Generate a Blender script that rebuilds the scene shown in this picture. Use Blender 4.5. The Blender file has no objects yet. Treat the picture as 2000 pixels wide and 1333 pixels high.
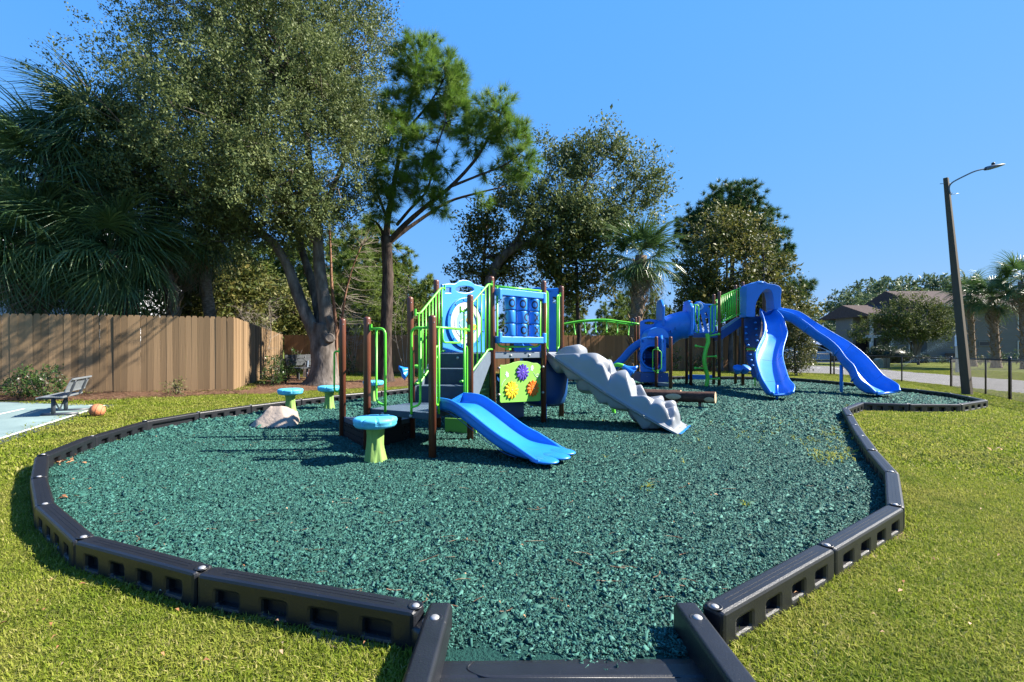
import bpy, math, random, numpy as np
from mathutils import Vector, Matrix, noise as mnoise
from math import sin, cos, pi, radians, sqrt, atan2
random.seed(7); RNG = np.random.default_rng(7)
scene = bpy.context.scene
COL = scene.collection

# ------------------------------------------------------------- camera, light
F = 926.0; HZ = 680.0; HC = 1.45          # focal length / horizon row of a 2000 px wide frame, eye height
cam_d = bpy.data.cameras.new('camera'); cam = bpy.data.objects.new('camera', cam_d); COL.objects.link(cam)
cam.location = (0, 0, HC); cam.rotation_euler = (radians(90), 0, 0)
cam_d.sensor_width = 36; cam_d.lens = 36 * F / 2000; cam_d.shift_y = 13.5 / 2000
cam_d.clip_start = .05; cam_d.clip_end = 3000
scene.camera = cam
SUN_EL = radians(39.5); SUN_AZ = radians(5)     # azimuth from +X towards +Y
sd = Vector((cos(SUN_EL) * cos(SUN_AZ), cos(SUN_EL) * sin(SUN_AZ), sin(SUN_EL)))
world = bpy.data.worlds.new('World'); scene.world = world; world.use_nodes = True
wn = world.node_tree; wn.nodes.clear()
sky = wn.nodes.new('ShaderNodeTexSky'); sky.sky_type = 'NISHITA'; sky.sun_disc = False
sky.sun_elevation = SUN_EL; sky.sun_rotation = pi / 2 - SUN_AZ
sky.air_density = 1.0; sky.dust_density = 0; sky.ozone_density = 3.0; sky.altitude = 0
bg = wn.nodes.new('ShaderNodeBackground'); bg.inputs[1].default_value = .15
wo = wn.nodes.new('ShaderNodeOutputWorld')
# colour grade of the whole sky, one power curve per channel (a clear, even, deep blue)
sc_ = wn.nodes.new('ShaderNodeSeparateColor'); cc_ = wn.nodes.new('ShaderNodeCombineColor'); wn.links.new(sky.outputs[0], sc_.inputs[0])
for i, (ex_, k_) in enumerate(((.592, .0395), (.217, .1204), (-.142, .415))):
    pw = wn.nodes.new('ShaderNodeMath'); pw.operation = 'POWER'; pw.inputs[1].default_value = ex_; wn.links.new(sc_.outputs[i], pw.inputs[0])
    ml = wn.nodes.new('ShaderNodeMath'); ml.operation = 'MULTIPLY'; ml.inputs[1].default_value = k_ * .89 / .15; wn.links.new(pw.outputs[0], ml.inputs[0]); wn.links.new(ml.outputs[0], cc_.inputs[i])
wn.links.new(cc_.outputs[0], bg.inputs[0]); wn.links.new(bg.outputs[0], wo.inputs[0])
sun_d = bpy.data.lights.new('sun', 'SUN'); sun_d.energy = 4.6; sun_d.angle = radians(.53); sun_d.color = (1, .93, .82)
sun = bpy.data.objects.new('sun', sun_d); COL.objects.link(sun)
sun.rotation_euler = sd.to_track_quat('Z', 'Y').to_euler(); sun.location = (20, -2, 20)
scene.view_settings.view_transform = 'Standard'; scene.view_settings.look = 'None'
scene.view_settings.exposure = 1.88; scene.view_settings.gamma = 1; scene.view_settings.use_curve_mapping = False
scene.cycles.use_denoising = True
scene.cycles.max_bounces = 8; scene.cycles.transparent_max_bounces = 8
scene.cycles.diffuse_bounces = 4

# ------------------------------------------------------------- terrain
def softp(x, k=1.5): return math.log1p(math.exp(k * x)) / k if k * x < 40 else x
def terr(x, y):
    yy = min(max(y, 0), 30)
    return -.006 * max(min(x, 10), -8) + .010 * yy + .03 * min(softp(-x - 6.5), 8) - .04 * min(softp(x - 9.5), 9)
def G(px, py, dz=0.0):
    """ground point seen at photograph pixel px,py (dz above the ground)"""
    Y = 5.0
    for i in range(60):
        X = (px - 1000) / F * Y
        Y = .5 * Y + .5 * F * (HC - terr(X, Y) - dz) / (py - HZ)
    X = (px - 1000) / F * Y
    return Vector((X, Y, terr(X, Y) + dz))
def W(px, py, Y): return Vector(((px - 1000) / F * Y, Y, HC - (py - HZ) / F * Y))
def g3(x, y, dz=0): return Vector((x, y, terr(x, y) + dz))

# ------------------------------------------------------------- materials
def mat(name, col, rough=.5, spec=.5, var=.0, vscale=4, col2=None, bump=0, bscale=60, objrand=0, attr=None, cols=None,
        metal=0, coat=0, transl=0, stretch=None, detail=4, edge=None, speck=None, wnoise=None):
    m = bpy.data.materials.new(name); m.use_nodes = True
    n = m.node_tree.nodes; l = m.node_tree.links; p = n['Principled BSDF']
    p.inputs['Roughness'].default_value = rough; p.inputs['Specular IOR Level'].default_value = spec
    p.inputs['Metallic'].default_value = metal; p.inputs['Coat Weight'].default_value = coat
    p.inputs['Coat Roughness'].default_value = .15
    def rgb(c):
        x = n.new('ShaderNodeRGB'); x.outputs[0].default_value = (*c, 1); return x.outputs[0]
    def mix(f, a, b, mode='MIX'):
        x = n.new('ShaderNodeMix'); x.data_type = 'RGBA'; x.blend_type = mode
        for i, v in ((0, f), (6, a), (7, b)):
            if hasattr(v, 'links'): l.new(v, x.inputs[i])
            else: x.inputs[i].default_value = v if i == 0 else (*v, 1)
        return x.outputs[2]
    tc = n.new('ShaderNodeTexCoord'); vec = tc.outputs['Object']
    if stretch:
        mp = n.new('ShaderNodeMapping'); mp.inputs['Scale'].default_value = stretch; l.new(vec, mp.inputs[0]); vec = mp.outputs[0]
    c = rgb(col)
    if attr:
        a = n.new('ShaderNodeAttribute'); a.attribute_name = attr
        r = n.new('ShaderNodeValToRGB'); r.color_ramp.elements[0].color = (*cols[0], 1); r.color_ramp.elements[1].color = (*cols[-1], 1)
        for i in range(1, len(cols) - 1):
            e = r.color_ramp.elements.new(i / (len(cols) - 1)); e.color = (*cols[i], 1)
        l.new(a.outputs['Fac'], r.inputs[0]); c = r.outputs[0]
    if var or col2:
        t = n.new('ShaderNodeTexNoise'); t.inputs['Scale'].default_value = vscale; t.inputs['Detail'].default_value = detail
        t.inputs['Roughness'].default_value = .62
        l.new(vec, t.inputs['Vector'])
        mr = n.new('ShaderNodeMapRange'); mr.inputs[1].default_value = .32; mr.inputs[2].default_value = .68
        l.new(t.outputs[0], mr.inputs[0])
        if col2: c = mix(mr.outputs[0], c, rgb(col2))
        if var:
            mv = n.new('ShaderNodeMapRange'); mv.inputs[3].default_value = 1 - var; mv.inputs[4].default_value = 1 + var
            l.new(mr.outputs[0], mv.inputs[0])
            cb = n.new('ShaderNodeCombineColor')
            for i in range(3): l.new(mv.outputs[0], cb.inputs[i])
            c = mix(1.0, c, cb.outputs[0], 'MULTIPLY')
    if objrand:
        oi = n.new('ShaderNodeObjectInfo'); mv = n.new('ShaderNodeMapRange')
        mv.inputs[3].default_value = 1 - objrand; mv.inputs[4].default_value = 1 + objrand
        l.new(oi.outputs['Random'], mv.inputs[0]); cb = n.new('ShaderNodeCombineColor')
        for i in range(3): l.new(mv.outputs[0], cb.inputs[i])
        c = mix(1.0, c, cb.outputs[0], 'MULTIPLY')
    if speck:
        t = n.new('ShaderNodeTexNoise'); t.inputs['Scale'].default_value = speck[0]; t.inputs['Detail'].default_value = 6
        l.new(tc.outputs['Object'], t.inputs['Vector'])
        mr = n.new('ShaderNodeMapRange'); mr.inputs[1].default_value = speck[1]; mr.inputs[2].default_value = speck[1] + .06
        l.new(t.outputs[0], mr.inputs[0]); c = mix(mr.outputs[0], c, rgb(speck[2]))
    if wnoise:      # slow variation over the ground, in world space
        for sc_, am, cc in wnoise:
            ge = n.new('ShaderNodeNewGeometry'); t = n.new('ShaderNodeTexNoise'); t.inputs['Scale'].default_value = sc_; t.inputs['Detail'].default_value = 5
            l.new(ge.outputs['Position'], t.inputs['Vector']); mr = n.new('ShaderNodeMapRange'); mr.inputs[1].default_value = .46; mr.inputs[2].default_value = .70; mr.inputs[4].default_value = am
            l.new(t.outputs[0], mr.inputs[0]); c = mix(mr.outputs[0], c, rgb(cc))
    l.new(c, p.inputs['Base Color'])
    if bump:
        t = n.new('ShaderNodeTexNoise'); t.inputs['Scale'].default_value = bscale; t.inputs['Detail'].default_value = 5
        l.new(vec, t.inputs['Vector'])
        b = n.new('ShaderNodeBump'); b.inputs['Strength'].default_value = bump; b.inputs['Distance'].default_value = .02
        l.new(t.outputs[0], b.inputs['Height']); l.new(b.outputs[0], p.inputs['Normal'])
    if transl:
        tr = n.new('ShaderNodeBsdfTranslucent'); l.new(c, tr.inputs[0])
        mx = n.new('ShaderNodeMixShader'); mx.inputs[0].default_value = transl
        l.new(p.outputs[0], mx.inputs[1]); l.new(tr.outputs[0], mx.inputs[2])
        l.new(mx.outputs[0], n['Material Output'].inputs[0])
    return m

M = {}
M['blue'] = mat('blue_plastic', (.013, .18, .60), .38, .5, var=.10, vscale=2.0, bump=.05, bscale=140, speck=(26, .70, (.05, .24, .62)))
M['sunblue'] = mat('sunlit_blue_plastic', (.035, .24, .70), .4, .5, var=.05, vscale=2.5, bump=.05, bscale=140)  # same blue plastic as it looks in sun, sunlight put into the colour
M['brown'] = mat('brown_powder_coat', (.115, .036, .018), .38, .5, var=.08, vscale=6, bump=.03, bscale=200)
M['green'] = mat('green_powder_coat', (.12, .56, .04), .36, .5, var=.05, vscale=5)
M['spin'] = mat('spinner_plastic', (.02, .19, .58), .36, .5, var=.05, vscale=3)
M['lime'] = mat('lime_plastic', (.20, .50, .07), .45, .5, var=.05, vscale=5, bump=.03, bscale=150)
M['navy'] = mat('navy_deck_coating', (.019, .040, .064), .55, .4, var=.12, vscale=9, bump=.25, bscale=90)
M['navyp'] = mat('navy_plastic', (.008, .055, .20), .4, .5, var=.06, vscale=3)
M['slate'] = mat('slate_deck_edge', (.10, .13, .17), .5, .45, var=.08, vscale=8)
M['grey'] = mat('grey_plastic', (.20, .215, .238), .42, .5, var=.05, vscale=2, bump=.06, bscale=130)
M['black'] = mat('black_plastic', (.0078, .0088, .0118), .42, .6, var=.25, vscale=5, bump=.10, bscale=120, speck=(55, .70, (.05, .05, .05)))
M['blackp'] = mat('black_powder_coat', (.010, .010, .011), .45, .5)
M['wire'] = mat('black_coated_wire', (.008, .008, .009), .6, .3)
M['dark'] = mat('near_black_rubber', (.006, .006, .007), .7, .3)  # near-black tone for riser screens, wheel arches and door seams
M['steel'] = mat('zinc_bolt', (.34, .34, .34), .55, .5, metal=.55, var=.1, vscale=30)
M['ink'] = mat('black_print', (.012, .014, .02), .5, .4)
M['white'] = mat('white_plastic', (.52, .53, .54), .4, .5, var=.04, vscale=4)
M['yellow'] = mat('yellow_plastic', (.80, .52, .02), .42, .5, var=.05, vscale=9)
M['orange'] = mat('orange_plastic', (.75, .17, .015), .42, .5, var=.05, vscale=9)
M['purple'] = mat('purple_plastic', (.085, .05, .36), .42, .5, var=.06, vscale=9)
M['cap'] = mat('painted_flower_cap', (.085, .42, .60), .5, .4, var=.12, vscale=7, bump=.15, bscale=30, speck=(14, .66, (.22, .55, .62)))
M['stem'] = mat('painted_stem', (.20, .33, .085), .6, .3, var=.18, vscale=9, bump=.3, bscale=26, stretch=(1, 1, .15))
M['rock'] = mat('boulder_stone', (.36, .295, .24), .85, .2, col2=(.24, .195, .165), vscale=5, bump=.6, bscale=18, var=.12, detail=8)
M['bark'] = mat('oak_bark', (.065, .054, .046), .9, .15, col2=(.15, .13, .115), vscale=5, bump=.9, bscale=14, stretch=(1, 1, .35), var=.2)
M['pbark'] = mat('pine_bark', (.026, .020, .018), .9, .1, col2=(.075, .055, .045), vscale=9, bump=1, bscale=18, stretch=(1, 1, .25), var=.25)
M['palmbark'] = mat('palm_bark', (.12, .085, .06), .9, .15, col2=(.22, .17, .125), vscale=8, bump=1, bscale=16, stretch=(1, 1, 2.2), var=.25)
M['boot'] = mat('palm_boot', (.16, .105, .062), .85, .2, var=.3, vscale=12, objrand=.3)
M['log'] = mat('log_bark', (.045, .022, .015), .85, .25, col2=(.09, .045, .03), vscale=8, bump=.9, bscale=22, stretch=(.25, 1, 1), var=.2)
M['logend'] = mat('log_cut_end', (.46, .33, .21), .75, .2, var=.2, vscale=14)
M['fence'] = mat('cedar_board', (.232, .155, .085), .8, .2, col2=(.150, .098, .054), vscale=7, bump=.3, bscale=26, stretch=(1, 1, .10), objrand=.30, var=.16, speck=(6.0, .655, (.105, .058, .032)))
M['fence2'] = mat('cedar_board_far', (.28, .155, .075), .8, .2, col2=(.20, .105, .05), vscale=7, bump=.2, bscale=26, stretch=(1, 1, .10), objrand=.16, var=.12, speck=(6.5, .71, (.14, .07, .03)))
M['pole'] = mat('weathered_pole', (.10, .082, .058), .85, .2, col2=(.065, .053, .04), vscale=9, bump=.5, bscale=24, stretch=(1, 1, .08), var=.15)
M['asphalt'] = mat('asphalt', (.17, .165, .16), .9, .2, var=.14, vscale=1.3, bump=.3, bscale=220, detail=8)
M['court'] = mat('court_coating', (.15, .215, .215), .7, .3, var=.10, vscale=1.2, bump=.1, bscale=200, col2=(.19, .26, .255))
M['courtedge'] = mat('court_border_coating', (.05, .06, .07), .75, .3, var=.1, vscale=3)
M['line'] = mat('white_paint_line', (.72, .72, .68), .7, .3, var=.06, vscale=6)
M['ball'] = mat('basketball_rubber', (.48, .17, .075), .6, .35, var=.12, vscale=12, bump=.35, bscale=420)
M['siding'] = mat('beige_siding', (.155, .14, .115), .7, .25, var=.05, vscale=1.5)
M['trim'] = mat('house_trim', (.46, .43, .37), .6, .3)
M['shingle'] = mat('brown_shingle', (.075, .056, .052), .9, .1, var=.25, vscale=6, bump=.3, bscale=30)
M['glass'] = mat('dark_window_glass', (.012, .016, .02), .22, .4)
M['doorp'] = mat('dark_door_paint', (.018, .010, .010), .5, .4)
M['vanp'] = mat('silver_car_paint', (.55, .57, .60), .25, .5, coat=.6)
M['tyre'] = mat('tyre_rubber', (.012, .012, .013), .8, .3)
M['grywall'] = mat('pale_wall_paint', (.50, .52, .57), .7, .25, var=.04, vscale=1)
M['metroof'] = mat('pale_metal_roof', (.66, .68, .71), .35, .5, var=.05, vscale=2)
M['straw'] = mat('pine_straw', (.10, .050, .030), .95, .1, col2=(.18, .105, .065), vscale=14, bump=1, bscale=60, var=.25, detail=8)
M['strawbit'] = mat('pine_straw_needle', (.2, .1, .05), .9, .1, attr='tint', cols=[(.06, .03, .018), (.14, .077, .045), (.26, .17, .11)])
M['fieldgrass'] = mat('lawn_soil', (.120, .135, .024), .95, .1, col2=(.085, .11, .016), vscale=1.1, bump=1, bscale=90, var=.2, detail=9, speck=(3.1, .66, (.22, .19, .07)))
M['mulchbase'] = mat('rubber_mulch_bed', (.012, .06, .05), .9, .15, col2=(.006, .03, .026), vscale=45, bump=1, bscale=70, var=.2, detail=6)
M['chip'] = mat('rubber_chip', (.02, .15, .11), .74, .25, attr='tint', cols=[(.004, .018, .015), (.012, .055, .044), (.022, .095, .076), (.036, .138, .112), (.09, .22, .19)], wnoise=[(.7, .35, (.03, .10, .085)), (2.2, .3, (.004, .035, .03))])
M['blade'] = mat('grass_blade', (.1, .15, .02), .7, .10, attr='tint', cols=[(.13, .19, .014), (.20, .25, .024), (.30, .32, .055), (.46, .40, .18)], transl=.46, wnoise=[(.9, .55, (.30, .27, .075)), (2.7, .5, (.085, .15, .012))])
M['weed'] = mat('weed_sprout', (.25, .3, .03), .6, .3, attr='tint', cols=[(.13, .2, .02), (.42, .40, .07)], transl=.3)
M['deadleaf'] = mat('dead_leaf', (.3, .14, .06), .7, .3, attr='tint', cols=[(.16, .065, .03), (.42, .20, .085), (.5, .34, .22)], transl=.1)
def leafmat(name, cols, rough=.52, tr=.28, spec=.32): return mat(name, cols[0], rough, spec, attr='tint', cols=cols, transl=tr)
M['oakleaf'] = leafmat('oak_leaf', [(.036, .056, .015), (.084, .114, .035), (.14, .175, .06), (.22, .245, .10)], .58, .32, .28)
M['maglea'] = leafmat('magnolia_leaf', [(.028, .045, .011), (.06, .083, .018), (.13, .13, .03), (.20, .16, .045)], .55, .28, .25)
M['pineneedle'] = leafmat('pine_needle', [(.042, .098, .011), (.09, .178, .020), (.14, .235, .035), (.19, .26, .06)], .55, .45, .3)
M['farpine'] = leafmat('far_pine_needle', [(.055, .10, .014), (.095, .15, .022), (.14, .19, .035), (.18, .20, .05)], .55, .3)
M['darkpine'] = leafmat('dark_pine_needle', [(.022, .060, .014), (.052, .105, .024), (.095, .15, .04)], .5, .22)
M['myrtle'] = leafmat('myrtle_leaf', [(.035, .055, .012), (.07, .095, .022), (.12, .13, .04)], .65, .28, .2)
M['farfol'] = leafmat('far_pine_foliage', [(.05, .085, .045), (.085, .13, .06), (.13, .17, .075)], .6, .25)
M['shrub'] = leafmat('shrub_leaf', [(.018, .040, .012), (.040, .080, .020), (.10, .17, .035)], .35)
M['hedge'] = leafmat('hedge_leaf', [(.010, .022, .008), (.02, .038, .013), (.035, .055, .02)], .4)
M['greyleaf'] = leafmat('grey_shrub_leaf', [(.05, .07, .02), (.10, .11, .035), (.20, .18, .08)], .4)
M['frond'] = leafmat('palm_frond', [(.034, .078, .030), (.070, .130, .048), (.15, .20, .075)], .36, .25)
M['frondlit'] = leafmat('sunlit_palm_frond', [(.03, .065, .02), (.06, .115, .03), (.12, .165, .05)], .35, .28)  # sunlit copy of the frond material, the light put into its colour
M['deadfrond'] = leafmat('dead_palm_frond', [(.13, .085, .055), (.24, .17, .115), (.34, .26, .19)], .7, .15)

# ------------------------------------------------------------- mesh helpers
ORG = {}
class MB:
    def __init__(s): s.v = []; s.f = []; s.m = []; s.sm = []
    def add(s, v, f, mi=0, smooth=False):
        o = len(s.v); s.v += [tuple(x) for x in v]; s.f += [tuple(i + o for i in q) for q in f]
        s.m += [mi] * len(f); s.sm += [smooth] * len(f); return s
    def box(s, c, size, R=None, mi=0, taper=None):
        c = Vector(c); h = [x / 2 for x in size]; v = []
        for z in (-1, 1):
            for x, y in ((-1, -1), (1, -1), (1, 1), (-1, 1)):
                k = taper if (taper and z > 0) else 1
                p = Vector((x * h[0] * k, y * h[1] * k, z * h[2])); v.append(c + (R @ p if R else p))
        return s.add(v, [(3, 2, 1, 0), (4, 5, 6, 7), (0, 1, 5, 4), (1, 2, 6, 5), (2, 3, 7, 6), (3, 0, 4, 7)], mi)
    def bar(s, a, b, w, h, mi=0, up=(0, 0, 1)):
        a = Vector(a); b = Vector(b); x = (b - a); L = x.length; x.normalize()
        y = Vector(up).cross(x).normalized(); z = x.cross(y); R = Matrix((x, y, z)).transposed()
        return s.box((a + b) / 2, (L, w, h), R, mi)
    def tube(s, pts, r, n=8, mi=0, cap=True, closed=False, smooth=True):
        P = [Vector(p) for p in pts]; N = len(P)
        rr = r if hasattr(r, '__len__') else [r] * N
        t0 = (P[1] - P[0]).normalized(); a = Vector((0, 0, 1)) if abs(t0.z) < .9 else Vector((1, 0, 0))
        u = (a - a.dot(t0) * t0).normalized(); v = []; f = []
        for i, p in enumerate(P):
            t = (P[min(i + 1, N - 1)] - P[max(i - 1, 0)])
            if closed: t = P[(i + 1) % N] - P[(i - 1) % N]
            t.normalize(); u = (u - u.dot(t) * t); u = u.normalized() if u.length > 1e-6 else t.orthogonal().normalized(); w = t.cross(u)
            for k in range(n):
                an = 2 * pi * k / n; v.append(p + (u * cos(an) + w * sin(an)) * rr[i])
        for i in range(N if closed else N - 1):
            j = (i + 1) % N
            for k in range(n): f.append((i * n + k, i * n + (k + 1) % n, j * n + (k + 1) % n, j * n + k))
        if cap and not closed: f.append(tuple(range(n - 1, -1, -1))); f.append(tuple((N - 1) * n + k for k in range(n)))
        return s.add(v, f, mi, smooth)
    def lathe(s, prof, n=16, loc=(0, 0, 0), R=None, mi=0, smooth=True):
        v = []; f = []; loc = Vector(loc)
        for r, z in prof:
            for k in range(n):
                p = Vector((r * cos(2 * pi * k / n), r * sin(2 * pi * k / n), z)); v.append(loc + (R @ p if R else p))
        for i in range(len(prof) - 1):
            for k in range(n): f.append((i * n + k, i * n + (k + 1) % n, (i + 1) * n + (k + 1) % n, (i + 1) * n + k))
        f.append(tuple(range(n - 1, -1, -1))); f.append(tuple((len(prof) - 1) * n + k for k in range(n)))
        return s.add(v, f, mi, smooth)
    def ball(s, c, r, n=12, mi=0, R=None):
        rx, ry, rz = r if hasattr(r, '__len__') else (r, r, r)
        v = []; f = []; c = Vector(c); m = n // 2
        for i in range(m + 1):
            th = pi * i / m
            for k in range(n):
                p = Vector((rx * sin(th) * cos(2 * pi * k / n), ry * sin(th) * sin(2 * pi * k / n), rz * cos(th))); v.append(c + (R @ p if R else p))
        for i in range(m):
            for k in range(n): f.append((i * n + k, (i + 1) * n + k, (i + 1) * n + (k + 1) % n, i * n + (k + 1) % n))
        return s.add(v, f, mi, True)
    def grid(s, P, mi=0, smooth=True, flip=False):
        a = len(P); b = len(P[0]); v = [q for row in P for q in row]; f = []
        for i in range(a - 1):
            for j in range(b - 1):
                q = (i * b + j, (i + 1) * b + j, (i + 1) * b + j + 1, i * b + j + 1); f.append(q[::-1] if flip else q)
        return s.add(v, f, mi, smooth)
    def prism(s, poly, z0, z1, Mx=None, mi=0):
        n = len(poly); v = [Vector((x, y, z0)) for x, y in poly] + [Vector((x, y, z1)) for x, y in poly]
        if Mx: v = [Mx @ p for p in v]
        return s.add(v, [tuple(range(n - 1, -1, -1)), tuple(range(n, 2 * n))] + [(i, (i + 1) % n, n + (i + 1) % n, n + i) for i in range(n)], mi)
    def plate(s, outline, holes=(), th=.03, bev=.004, Mx=None, mi=0, text=None):
        cu = bpy.data.curves.new('t', 'CURVE'); cu.dimensions = '2D'; cu.fill_mode = 'BOTH'
        cu.extrude = max(th / 2 - bev, 1e-4); cu.bevel_depth = bev; cu.bevel_resolution = 1; cu.offset = -bev
        for poly in [outline] + list(holes):
            q = cu.splines.new('POLY'); q.points.add(len(poly) - 1); q.use_cyclic_u = True
            for i, (x, y) in enumerate(poly): q.points[i].co = (x, y, 0, 1)
        ob = bpy.data.objects.new('t', cu); me = bpy.data.meshes.new_from_object(ob)
        v = [p.co.copy() for p in me.vertices]; f = [tuple(p.vertices) for p in me.polygons]
        if Mx: v = [Mx @ p for p in v]
        bpy.data.objects.remove(ob); bpy.data.meshes.remove(me); bpy.data.curves.remove(cu)
        return s.add(v, f, mi, False)
    def text(s, body, size, Mx, mi=0, th=.002):
        cu = bpy.data.curves.new('t', 'FONT'); cu.body = body; cu.size = size; cu.extrude = th; cu.align_x = 'CENTER'; cu.align_y = 'CENTER'
        ob = bpy.data.objects.new('t', cu); me = bpy.data.meshes.new_from_object(ob)
        v = [Mx @ p.co for p in me.vertices]; f = [tuple(p.vertices) for p in me.polygons]
        bpy.data.objects.remove(ob); bpy.data.meshes.remove(me); bpy.data.curves.remove(cu)
        return s.add(v, f, mi, False)
    def build(s, name, mats, parent=None, label=None, bevel=0, sub=0, autos=0, kind=None):
        org = ORG.get(parent.name, Vector((0, 0, 0))) if parent else Vector((0, 0, 0))
        me = bpy.data.meshes.new(name)
        me.from_pydata([(a - org.x, b - org.y, c - org.z) for a, b, c in s.v], [], s.f)
        for m in (mats if isinstance(mats, (list, tuple)) else [mats]): me.materials.append(m)
        me.polygons.foreach_set('material_index', s.m); me.polygons.foreach_set('use_smooth', s.sm); me.update()
        o = bpy.data.objects.new(name, me); COL.objects.link(o)
        if parent: o.parent = parent; ORG[o.name] = org
        if bevel:
            b = o.modifiers.new('bevel', 'BEVEL'); b.width = bevel; b.segments = 2; b.limit_method = 'ANGLE'; b.angle_limit = radians(40)
            me.polygons.foreach_set('use_smooth', [True] * len(me.polygons)); o.modifiers.new('wn', 'WEIGHTED_NORMAL').keep_sharp = True
        if sub: q = o.modifiers.new('subdivide', 'SUBSURF'); q.levels = sub; q.render_levels = sub
        if label: o['label'] = label
        if kind: o['kind'] = kind
        return o
def tag(o, label, cat, group=None):
    o['label'] = label; o['category'] = cat
    if group: o['group'] = group
    return o
def thing(name, label, cat, loc, group=None):
    o = bpy.data.objects.new(name, None); COL.objects.link(o); o.location = loc; o.empty_display_size = .2
    ORG[o.name] = Vector(loc); return tag(o, label, cat, group)
def shared(name, me, parent, loc, rot=None, scale=None, label=None):
    o = bpy.data.objects.new(name, me); COL.objects.link(o); o.parent = parent
    o.location = Vector(loc) - ORG.get(parent.name, Vector((0, 0, 0)))
    if rot is not None: o.rotation_euler = rot
    if scale is not None: o.scale = scale
    if label: o['label'] = label
    return o
def copy_tree(src, loc, rz=0, sc=1, label=None):
    r = src.copy(); COL.objects.link(r); r.location = loc; r.rotation_euler = (0, 0, rz); r.scale = (sc, sc, sc)
    if label: r['label'] = label
    for ch in src.children:
        c = ch.copy(); COL.objects.link(c); c.parent = r
        for gch in ch.children:
            d = gch.copy(); COL.objects.link(d); d.parent = c
    ORG[r.name] = Vector(loc); return r
def fillet(pts, r, k=5):
    P = [Vector(p) for p in pts]; out = [P[0]]
    for i in range(1, len(P) - 1):
        a = P[i - 1] - P[i]; b = P[i + 1] - P[i]; d = min(r, a.length * .48, b.length * .48)
        s0 = P[i] + a.normalized() * d; s1 = P[i] + b.normalized() * d
        for j in range(k + 1):
            t = j / k; out.append(s0 * (1 - t) ** 2 + P[i] * 2 * t * (1 - t) + s1 * t * t)
    out.append(P[-1]); return out
def rpoly(pts, r, k=4):
    n = len(pts); out = []; P = [Vector((x, y)) for x, y in pts]
    for i in range(n):
        a = P[i - 1] - P[i]; b = P[(i + 1) % n] - P[i]; d = min(r, a.length * .48, b.length * .48)
        s0 = P[i] + a.normalized() * d; s1 = P[i] + b.normalized() * d
        for j in range(k + 1):
            t = j / k; q = s0 * (1 - t) ** 2 + P[i] * 2 * t * (1 - t) + s1 * t * t; out.append((q.x, q.y))
    return out
def circ(cx, cy, rx, ry=None, n=28):
    ry = ry or rx; return [(cx + rx * cos(2 * pi * i / n), cy + ry * sin(2 * pi * i / n)) for i in range(n)]
def spline(pts, n):
    """Catmull-Rom through pts (vectors of any size), n samples"""
    P = [np.array(p, float) for p in pts]; P = [2 * P[0] - P[1]] + P + [2 * P[-1] - P[-2]]; out = []; m = len(P) - 3
    for i in range(n):
        u = min(i / (n - 1) * m, m - 1e-9); k = int(u); t = u - k; a, b, c, d = P[k:k + 4]
        out.append(.5 * (2 * b + (c - a) * t + (2 * a - 5 * b + 4 * c - d) * t * t + (3 * b - a - 3 * c + d) * t ** 3))
    return out
def V3(L): return [Vector(p) for p in L]
def np_mesh(name, v, quads, mats, tint=None, parent=None, smooth=False, kind=None, tri=False):
    """fast mesh from arrays, with a per-vertex colour value"""
    v = np.asarray(v, np.float32).reshape(-1, 3); q = np.asarray(quads, np.int32); k = q.shape[1]
    org = ORG.get(parent.name, Vector((0, 0, 0))) if parent else Vector((0, 0, 0))
    v = v - np.array(org, np.float32)
    me = bpy.data.meshes.new(name); me.vertices.add(len(v)); me.vertices.foreach_set('co', v.ravel())
    me.loops.add(q.size); me.loops.foreach_set('vertex_index', q.ravel())
    me.polygons.add(len(q)); me.polygons.foreach_set('loop_start', np.arange(0, q.size, k, dtype=np.int32))
    try: me.polygons.foreach_set('loop_total', np.full(len(q), k, np.int32))
    except Exception: pass
    if smooth: me.polygons.foreach_set('use_smooth', np.ones(len(q), bool))
    me.update(calc_edges=True); me.validate()
    me.materials.append(mats)
    if tint is not None:
        a = me.attributes.new('tint', 'FLOAT', 'POINT'); a.data.foreach_set('value', np.asarray(tint, np.float32))
    o = bpy.data.objects.new(name, me)
    if parent is not False: COL.objects.link(o)
    if parent: o.parent = parent; ORG[o.name] = org
    if kind: o['kind'] = kind
    return o
def nrm(a): return a / np.maximum(np.linalg.norm(a, axis=-1, keepdims=True), 1e-9)
def frameM(A, B, z0=0):
    """matrix: x along A->B, y up, z horizontal normal (to the right of A->B seen from above is -z)"""
    A = Vector((A[0], A[1], z0)); x = Vector((B[0] - A[0], B[1] - A[1], 0)).normalized(); y = Vector((0, 0, 1)); z = x.cross(y)
    Mx = Matrix((x, y, z)).transposed().to_4x4(); Mx.translation = A; return Mx
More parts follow.
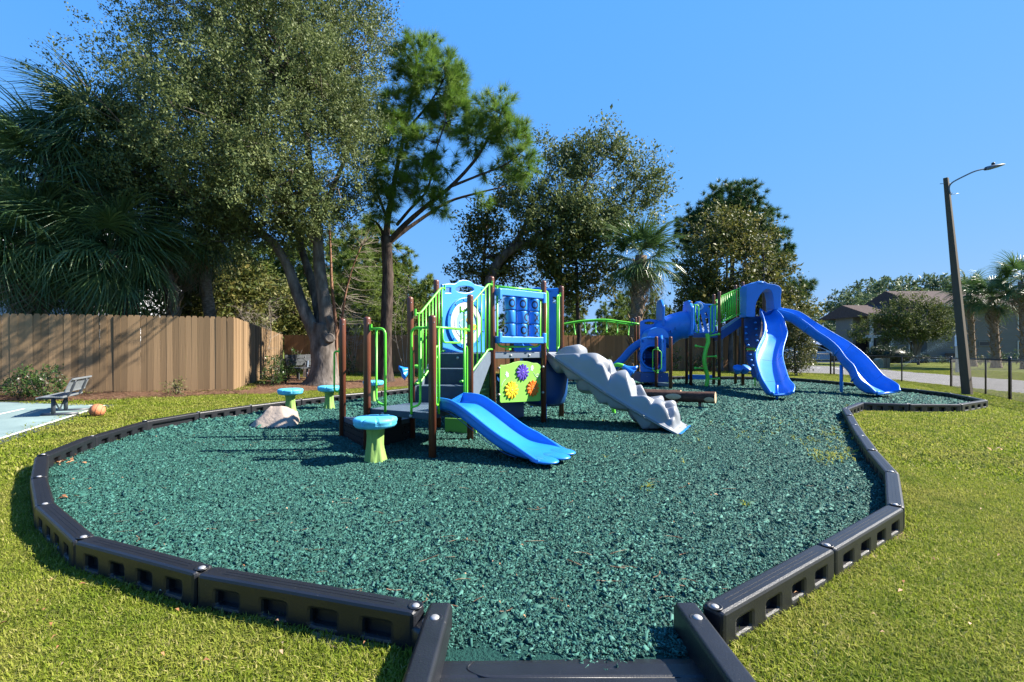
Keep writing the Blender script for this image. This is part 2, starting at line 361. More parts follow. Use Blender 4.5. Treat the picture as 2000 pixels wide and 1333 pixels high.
# ------------------------------------------------------------- ground sheets
from mathutils.geometry import delaunay_2d_cdt
def inside(p, poly):
    x, y = p; c = False; n = len(poly)
    for i in range(n):
        x1, y1 = poly[i]; x2, y2 = poly[i - 1]
        if (y1 > y) != (y2 > y) and x < (x2 - x1) * (y - y1) / (y2 - y1) + x1: c = not c
    return c
def inside_np(X, Y, poly):
    c = np.zeros(len(X), bool); n = len(poly)
    for i in range(n):
        x1, y1 = poly[i]; x2, y2 = poly[i - 1]
        if y1 == y2: continue
        c ^= ((y1 > Y) != (y2 > Y)) & (X < (x2 - x1) * (Y - y1) / (y2 - y1) + x1)
    return c
def seg_dist(X, Y, poly):
    d = np.full(len(X), 1e9); n = len(poly)
    for i in range(n):
        a = np.array(poly[i - 1]); b = np.array(poly[i]); ab = b - a; L = max(ab @ ab, 1e-9)
        t = np.clip(((X - a[0]) * ab[0] + (Y - a[1]) * ab[1]) / L, 0, 1)
        d = np.minimum(d, np.hypot(X - a[0] - t * ab[0], Y - a[1] - t * ab[1]))
    return d
def sheet(name, poly, dz, m, step=.6, rough=0, kind='structure', label=None):
    xs = [p[0] for p in poly]; ys = [p[1] for p in poly]; pts = [Vector(p) for p in poly]; n = len(poly)
    x = min(xs)
    while x < max(xs):
        y = min(ys)
        while y < max(ys):
            if inside((x, y), poly): pts.append(Vector((x + .01, y + .013)))
            y += step
        x += step
    v, e, f, *_ = delaunay_2d_cdt(pts, [(i, (i + 1) % n) for i in range(n)], [], 1, 1e-4)
    b = MB(); vv = []
    for p in v:
        z = terr(p.x, p.y) + dz
        if rough: z += rough * mnoise.noise((p.x * .8, p.y * .8, 0))
        vv.append((p.x, p.y, z))
    b.add(vv, [q for q in f], 0, True)
    o = b.build(name, m, kind=kind)
    return o
gx = np.concatenate([np.linspace(-900, -60, 10), np.arange(-50, -14, 3), np.arange(-14, 24, .6), np.arange(24, 60, 3), np.linspace(70, 900, 12)])
gy = np.concatenate([np.linspace(-60, -6, 6), np.arange(-4, 26, .6), np.arange(26, 60, 3), np.linspace(66, 1400, 14)])
MB().grid([[(x, y, terr(x, y)) for y in gy] for x in gx], flip=False).build('lawn', M['fieldgrass'], kind='structure')

# playground border joints (tops of the timbers), going round from the left side of the ramp
JL = [(400, 1113), (165, 1052), (88, 985), (76, 932), (82, 890), (178, 852), (281, 823), (385, 806), (487, 792), (586, 780)]
JR = [(1390, 1190), (1612, 1068), (1749, 989), (1742, 922.8), (1704, 880), (1683.8, 851.4), (1670, 830), (1660, 811.6), (1651, 797.4), (1681.5, 786), (1772.7, 789), (1873, 789.5), (1924.6, 781.6)]
JB = [(586, 780), (690, 768), (745, 764), (810, 757), (900, 749), (1000, 743), (1100, 739), (1200, 737), (1320, 735), (1440, 735.5), (1540, 738), (1600, 742.5), (1650, 747), (1700, 752), (1750, 757), (1803, 761.8), (1873, 770), (1924.6, 781.6)]
TOP = .185
def jt(p): q = G(p[0], p[1], TOP); return (q.x, q.y)
start = jt((822, 1186))
L_pts = [start] + [jt(p) for p in JL]
R_pts = [jt(p) for p in JR]
bk = [jt(p) for p in JB]
d = [0]
for a, b in zip(bk, bk[1:]): d.append(d[-1] + math.hypot(b[0] - a[0], b[1] - a[1]))
nb = round(d[-1] / 1.155); B_pts = []
for i in range(1, nb):
    s = d[-1] * i / nb; k = max(j for j in range(len(d) - 1) if d[j] <= s); t = (s - d[k]) / (d[k + 1] - d[k])
    B_pts.append((bk[k][0] * (1 - t) + bk[k + 1][0] * t, bk[k][1] * (1 - t) + bk[k + 1][1] * t))
RING = L_pts + B_pts + R_pts[::-1]                  # open ring, gap = the ramp
PLAY = RING + [(.80, 2.02), (-.30, 2.02)]
sheet('rubber_mulch', PLAY, .035, M['mulchbase'], .35, .02)

rt = thing('playground_border', 'black plastic border timbers bolted end to end round the green rubber mulch', 'border', (RING[len(RING) // 2][0], RING[len(RING) // 2][1], 0))
def timber_mesh(slot):
    b = MB(); L = 1.0
    holes = [rpoly([(x - .055, .035), (x + .055, .035), (x + .055, .112), (x - .055, .112)], .01, 2) for x in (-.345, -.115, .115, .345)]
    if slot: holes = [rpoly([(-.40, .04), (.40, .04), (.40, .11), (-.40, .11)], .012, 2)]
    Mx = Matrix(((1, 0, 0, 0), (0, 0, -1, 0), (0, 1, 0, 0), (0, 0, 0, 1)))
    b.plate(rpoly([(-.5, -.10), (.5, -.10), (.5, .185), (-.5, .185)], .022, 3), holes, .115, .018, Mx)
    if slot: b.box((0, 0, .075), (.84, .03, .10))
    b.box((0, 0, .07), (.94, .016, .20))
    b.box((0, .012, .1856), (.80, .003, .0016)); b.box((0, -.012, .1856), (.80, .003, .0016))
    o = b.build('tm', M['black']); me = o.data; bpy.data.objects.remove(o); return me
TM = [timber_mesh(False), timber_mesh(True)]
cup = MB().lathe([(.036, -.004), (.036, .0025), (.030, .003), (.027, .0012), (.018, .0006)], 18).build('cup', M['black'])
bolt = MB().lathe([(.019, -.006), (.019, .001), (.013, .006), (.004, .008)], 16).build('bolt', M['steel'])
cup_me, bolt_me = cup.data, bolt.data; bpy.data.objects.remove(cup); bpy.data.objects.remove(bolt)
pairs = list(zip(RING, RING[1:]))
for i, (a, b) in enumerate(pairs):
    za = terr(*a); zb = terr(*b); Lh = math.hypot(b[0] - a[0], b[1] - a[1])
    if Lh < .5: continue
    mid = Vector(((a[0] + b[0]) / 2, (a[1] + b[1]) / 2, (za + zb) / 2 + RNG.uniform(-.006, .006)))
    o = shared('border_timber', TM[1 if i in (7,) else 0], rt, mid, (0, -atan2(zb - za, Lh), atan2(b[1] - a[1], b[0] - a[0])), (Lh - .012, 1, 1))
    # bolt at the end of each timber nearest the camera
    e = b if b[1] < a[1] else a; w = mid
    q = Vector((e[0], e[1], terr(*e))); q = q + (w - q).normalized() * .055; q.z = terr(q.x, q.y) + TOP
    for nm, me in (('bolt_cup', cup_me), ('bolt', bolt_me)):
        c = bpy.data.objects.new(nm, me); COL.objects.link(c); c.parent = o; c.matrix_parent_inverse = Matrix.Diagonal((1 / (Lh - .012), 1, 1, 1))
        c.location = (-(w - q).length if e is a else (w - q).length, 0, TOP + .002)
# the exposed lower lug at the ramp end of the left run
a = Vector((*L_pts[1], 0)); b = Vector((*L_pts[0], 0)); dr = (b - a).normalized(); q = b + dr * .035; q.z = terr(q.x, q.y)
lug = MB().lathe([(.078, -.05), (.078, .105), (.070, .118), (.05, .122), (0.001, .122)], 22, q).build('lug', M['black'], rt)
c = MB().lathe([(.026, .120), (.026, .126), (.018, .136), (.004, .139)], 16, q).build('bolt', M['steel'], lug)

# ------------------------------------------------------------- wheelchair ramp into the play area
rp = thing('half_ramp', 'black plastic half ramp with raised side walls leading onto the mulch', 'ramp', (.25, 1.9, 0))
b = MB()
prof = [(2.13, .035), (2.115, .062), (2.07, .072), (1.99, .078), (1.98, .072), (1.97, .079), (1.4, .13), (.8, .18), (.8, 0)]
b.grid([[(x, y, z) for y, z in prof] for x in (-.30, .25, .81)], smooth=False, flip=True)
b.tube(fillet([(-.17, 2.085, .0715), (-.20, 2.03, .0765), (-.12, 1.972, .0775), (.70, 1.972, .0775)], .06), .0035, 5)
b.build('ramp_plate', M['black'], rp)
b = MB()
for s, x0, x1, flare in ((-1, -.415, -.296, -.02), (1, .80, .92, .06)):
    wb = MB(); rows = []
    for y, sh in ((2.345, 0), (2.33, 0), (1.9, .3), (1.5, .65), (1.0, 1)):
        f = flare * sh * .2; z1 = .19 + .04 * sh
        rows.append([(x0 + f, y, -.05), (x0 + f, y, z1 - .02), (x0 + .015 + f, y, z1), (x1 - .015 + f, y, z1), (x1 + f, y, z1 - .02), (x1 + f, y, -.05)])
    wb.grid(rows, smooth=False, flip=False)
    wb.add([Vector(p) for p in rows[0]], [(0, 1, 2, 3, 4, 5)])
    wo_ = wb.build('side_wall', M['black'], rp, bevel=.008)
    nx = x0 if s < 0 else x0 + .115
    wb = MB(); cx = (x0 + x1) / 2 + (-.005 if s < 0 else .005)
    wb.lathe([(.038, .188), (.038, .1935), (.032, .194), (.029, .1925), (.02, .192)], 20, (cx, 2.21, 0)).build('bolt_cup', M['black'], wo_)
    MB().lathe([(.022, .188), (.022, .195), (.015, .201), (.004, .203)], 16, (cx, 2.21, 0)).build('bolt', M['steel'], wo_)

# ------------------------------------------------------------- court, beds, road
def gp(L): return [(q.x, q.y) for q in (G(*p) for p in L)]
c0 = gp([(0, 864), (212, 794)]); dirc = Vector(c0[1]) - Vector(c0[0]); far = Vector(c0[1]); near = Vector(c0[0]) - dirc.normalized() * 1.5
lat = Vector((-1, .02)).normalized()
nrmv = Vector((-dirc.y, dirc.x)).normalized()
def off(p, k): return (p.x + lat.x * k, p.y + lat.y * k)
sheet('court_edge', [off(near, -.12), off(far + dirc.normalized() * .25, -.12), off(far + dirc.normalized() * .25, 14), off(near, 14)], .012, M['courtedge'], 1.2)
sheet('basketball_court', [off(near, .05), off(far, .05), off(far, 14), off(near, 14)], .018, M['court'], 1.2)
u = dirc.normalized()
def strip(name, a, b, w):
    a = Vector(a); b = Vector(b); t = (b - a).normalized(); n_ = Vector((-t.y, t.x)) * w / 2
    sheet(name, [tuple(a + n_), tuple(b + n_), tuple(b - n_), tuple(a - n_)][::1], .023, M['line'], 3)
strip('court_line', off(near, .08), off(far - u * .03, .08), .055)
strip('court_line', off(far - u * .05, .1), off(far - u * .05, 13.9), .055)
pa, pb = gp([(-30, 818), (47, 801)]); strip('court_line', pa, pb, .055)

bedL = gp([(-150, 770), (0, 770), (455, 762), (470, 768), (440, 773), (300, 779), (170, 785), (0, 783), (-150, 784)])
sheet('pine_straw_bed', bedL, .016, M['straw'], .4, .02)
bedR = gp([(453, 764), (500, 748), (546, 727.5), (575, 731), (600, 738), (615, 748), (690, 744), (770, 740), (830, 738), (850, 747), (790, 757), (700, 762), (620, 765), (540, 770.5), (468, 773)])
sheet('pine_straw_bed', bedR, .016, M['straw'], .4, .03)
bedB = [(-9.9, 21.15), (14.0, 27.4), (14.0, 26.6), (2, 23.0), (-4, 21.7), (-8.5, 20.6)]
sheet('pine_straw_bed', bedB, .016, M['straw'], .6, .02)
road = gp([(1430, 713), (1573, 714), (1640, 717), (1717, 721.5), (1776, 727), (1860, 733), (1940, 739), (2060, 748), (2300, 770), (2300, 830), (2060, 785), (1990, 771), (1920, 763.5), (1857, 756.5), (1800, 750), (1740, 743), (1680, 736), (1620, 731), (1560, 728.5), (1430, 726)])
sheet('road', road, .012, M['asphalt'], 2.5)
lot = gp([(1400, 708.5), (1700, 708.5), (1730, 704), (1400, 704)])
sheet('parking_lot', lot, .010, M['asphalt'], 5)
for p, q in (((1655, 721), (1690, 727)), ((1625, 719), (1650, 723)), ((1588, 718), (1602, 720))):
    a, b = gp([p, q]); t = (Vector(b) - Vector(a)).normalized(); n_ = Vector((-t.y, t.x)) * .05
    sheet('parking_line', [tuple(Vector(a) + n_), tuple(Vector(b) + n_), tuple(Vector(b) - n_), tuple(Vector(a) - n_)], .018, M['line'], 3)

# ------------------------------------------------------------- instanced grass, chips
SRC = {}
def src_col(key):
    if key not in SRC: SRC[key] = bpy.data.collections.new(key)
    return SRC[key]
def scatter(name, pts, key, smin, smax, m, seed=1, label=None):
    me = bpy.data.meshes.new(name); me.vertices.add(len(pts)); me.vertices.foreach_set('co', np.asarray(pts, np.float32).ravel())
    o = bpy.data.objects.new(name, me); COL.objects.link(o); o['kind'] = 'stuff'; me.materials.append(m)
    ng = bpy.data.node_groups.new(name, 'GeometryNodeTree')
    ng.interface.new_socket('Geometry', in_out='INPUT', socket_type='NodeSocketGeometry')
    ng.interface.new_socket('Geometry', in_out='OUTPUT', socket_type='NodeSocketGeometry')
    N = ng.nodes; L = ng.links
    i = N.new('NodeGroupInput'); oo = N.new('NodeGroupOutput'); io = N.new('GeometryNodeInstanceOnPoints')
    ci = N.new('GeometryNodeCollectionInfo'); ci.inputs[0].default_value = src_col(key); ci.inputs[1].default_value = True; ci.inputs[2].default_value = True
    rv = N.new('FunctionNodeRandomValue'); rv.data_type = 'FLOAT_VECTOR'; rv.inputs[0].default_value = (0, 0, 0); rv.inputs[1].default_value = (0, 0, 6.283); rv.inputs[8].default_value = seed
    rs = N.new('FunctionNodeRandomValue'); rs.data_type = 'FLOAT'; rs.inputs[2].default_value = smin; rs.inputs[3].default_value = smax; rs.inputs[8].default_value = seed + 5
    io.inputs['Pick Instance'].default_value = True
    L.new(i.outputs[0], io.inputs['Points']); L.new(ci.outputs[0], io.inputs['Instance'])
    L.new(rv.outputs[0], io.inputs['Rotation']); L.new(rs.outputs[1], io.inputs['Scale']); L.new(io.outputs[0], oo.inputs[0])
    md = o.modifiers.new('scatter', 'NODES'); md.node_group = ng
    return o
def grass_patch(key, n, rad, h0, h1, w, m, seed):
    r = np.random.default_rng(seed); a = r.uniform(0, 2 * pi, n); R = rad * np.sqrt(r.uniform(0, 1, n))
    base = np.stack([R * np.cos(a), R * np.sin(a), np.full(n, -.004)], 1)
    d = r.normal(0, 1, (n, 3)); d[:, 2] = 0; d = nrm(d); side = np.stack([-d[:, 1], d[:, 0], 0 * d[:, 0]], 1)
    h = r.uniform(h0, h1, n)[:, None]; lean = r.uniform(.15, 1.2, n)[:, None]
    mid = base + np.array([0, 0, 1]) * h * .6 + d * h * lean * .3
    tip = base + np.array([0, 0, 1]) * h * (1.05 - .38 * lean) + d * h * lean * .9
    ww = w * r.uniform(.6, 1.3, n)[:, None]
    v = np.stack([base - side * ww, base + side * ww, mid + side * ww * .8, mid - side * ww * .8, tip], 1).reshape(-1, 3)
    i = np.arange(n)[:, None] * 5
    q = np.concatenate([i + [0, 1, 2], i + [0, 2, 3], i + [3, 2, 4]], 0)
    t = np.repeat(np.clip(r.beta(1.6, 2.2, n) + (r.uniform(0, 1, n) > .93) * .5, 0, 1), 5)
    o = np_mesh(key, v, q, m, t, parent=False); src_col(key).objects.link(o)
for s in range(3):
    grass_patch('lawn_patch', 700, .22, .022, .052, .0030, M['blade'], 10 + s)
    grass_patch('lawn_patch_coarse', 420, .45, .028, .055, .0075, M['blade'], 20 + s)
for s in range(2): grass_patch('tall_grass_patch', 60, .08, .04, .085, .0032, M['blade'], 30 + s)
def chip_patch(key, n, rad, size, seed):
    r = np.random.default_rng(seed); a = r.uniform(0, 2 * pi, n); R = rad * np.sqrt(r.uniform(0, 1, n))
    c = np.stack([R * np.cos(a), R * np.sin(a), r.uniform(-.006, .011, n)], 1)
    q = nrm(r.normal(0, 1, (n, 3)) * [1, 1, .45]); t2 = nrm(np.cross(q, r.normal(0, 1, (n, 3)))); t3 = np.cross(q, t2)
    L = (size * r.lognormal(0, .42, n))[:, None]; wd = L * r.uniform(.25, .75, n)[:, None]; th = L * r.uniform(.08, .24, n)[:, None]
    v = []
    for sx, sy, sz in ((-1, -1, -.5), (1, -.7, -.3), (.8, 1, -.5), (-.7, .8, -.2), (-.8, -.6, 1), (.7, -.9, .8), (1, .5, .6), (-.9, .9, 1)):
        jit = r.uniform(.45, 1.4, (n, 3))
        v.append(c + q * L * sx * jit[:, :1] * .5 + t2 * wd * sy * jit[:, 1:2] * .5 + t3 * th * sz * jit[:, 2:3] * .5)
    v = np.stack(v, 1).reshape(-1, 3); i = np.arange(n)[:, None] * 8
    f = np.concatenate([i + k for k in ([0, 3, 2, 1], [4, 5, 6, 7], [0, 1, 5, 4], [1, 2, 6, 5], [2, 3, 7, 6], [3, 0, 4, 7])], 0)
    t = np.repeat(np.clip(r.beta(2.0, 2.3, n) + (r.uniform(0, 1, n) > .975) * .6, 0, 1), 8)
    o = np_mesh(key, v, f, M['chip'], t, parent=False); src_col(key).objects.link(o)
for s in range(4):
    chip_patch('chip_patch', 900, .15, .0165, 40 + s)
    chip_patch('chip_patch_far', 420, .24, .033, 50 + s)

def jgrid(x0, x1, y0, y1, st):
    gx_, gy_ = np.meshgrid(np.arange(x0, x1, st), np.arange(y0, y1, st)); n = gx_.size
    return gx_.ravel() + RNG.uniform(-.5, .5, n) * st, gy_.ravel() + RNG.uniform(-.5, .5, n) * st
TV = np.vectorize(terr)
def vis(X, Y, m=900): px = 1000 + F * X / np.maximum(Y, .1); return (px > -m) & (px < 2000 + m) & (Y > .8)
outer = [(q[0], q[1]) for q in PLAY]
def lawn_ok(X, Y, d0):
    k = ~inside_np(X, Y, outer) & (seg_dist(X, Y, outer) > d0) & vis(X, Y)
    for poly in (bedL, bedR, bedB, road, lot): k &= ~inside_np(X, Y, poly)
    court = [off(near, -.13), off(far + u * .25, -.13), off(far + u * .25, 14), off(near, 14)]
    k &= ~(inside_np(X, Y, court)); k &= ~((X > -.5 - .0) & (X < 1.0) & (Y < 2.3))
    return k
BARE = [(1648, 1108, .11), (1690, 1085, .08), (1752, 1048, .09), (1470, 1205, .08), (1560, 1152, .06), (700, 1252, .10), (640, 1240, .07), (395, 1172, .07), (150, 1090, .07), (560, 1222, .06)]
X, Y = jgrid(-9, 9, .9, 6.6, .105); k = lawn_ok(X, Y, .16) & (np.hypot(X, Y) < 7.2)
bare = seg_dist(X, Y, outer)
k &= ~((bare < .24) & (RNG.uniform(0, 1, len(X)) < .25))
for px, py, r in BARE:
    q = G(px, py); k &= ~((np.hypot((X - q.x) / 1.3, Y - q.y) < r * 1.25) & (RNG.uniform(0, 1, len(X)) < .8))
scatter('lawn_grass', np.stack([X, Y, TV(X, Y)], 1)[k], 'lawn_patch', .8, 1.25, M['blade'], 1)
X, Y = jgrid(-16, 32, 2.5, 33, .26); k = lawn_ok(X, Y, .30) & (np.hypot(X, Y) > 6.8)
scatter('lawn_grass', np.stack([X, Y, TV(X, Y)], 1)[k], 'lawn_patch_coarse', .8, 1.3, M['blade'], 2)
tg = []
for a, b in pairs[:5] + pairs[-9:]:
    for i in range(4):
        t = RNG.uniform(0, 1); n_ = Vector((b[1] - a[1], -(b[0] - a[0]))).normalized(); p = Vector(a) * (1 - t) + Vector(b) * t - n_ * RNG.uniform(.085, .13) * (1 if inside(tuple(Vector(a) * .5 + Vector(b) * .5 + n_ * .2), outer) else -1)
        if RNG.uniform() < .7: tg.append((p.x, p.y, terr(p.x, p.y)))
scatter('tall_grass', tg, 'tall_grass_patch', .6, 1.1, M['blade'], 3)
X, Y = jgrid(-6, 8, 2.0, 9.2, .105); k = inside_np(X, Y, outer) & (seg_dist(X, Y, outer) > .16) & vis(X, Y) & (np.hypot(X, Y) < 9)
scatter('rubber_chips', np.stack([X, Y, TV(X, Y) + .036], 1)[k], 'chip_patch', .8, 1.2, M['chip'], 4)
X, Y = jgrid(-6, 13, 6, 22, .17); k = inside_np(X, Y, outer) & (seg_dist(X, Y, outer) > .22) & vis(X, Y) & (np.hypot(X, Y) > 8.6)
scatter('rubber_chips', np.stack([X, Y, TV(X, Y) + .036], 1)[k], 'chip_patch_far', .8, 1.2, M['chip'], 5)

# bare sandy soil where the turf meets the border
M['soil'] = mat('sandy_soil', (.30, .215, .14), .95, .1, col2=(.19, .13, .08), vscale=16, bump=.8, bscale=70, var=.2, detail=8)
for j, (px, py, r) in enumerate(BARE):
    q = G(px, py); sheet('bare_soil', [(q.x + r * (1 + .45 * mnoise.noise((cos(a) * 1.3 + j * 7, sin(a) * 1.3, 0))) * cos(a) * 1.3, q.y + r * (1 + .45 * mnoise.noise((cos(a) * 1.3 + j * 7, sin(a) * 1.3, 0))) * sin(a)) for a in [2 * pi * k / 22 for k in range(22)]], .007, M['soil'], .2, .004)
# weeds, dead leaves and pine needles lying in the mulch
def sprout(pos, n, h, name, m, label=None):
    pass
wv = []; wt = []
for cx, cy, n, sp_ in ((1830 - 200, 900, 60, 22), (1560, 840, 70, 60), (1610, 870, 40, 40), (1290, 880, 6, 60), (1380, 845, 14, 50), (1260, 965, 4, 8), (1250, 780, 16, 40), (1460, 1000, 4, 6), (1640, 850, 30, 20), (1840, 772, 12, 20), (1660, 800, 14, 10)):
    for i in range(n):
        q = G(cx + RNG.normal(0, sp_), cy + RNG.normal(0, sp_ * .35))
        if not inside((q.x, q.y), outer): continue
        for j in range(int(RNG.integers(3, 6))):
            a = RNG.uniform(0, 2 * pi); h = RNG.uniform(.03, .09); d_ = Vector((cos(a), sin(a), 0)); s_ = Vector((-sin(a), cos(a), 0)) * .004
            z0 = q + Vector((0, 0, .03)); md_ = z0 + d_ * h * .35 + Vector((0, 0, h * .7)); tp = z0 + d_ * h + Vector((0, 0, h * .75))
            wv += [z0 - s_, z0 + s_, md_ + s_, md_ - s_, md_ - s_, md_ + s_, tp, tp]; wt += [RNG.uniform(0, 1)] * 8
wq = np.arange(len(wv)).reshape(-1, 4)
np_mesh('weed_sprouts', [tuple(p) for p in wv], wq, M['weed'], wt, kind='stuff')
lv = []; lt = []
def litter(px, py, n, sx, sy, size, lawn=False):
    for i in range(n):
        q = G(px + RNG.normal(0, sx), py + RNG.normal(0, sy))
        if not lawn and not inside((q.x, q.y), outer): continue
        a = RNG.uniform(0, 2 * pi); L = size * RNG.uniform(.6, 1.3); w = L * .42; d_ = Vector((cos(a), sin(a), RNG.uniform(-.2, .5))); s_ = Vector((-sin(a), cos(a), RNG.uniform(-.4, .4))); c = q + Vector((0, 0, .062))
        lv.extend([c - d_ * L / 2, c + s_ * w / 2 + Vector((0, 0, .008)), c + d_ * L / 2, c - s_ * w / 2 + Vector((0, 0, .008))]); lt.extend([RNG.uniform(0, 1)] * 4)
litter(130, 912, 16, 14, 8, .05); litter(124, 985, 3, 4, 2, .07); litter(190, 870, 4, 15, 6, .05); litter(160, 955, 6, 30, 18, .035); litter(450, 860, 20, 160, 30, .03)
litter(1000, 1000, 24, 420, 70, .025); litter(1240, 1000, 8, 120, 60, .03); litter(700, 1000, 14, 300, 60, .028); litter(1310, 748, 8, 40, 3, .1); litter(1000, 1190, 12, 200, 30, .014)
for px, py, n, sx, sy, s_ in ((1900, 900, 10, 90, 60, .035), (1750, 1200, 10, 160, 70, .03), (150, 1200, 12, 120, 60, .03), (400, 1280, 8, 160, 30, .03), (80, 960, 5, 40, 40, .035), (1955, 885, 3, 12, 3, .06)): litter(px, py, n, sx, sy, s_, True)
np_mesh('dead_leaves', [tuple(p) for p in lv], np.arange(len(lv)).reshape(-1, 4), M['deadleaf'], lt, kind='stuff')
nv = []; nt = []
for i in range(150):
    q = G(RNG.uniform(120, 1650), 800 + 420 * RNG.uniform(0, 1) ** 1.5)
    if not inside((q.x, q.y), outer): continue
    a = RNG.normal(.2, .5); L = RNG.uniform(.05, .15); bend = RNG.uniform(-.5, .5); w = .0028
    for k in range(3):
        a0 = a + bend * k; p = q + Vector((0, 0, .058)); e = p + Vector((cos(a0), sin(a0), RNG.uniform(-.05, .05))) * L / 3; s_ = Vector((-sin(a0), cos(a0), 0)) * w
        nv += [p - s_, p + s_, e + s_, e - s_]; nt += [RNG.uniform(0, 1)] * 4; q = e - Vector((0, 0, .058))
np_mesh('fallen_pine_needles', [tuple(p) for p in nv], np.arange(len(nv)).reshape(-1, 4), M['strawbit'], nt, kind='stuff')
# loose straw lying on the beds
sv = []; st = []
for poly, n in ((bedL, 5000), (bedR, 7000), (bedB, 2500)):
    xs = [p[0] for p in poly]; ys = [p[1] for p in poly]; X = RNG.uniform(min(xs), max(xs), n * 3); Y = RNG.uniform(min(ys), max(ys), n * 3); k = inside_np(X, Y, poly); X = X[k][:n]; Y = Y[k][:n]
    for x, y in zip(X, Y):
        a = RNG.uniform(0, pi); L = RNG.uniform(.06, .16); p = Vector((x, y, terr(x, y) + RNG.uniform(.025, .06))); d_ = Vector((cos(a), sin(a), RNG.uniform(-.15, .15))) * L; s_ = Vector((-sin(a), cos(a), 0)) * .005
        sv += [p - s_, p + s_, p + d_ + s_, p + d_ - s_]; st += [RNG.uniform(0, 1)] * 4
np_mesh('loose_pine_straw', [tuple(p) for p in sv], np.arange(len(sv)).reshape(-1, 4), M['strawbit'], st, kind='stuff')
# ------------------------------------------------------------- timber fences
def board_mesh(w, h, th):
    b = MB(); c = .028
    b.prism([(-w / 2, 0), (w / 2, 0), (w / 2, h - c), (w / 2 - c, h), (-w / 2 + c, h), (-w / 2, h - c)], -th / 2, th / 2, Matrix(((1, 0, 0, 0), (0, 0, -1, 0), (0, 1, 0, 0), (0, 0, 0, 1))))
    return b
def make_fence(name, label, pts, m, nb_rot=True, face=1, group=None):
    """pts: (x, y, ztop) corners; boards .14 m wide butted along the line, posts and rails behind"""
    root = thing(name, label, 'fence', (pts[0][0], pts[0][1], terr(pts[0][0], pts[0][1])), group)
    me = []
    for k in range(3):
        o = board_mesh(.1385, 1.0, .016).build('bd', m); me.append(o.data); bpy.data.objects.remove(o)
    for A, B in zip(pts, pts[1:]):
        L = math.hypot(B[0] - A[0], B[1] - A[1]); n = int(L / .1405); ang = atan2(B[1] - A[1], B[0] - A[0])
        nx, ny = -sin(ang) * face, cos(ang) * face
        for i in range(n):
            t = (i + .5) / n; x = A[0] + (B[0] - A[0]) * t; y = A[1] + (B[1] - A[1]) * t; zb = terr(x, y) - .01
            zt = A[2] + (B[2] - A[2]) * t + RNG.uniform(-.010, .010)
            kk = RNG.uniform(-.004, .004)
            shared('board', me[i % 3], root, (x + nx * kk, y + ny * kk, zb), (RNG.normal(0, .003), RNG.normal(0, .0022), ang), (L / n / .1405 * (1 - min(.02, abs(RNG.normal(0, .006)))), 1, zt - zb))
        for i in range(int(L / 2.4) + 1):
            t = min(1, (i * 2.4 + .1) / L); x = A[0] + (B[0] - A[0]) * t + nx * .10; y = A[1] + (B[1] - A[1]) * t + ny * .10
            zt = A[2] + (B[2] - A[2]) * t - .06; z0 = terr(x, y) - .02
            MB().box((x, y, (zt + z0) / 2), (.09, .09, zt - z0), Matrix.Rotation(ang, 3, 'Z')).build('fence_post', m, root)
        for f in (.15, .5, .85):
            z0 = terr(A[0], A[1]); z1 = terr(B[0], B[1])
            MB().bar((A[0] + nx * .032, A[1] + ny * .032, z0 + (A[2] - z0) * f), (B[0] + nx * .032, B[1] + ny * .032, z1 + (B[2] - z1) * f), .038, .085).build('rail', m, root)
FA = (-7.93, 13.48); FB = (-10.25, 21.2)
make_fence('privacy_fence', 'cedar board privacy fence behind the basketball court, turning a corner beside the bench bed', [(-14.6, 10.15, 2.24), (FA[0], FA[1], 2.335), (FB[0], FB[1], 2.04)], M['fence'], face=1)
make_fence('privacy_fence', 'long cedar board fence running behind the oak and both play towers', [(FB[0] + .02, FB[1] + .1, 2.04), (14.4, 27.85, 2.18)], M['fence2'], face=1)

# ------------------------------------------------------------- chain link fence
cl = [(11.8, 29.5), (18.75, 27.9), (18.62, 20.1), (15.02, 14.3), (12.2, 9.7), (10.4, 5.6)]
CLH = 1.22
root = thing('chain_link_fence', 'black chain link fence along the road, turning at a thick corner post', 'fence', (*cl[2], terr(*cl[2])))
posts_xy = []
for (A, B), k in zip(zip(cl, cl[1:]), (3, 3, 3, 2, 2)):
    for i in range(k): t = i / k; posts_xy.append((A[0] + (B[0] - A[0]) * t, A[1] + (B[1] - A[1]) * t, i == 0))
posts_xy.append((*cl[-1], True))
for x, y, big in posts_xy:
    z = terr(x, y); r = .042 if big else .028
    MB().lathe([(r, -.02), (r, CLH + (.06 if big else -.01)), (r * .7, CLH + (.09 if big else 0)), (.004, CLH + (.10 if big else .01))], 12, (x, y, z)).build('fence_post', M['blackp'], root)
gx0, gy0 = cl[1]
MB().lathe([(.042, -.02), (.042, CLH + .06), (.004, CLH + .1)], 12, (gx0 + .2, gy0, terr(gx0, gy0))).build('fence_post', M['blackp'], root)
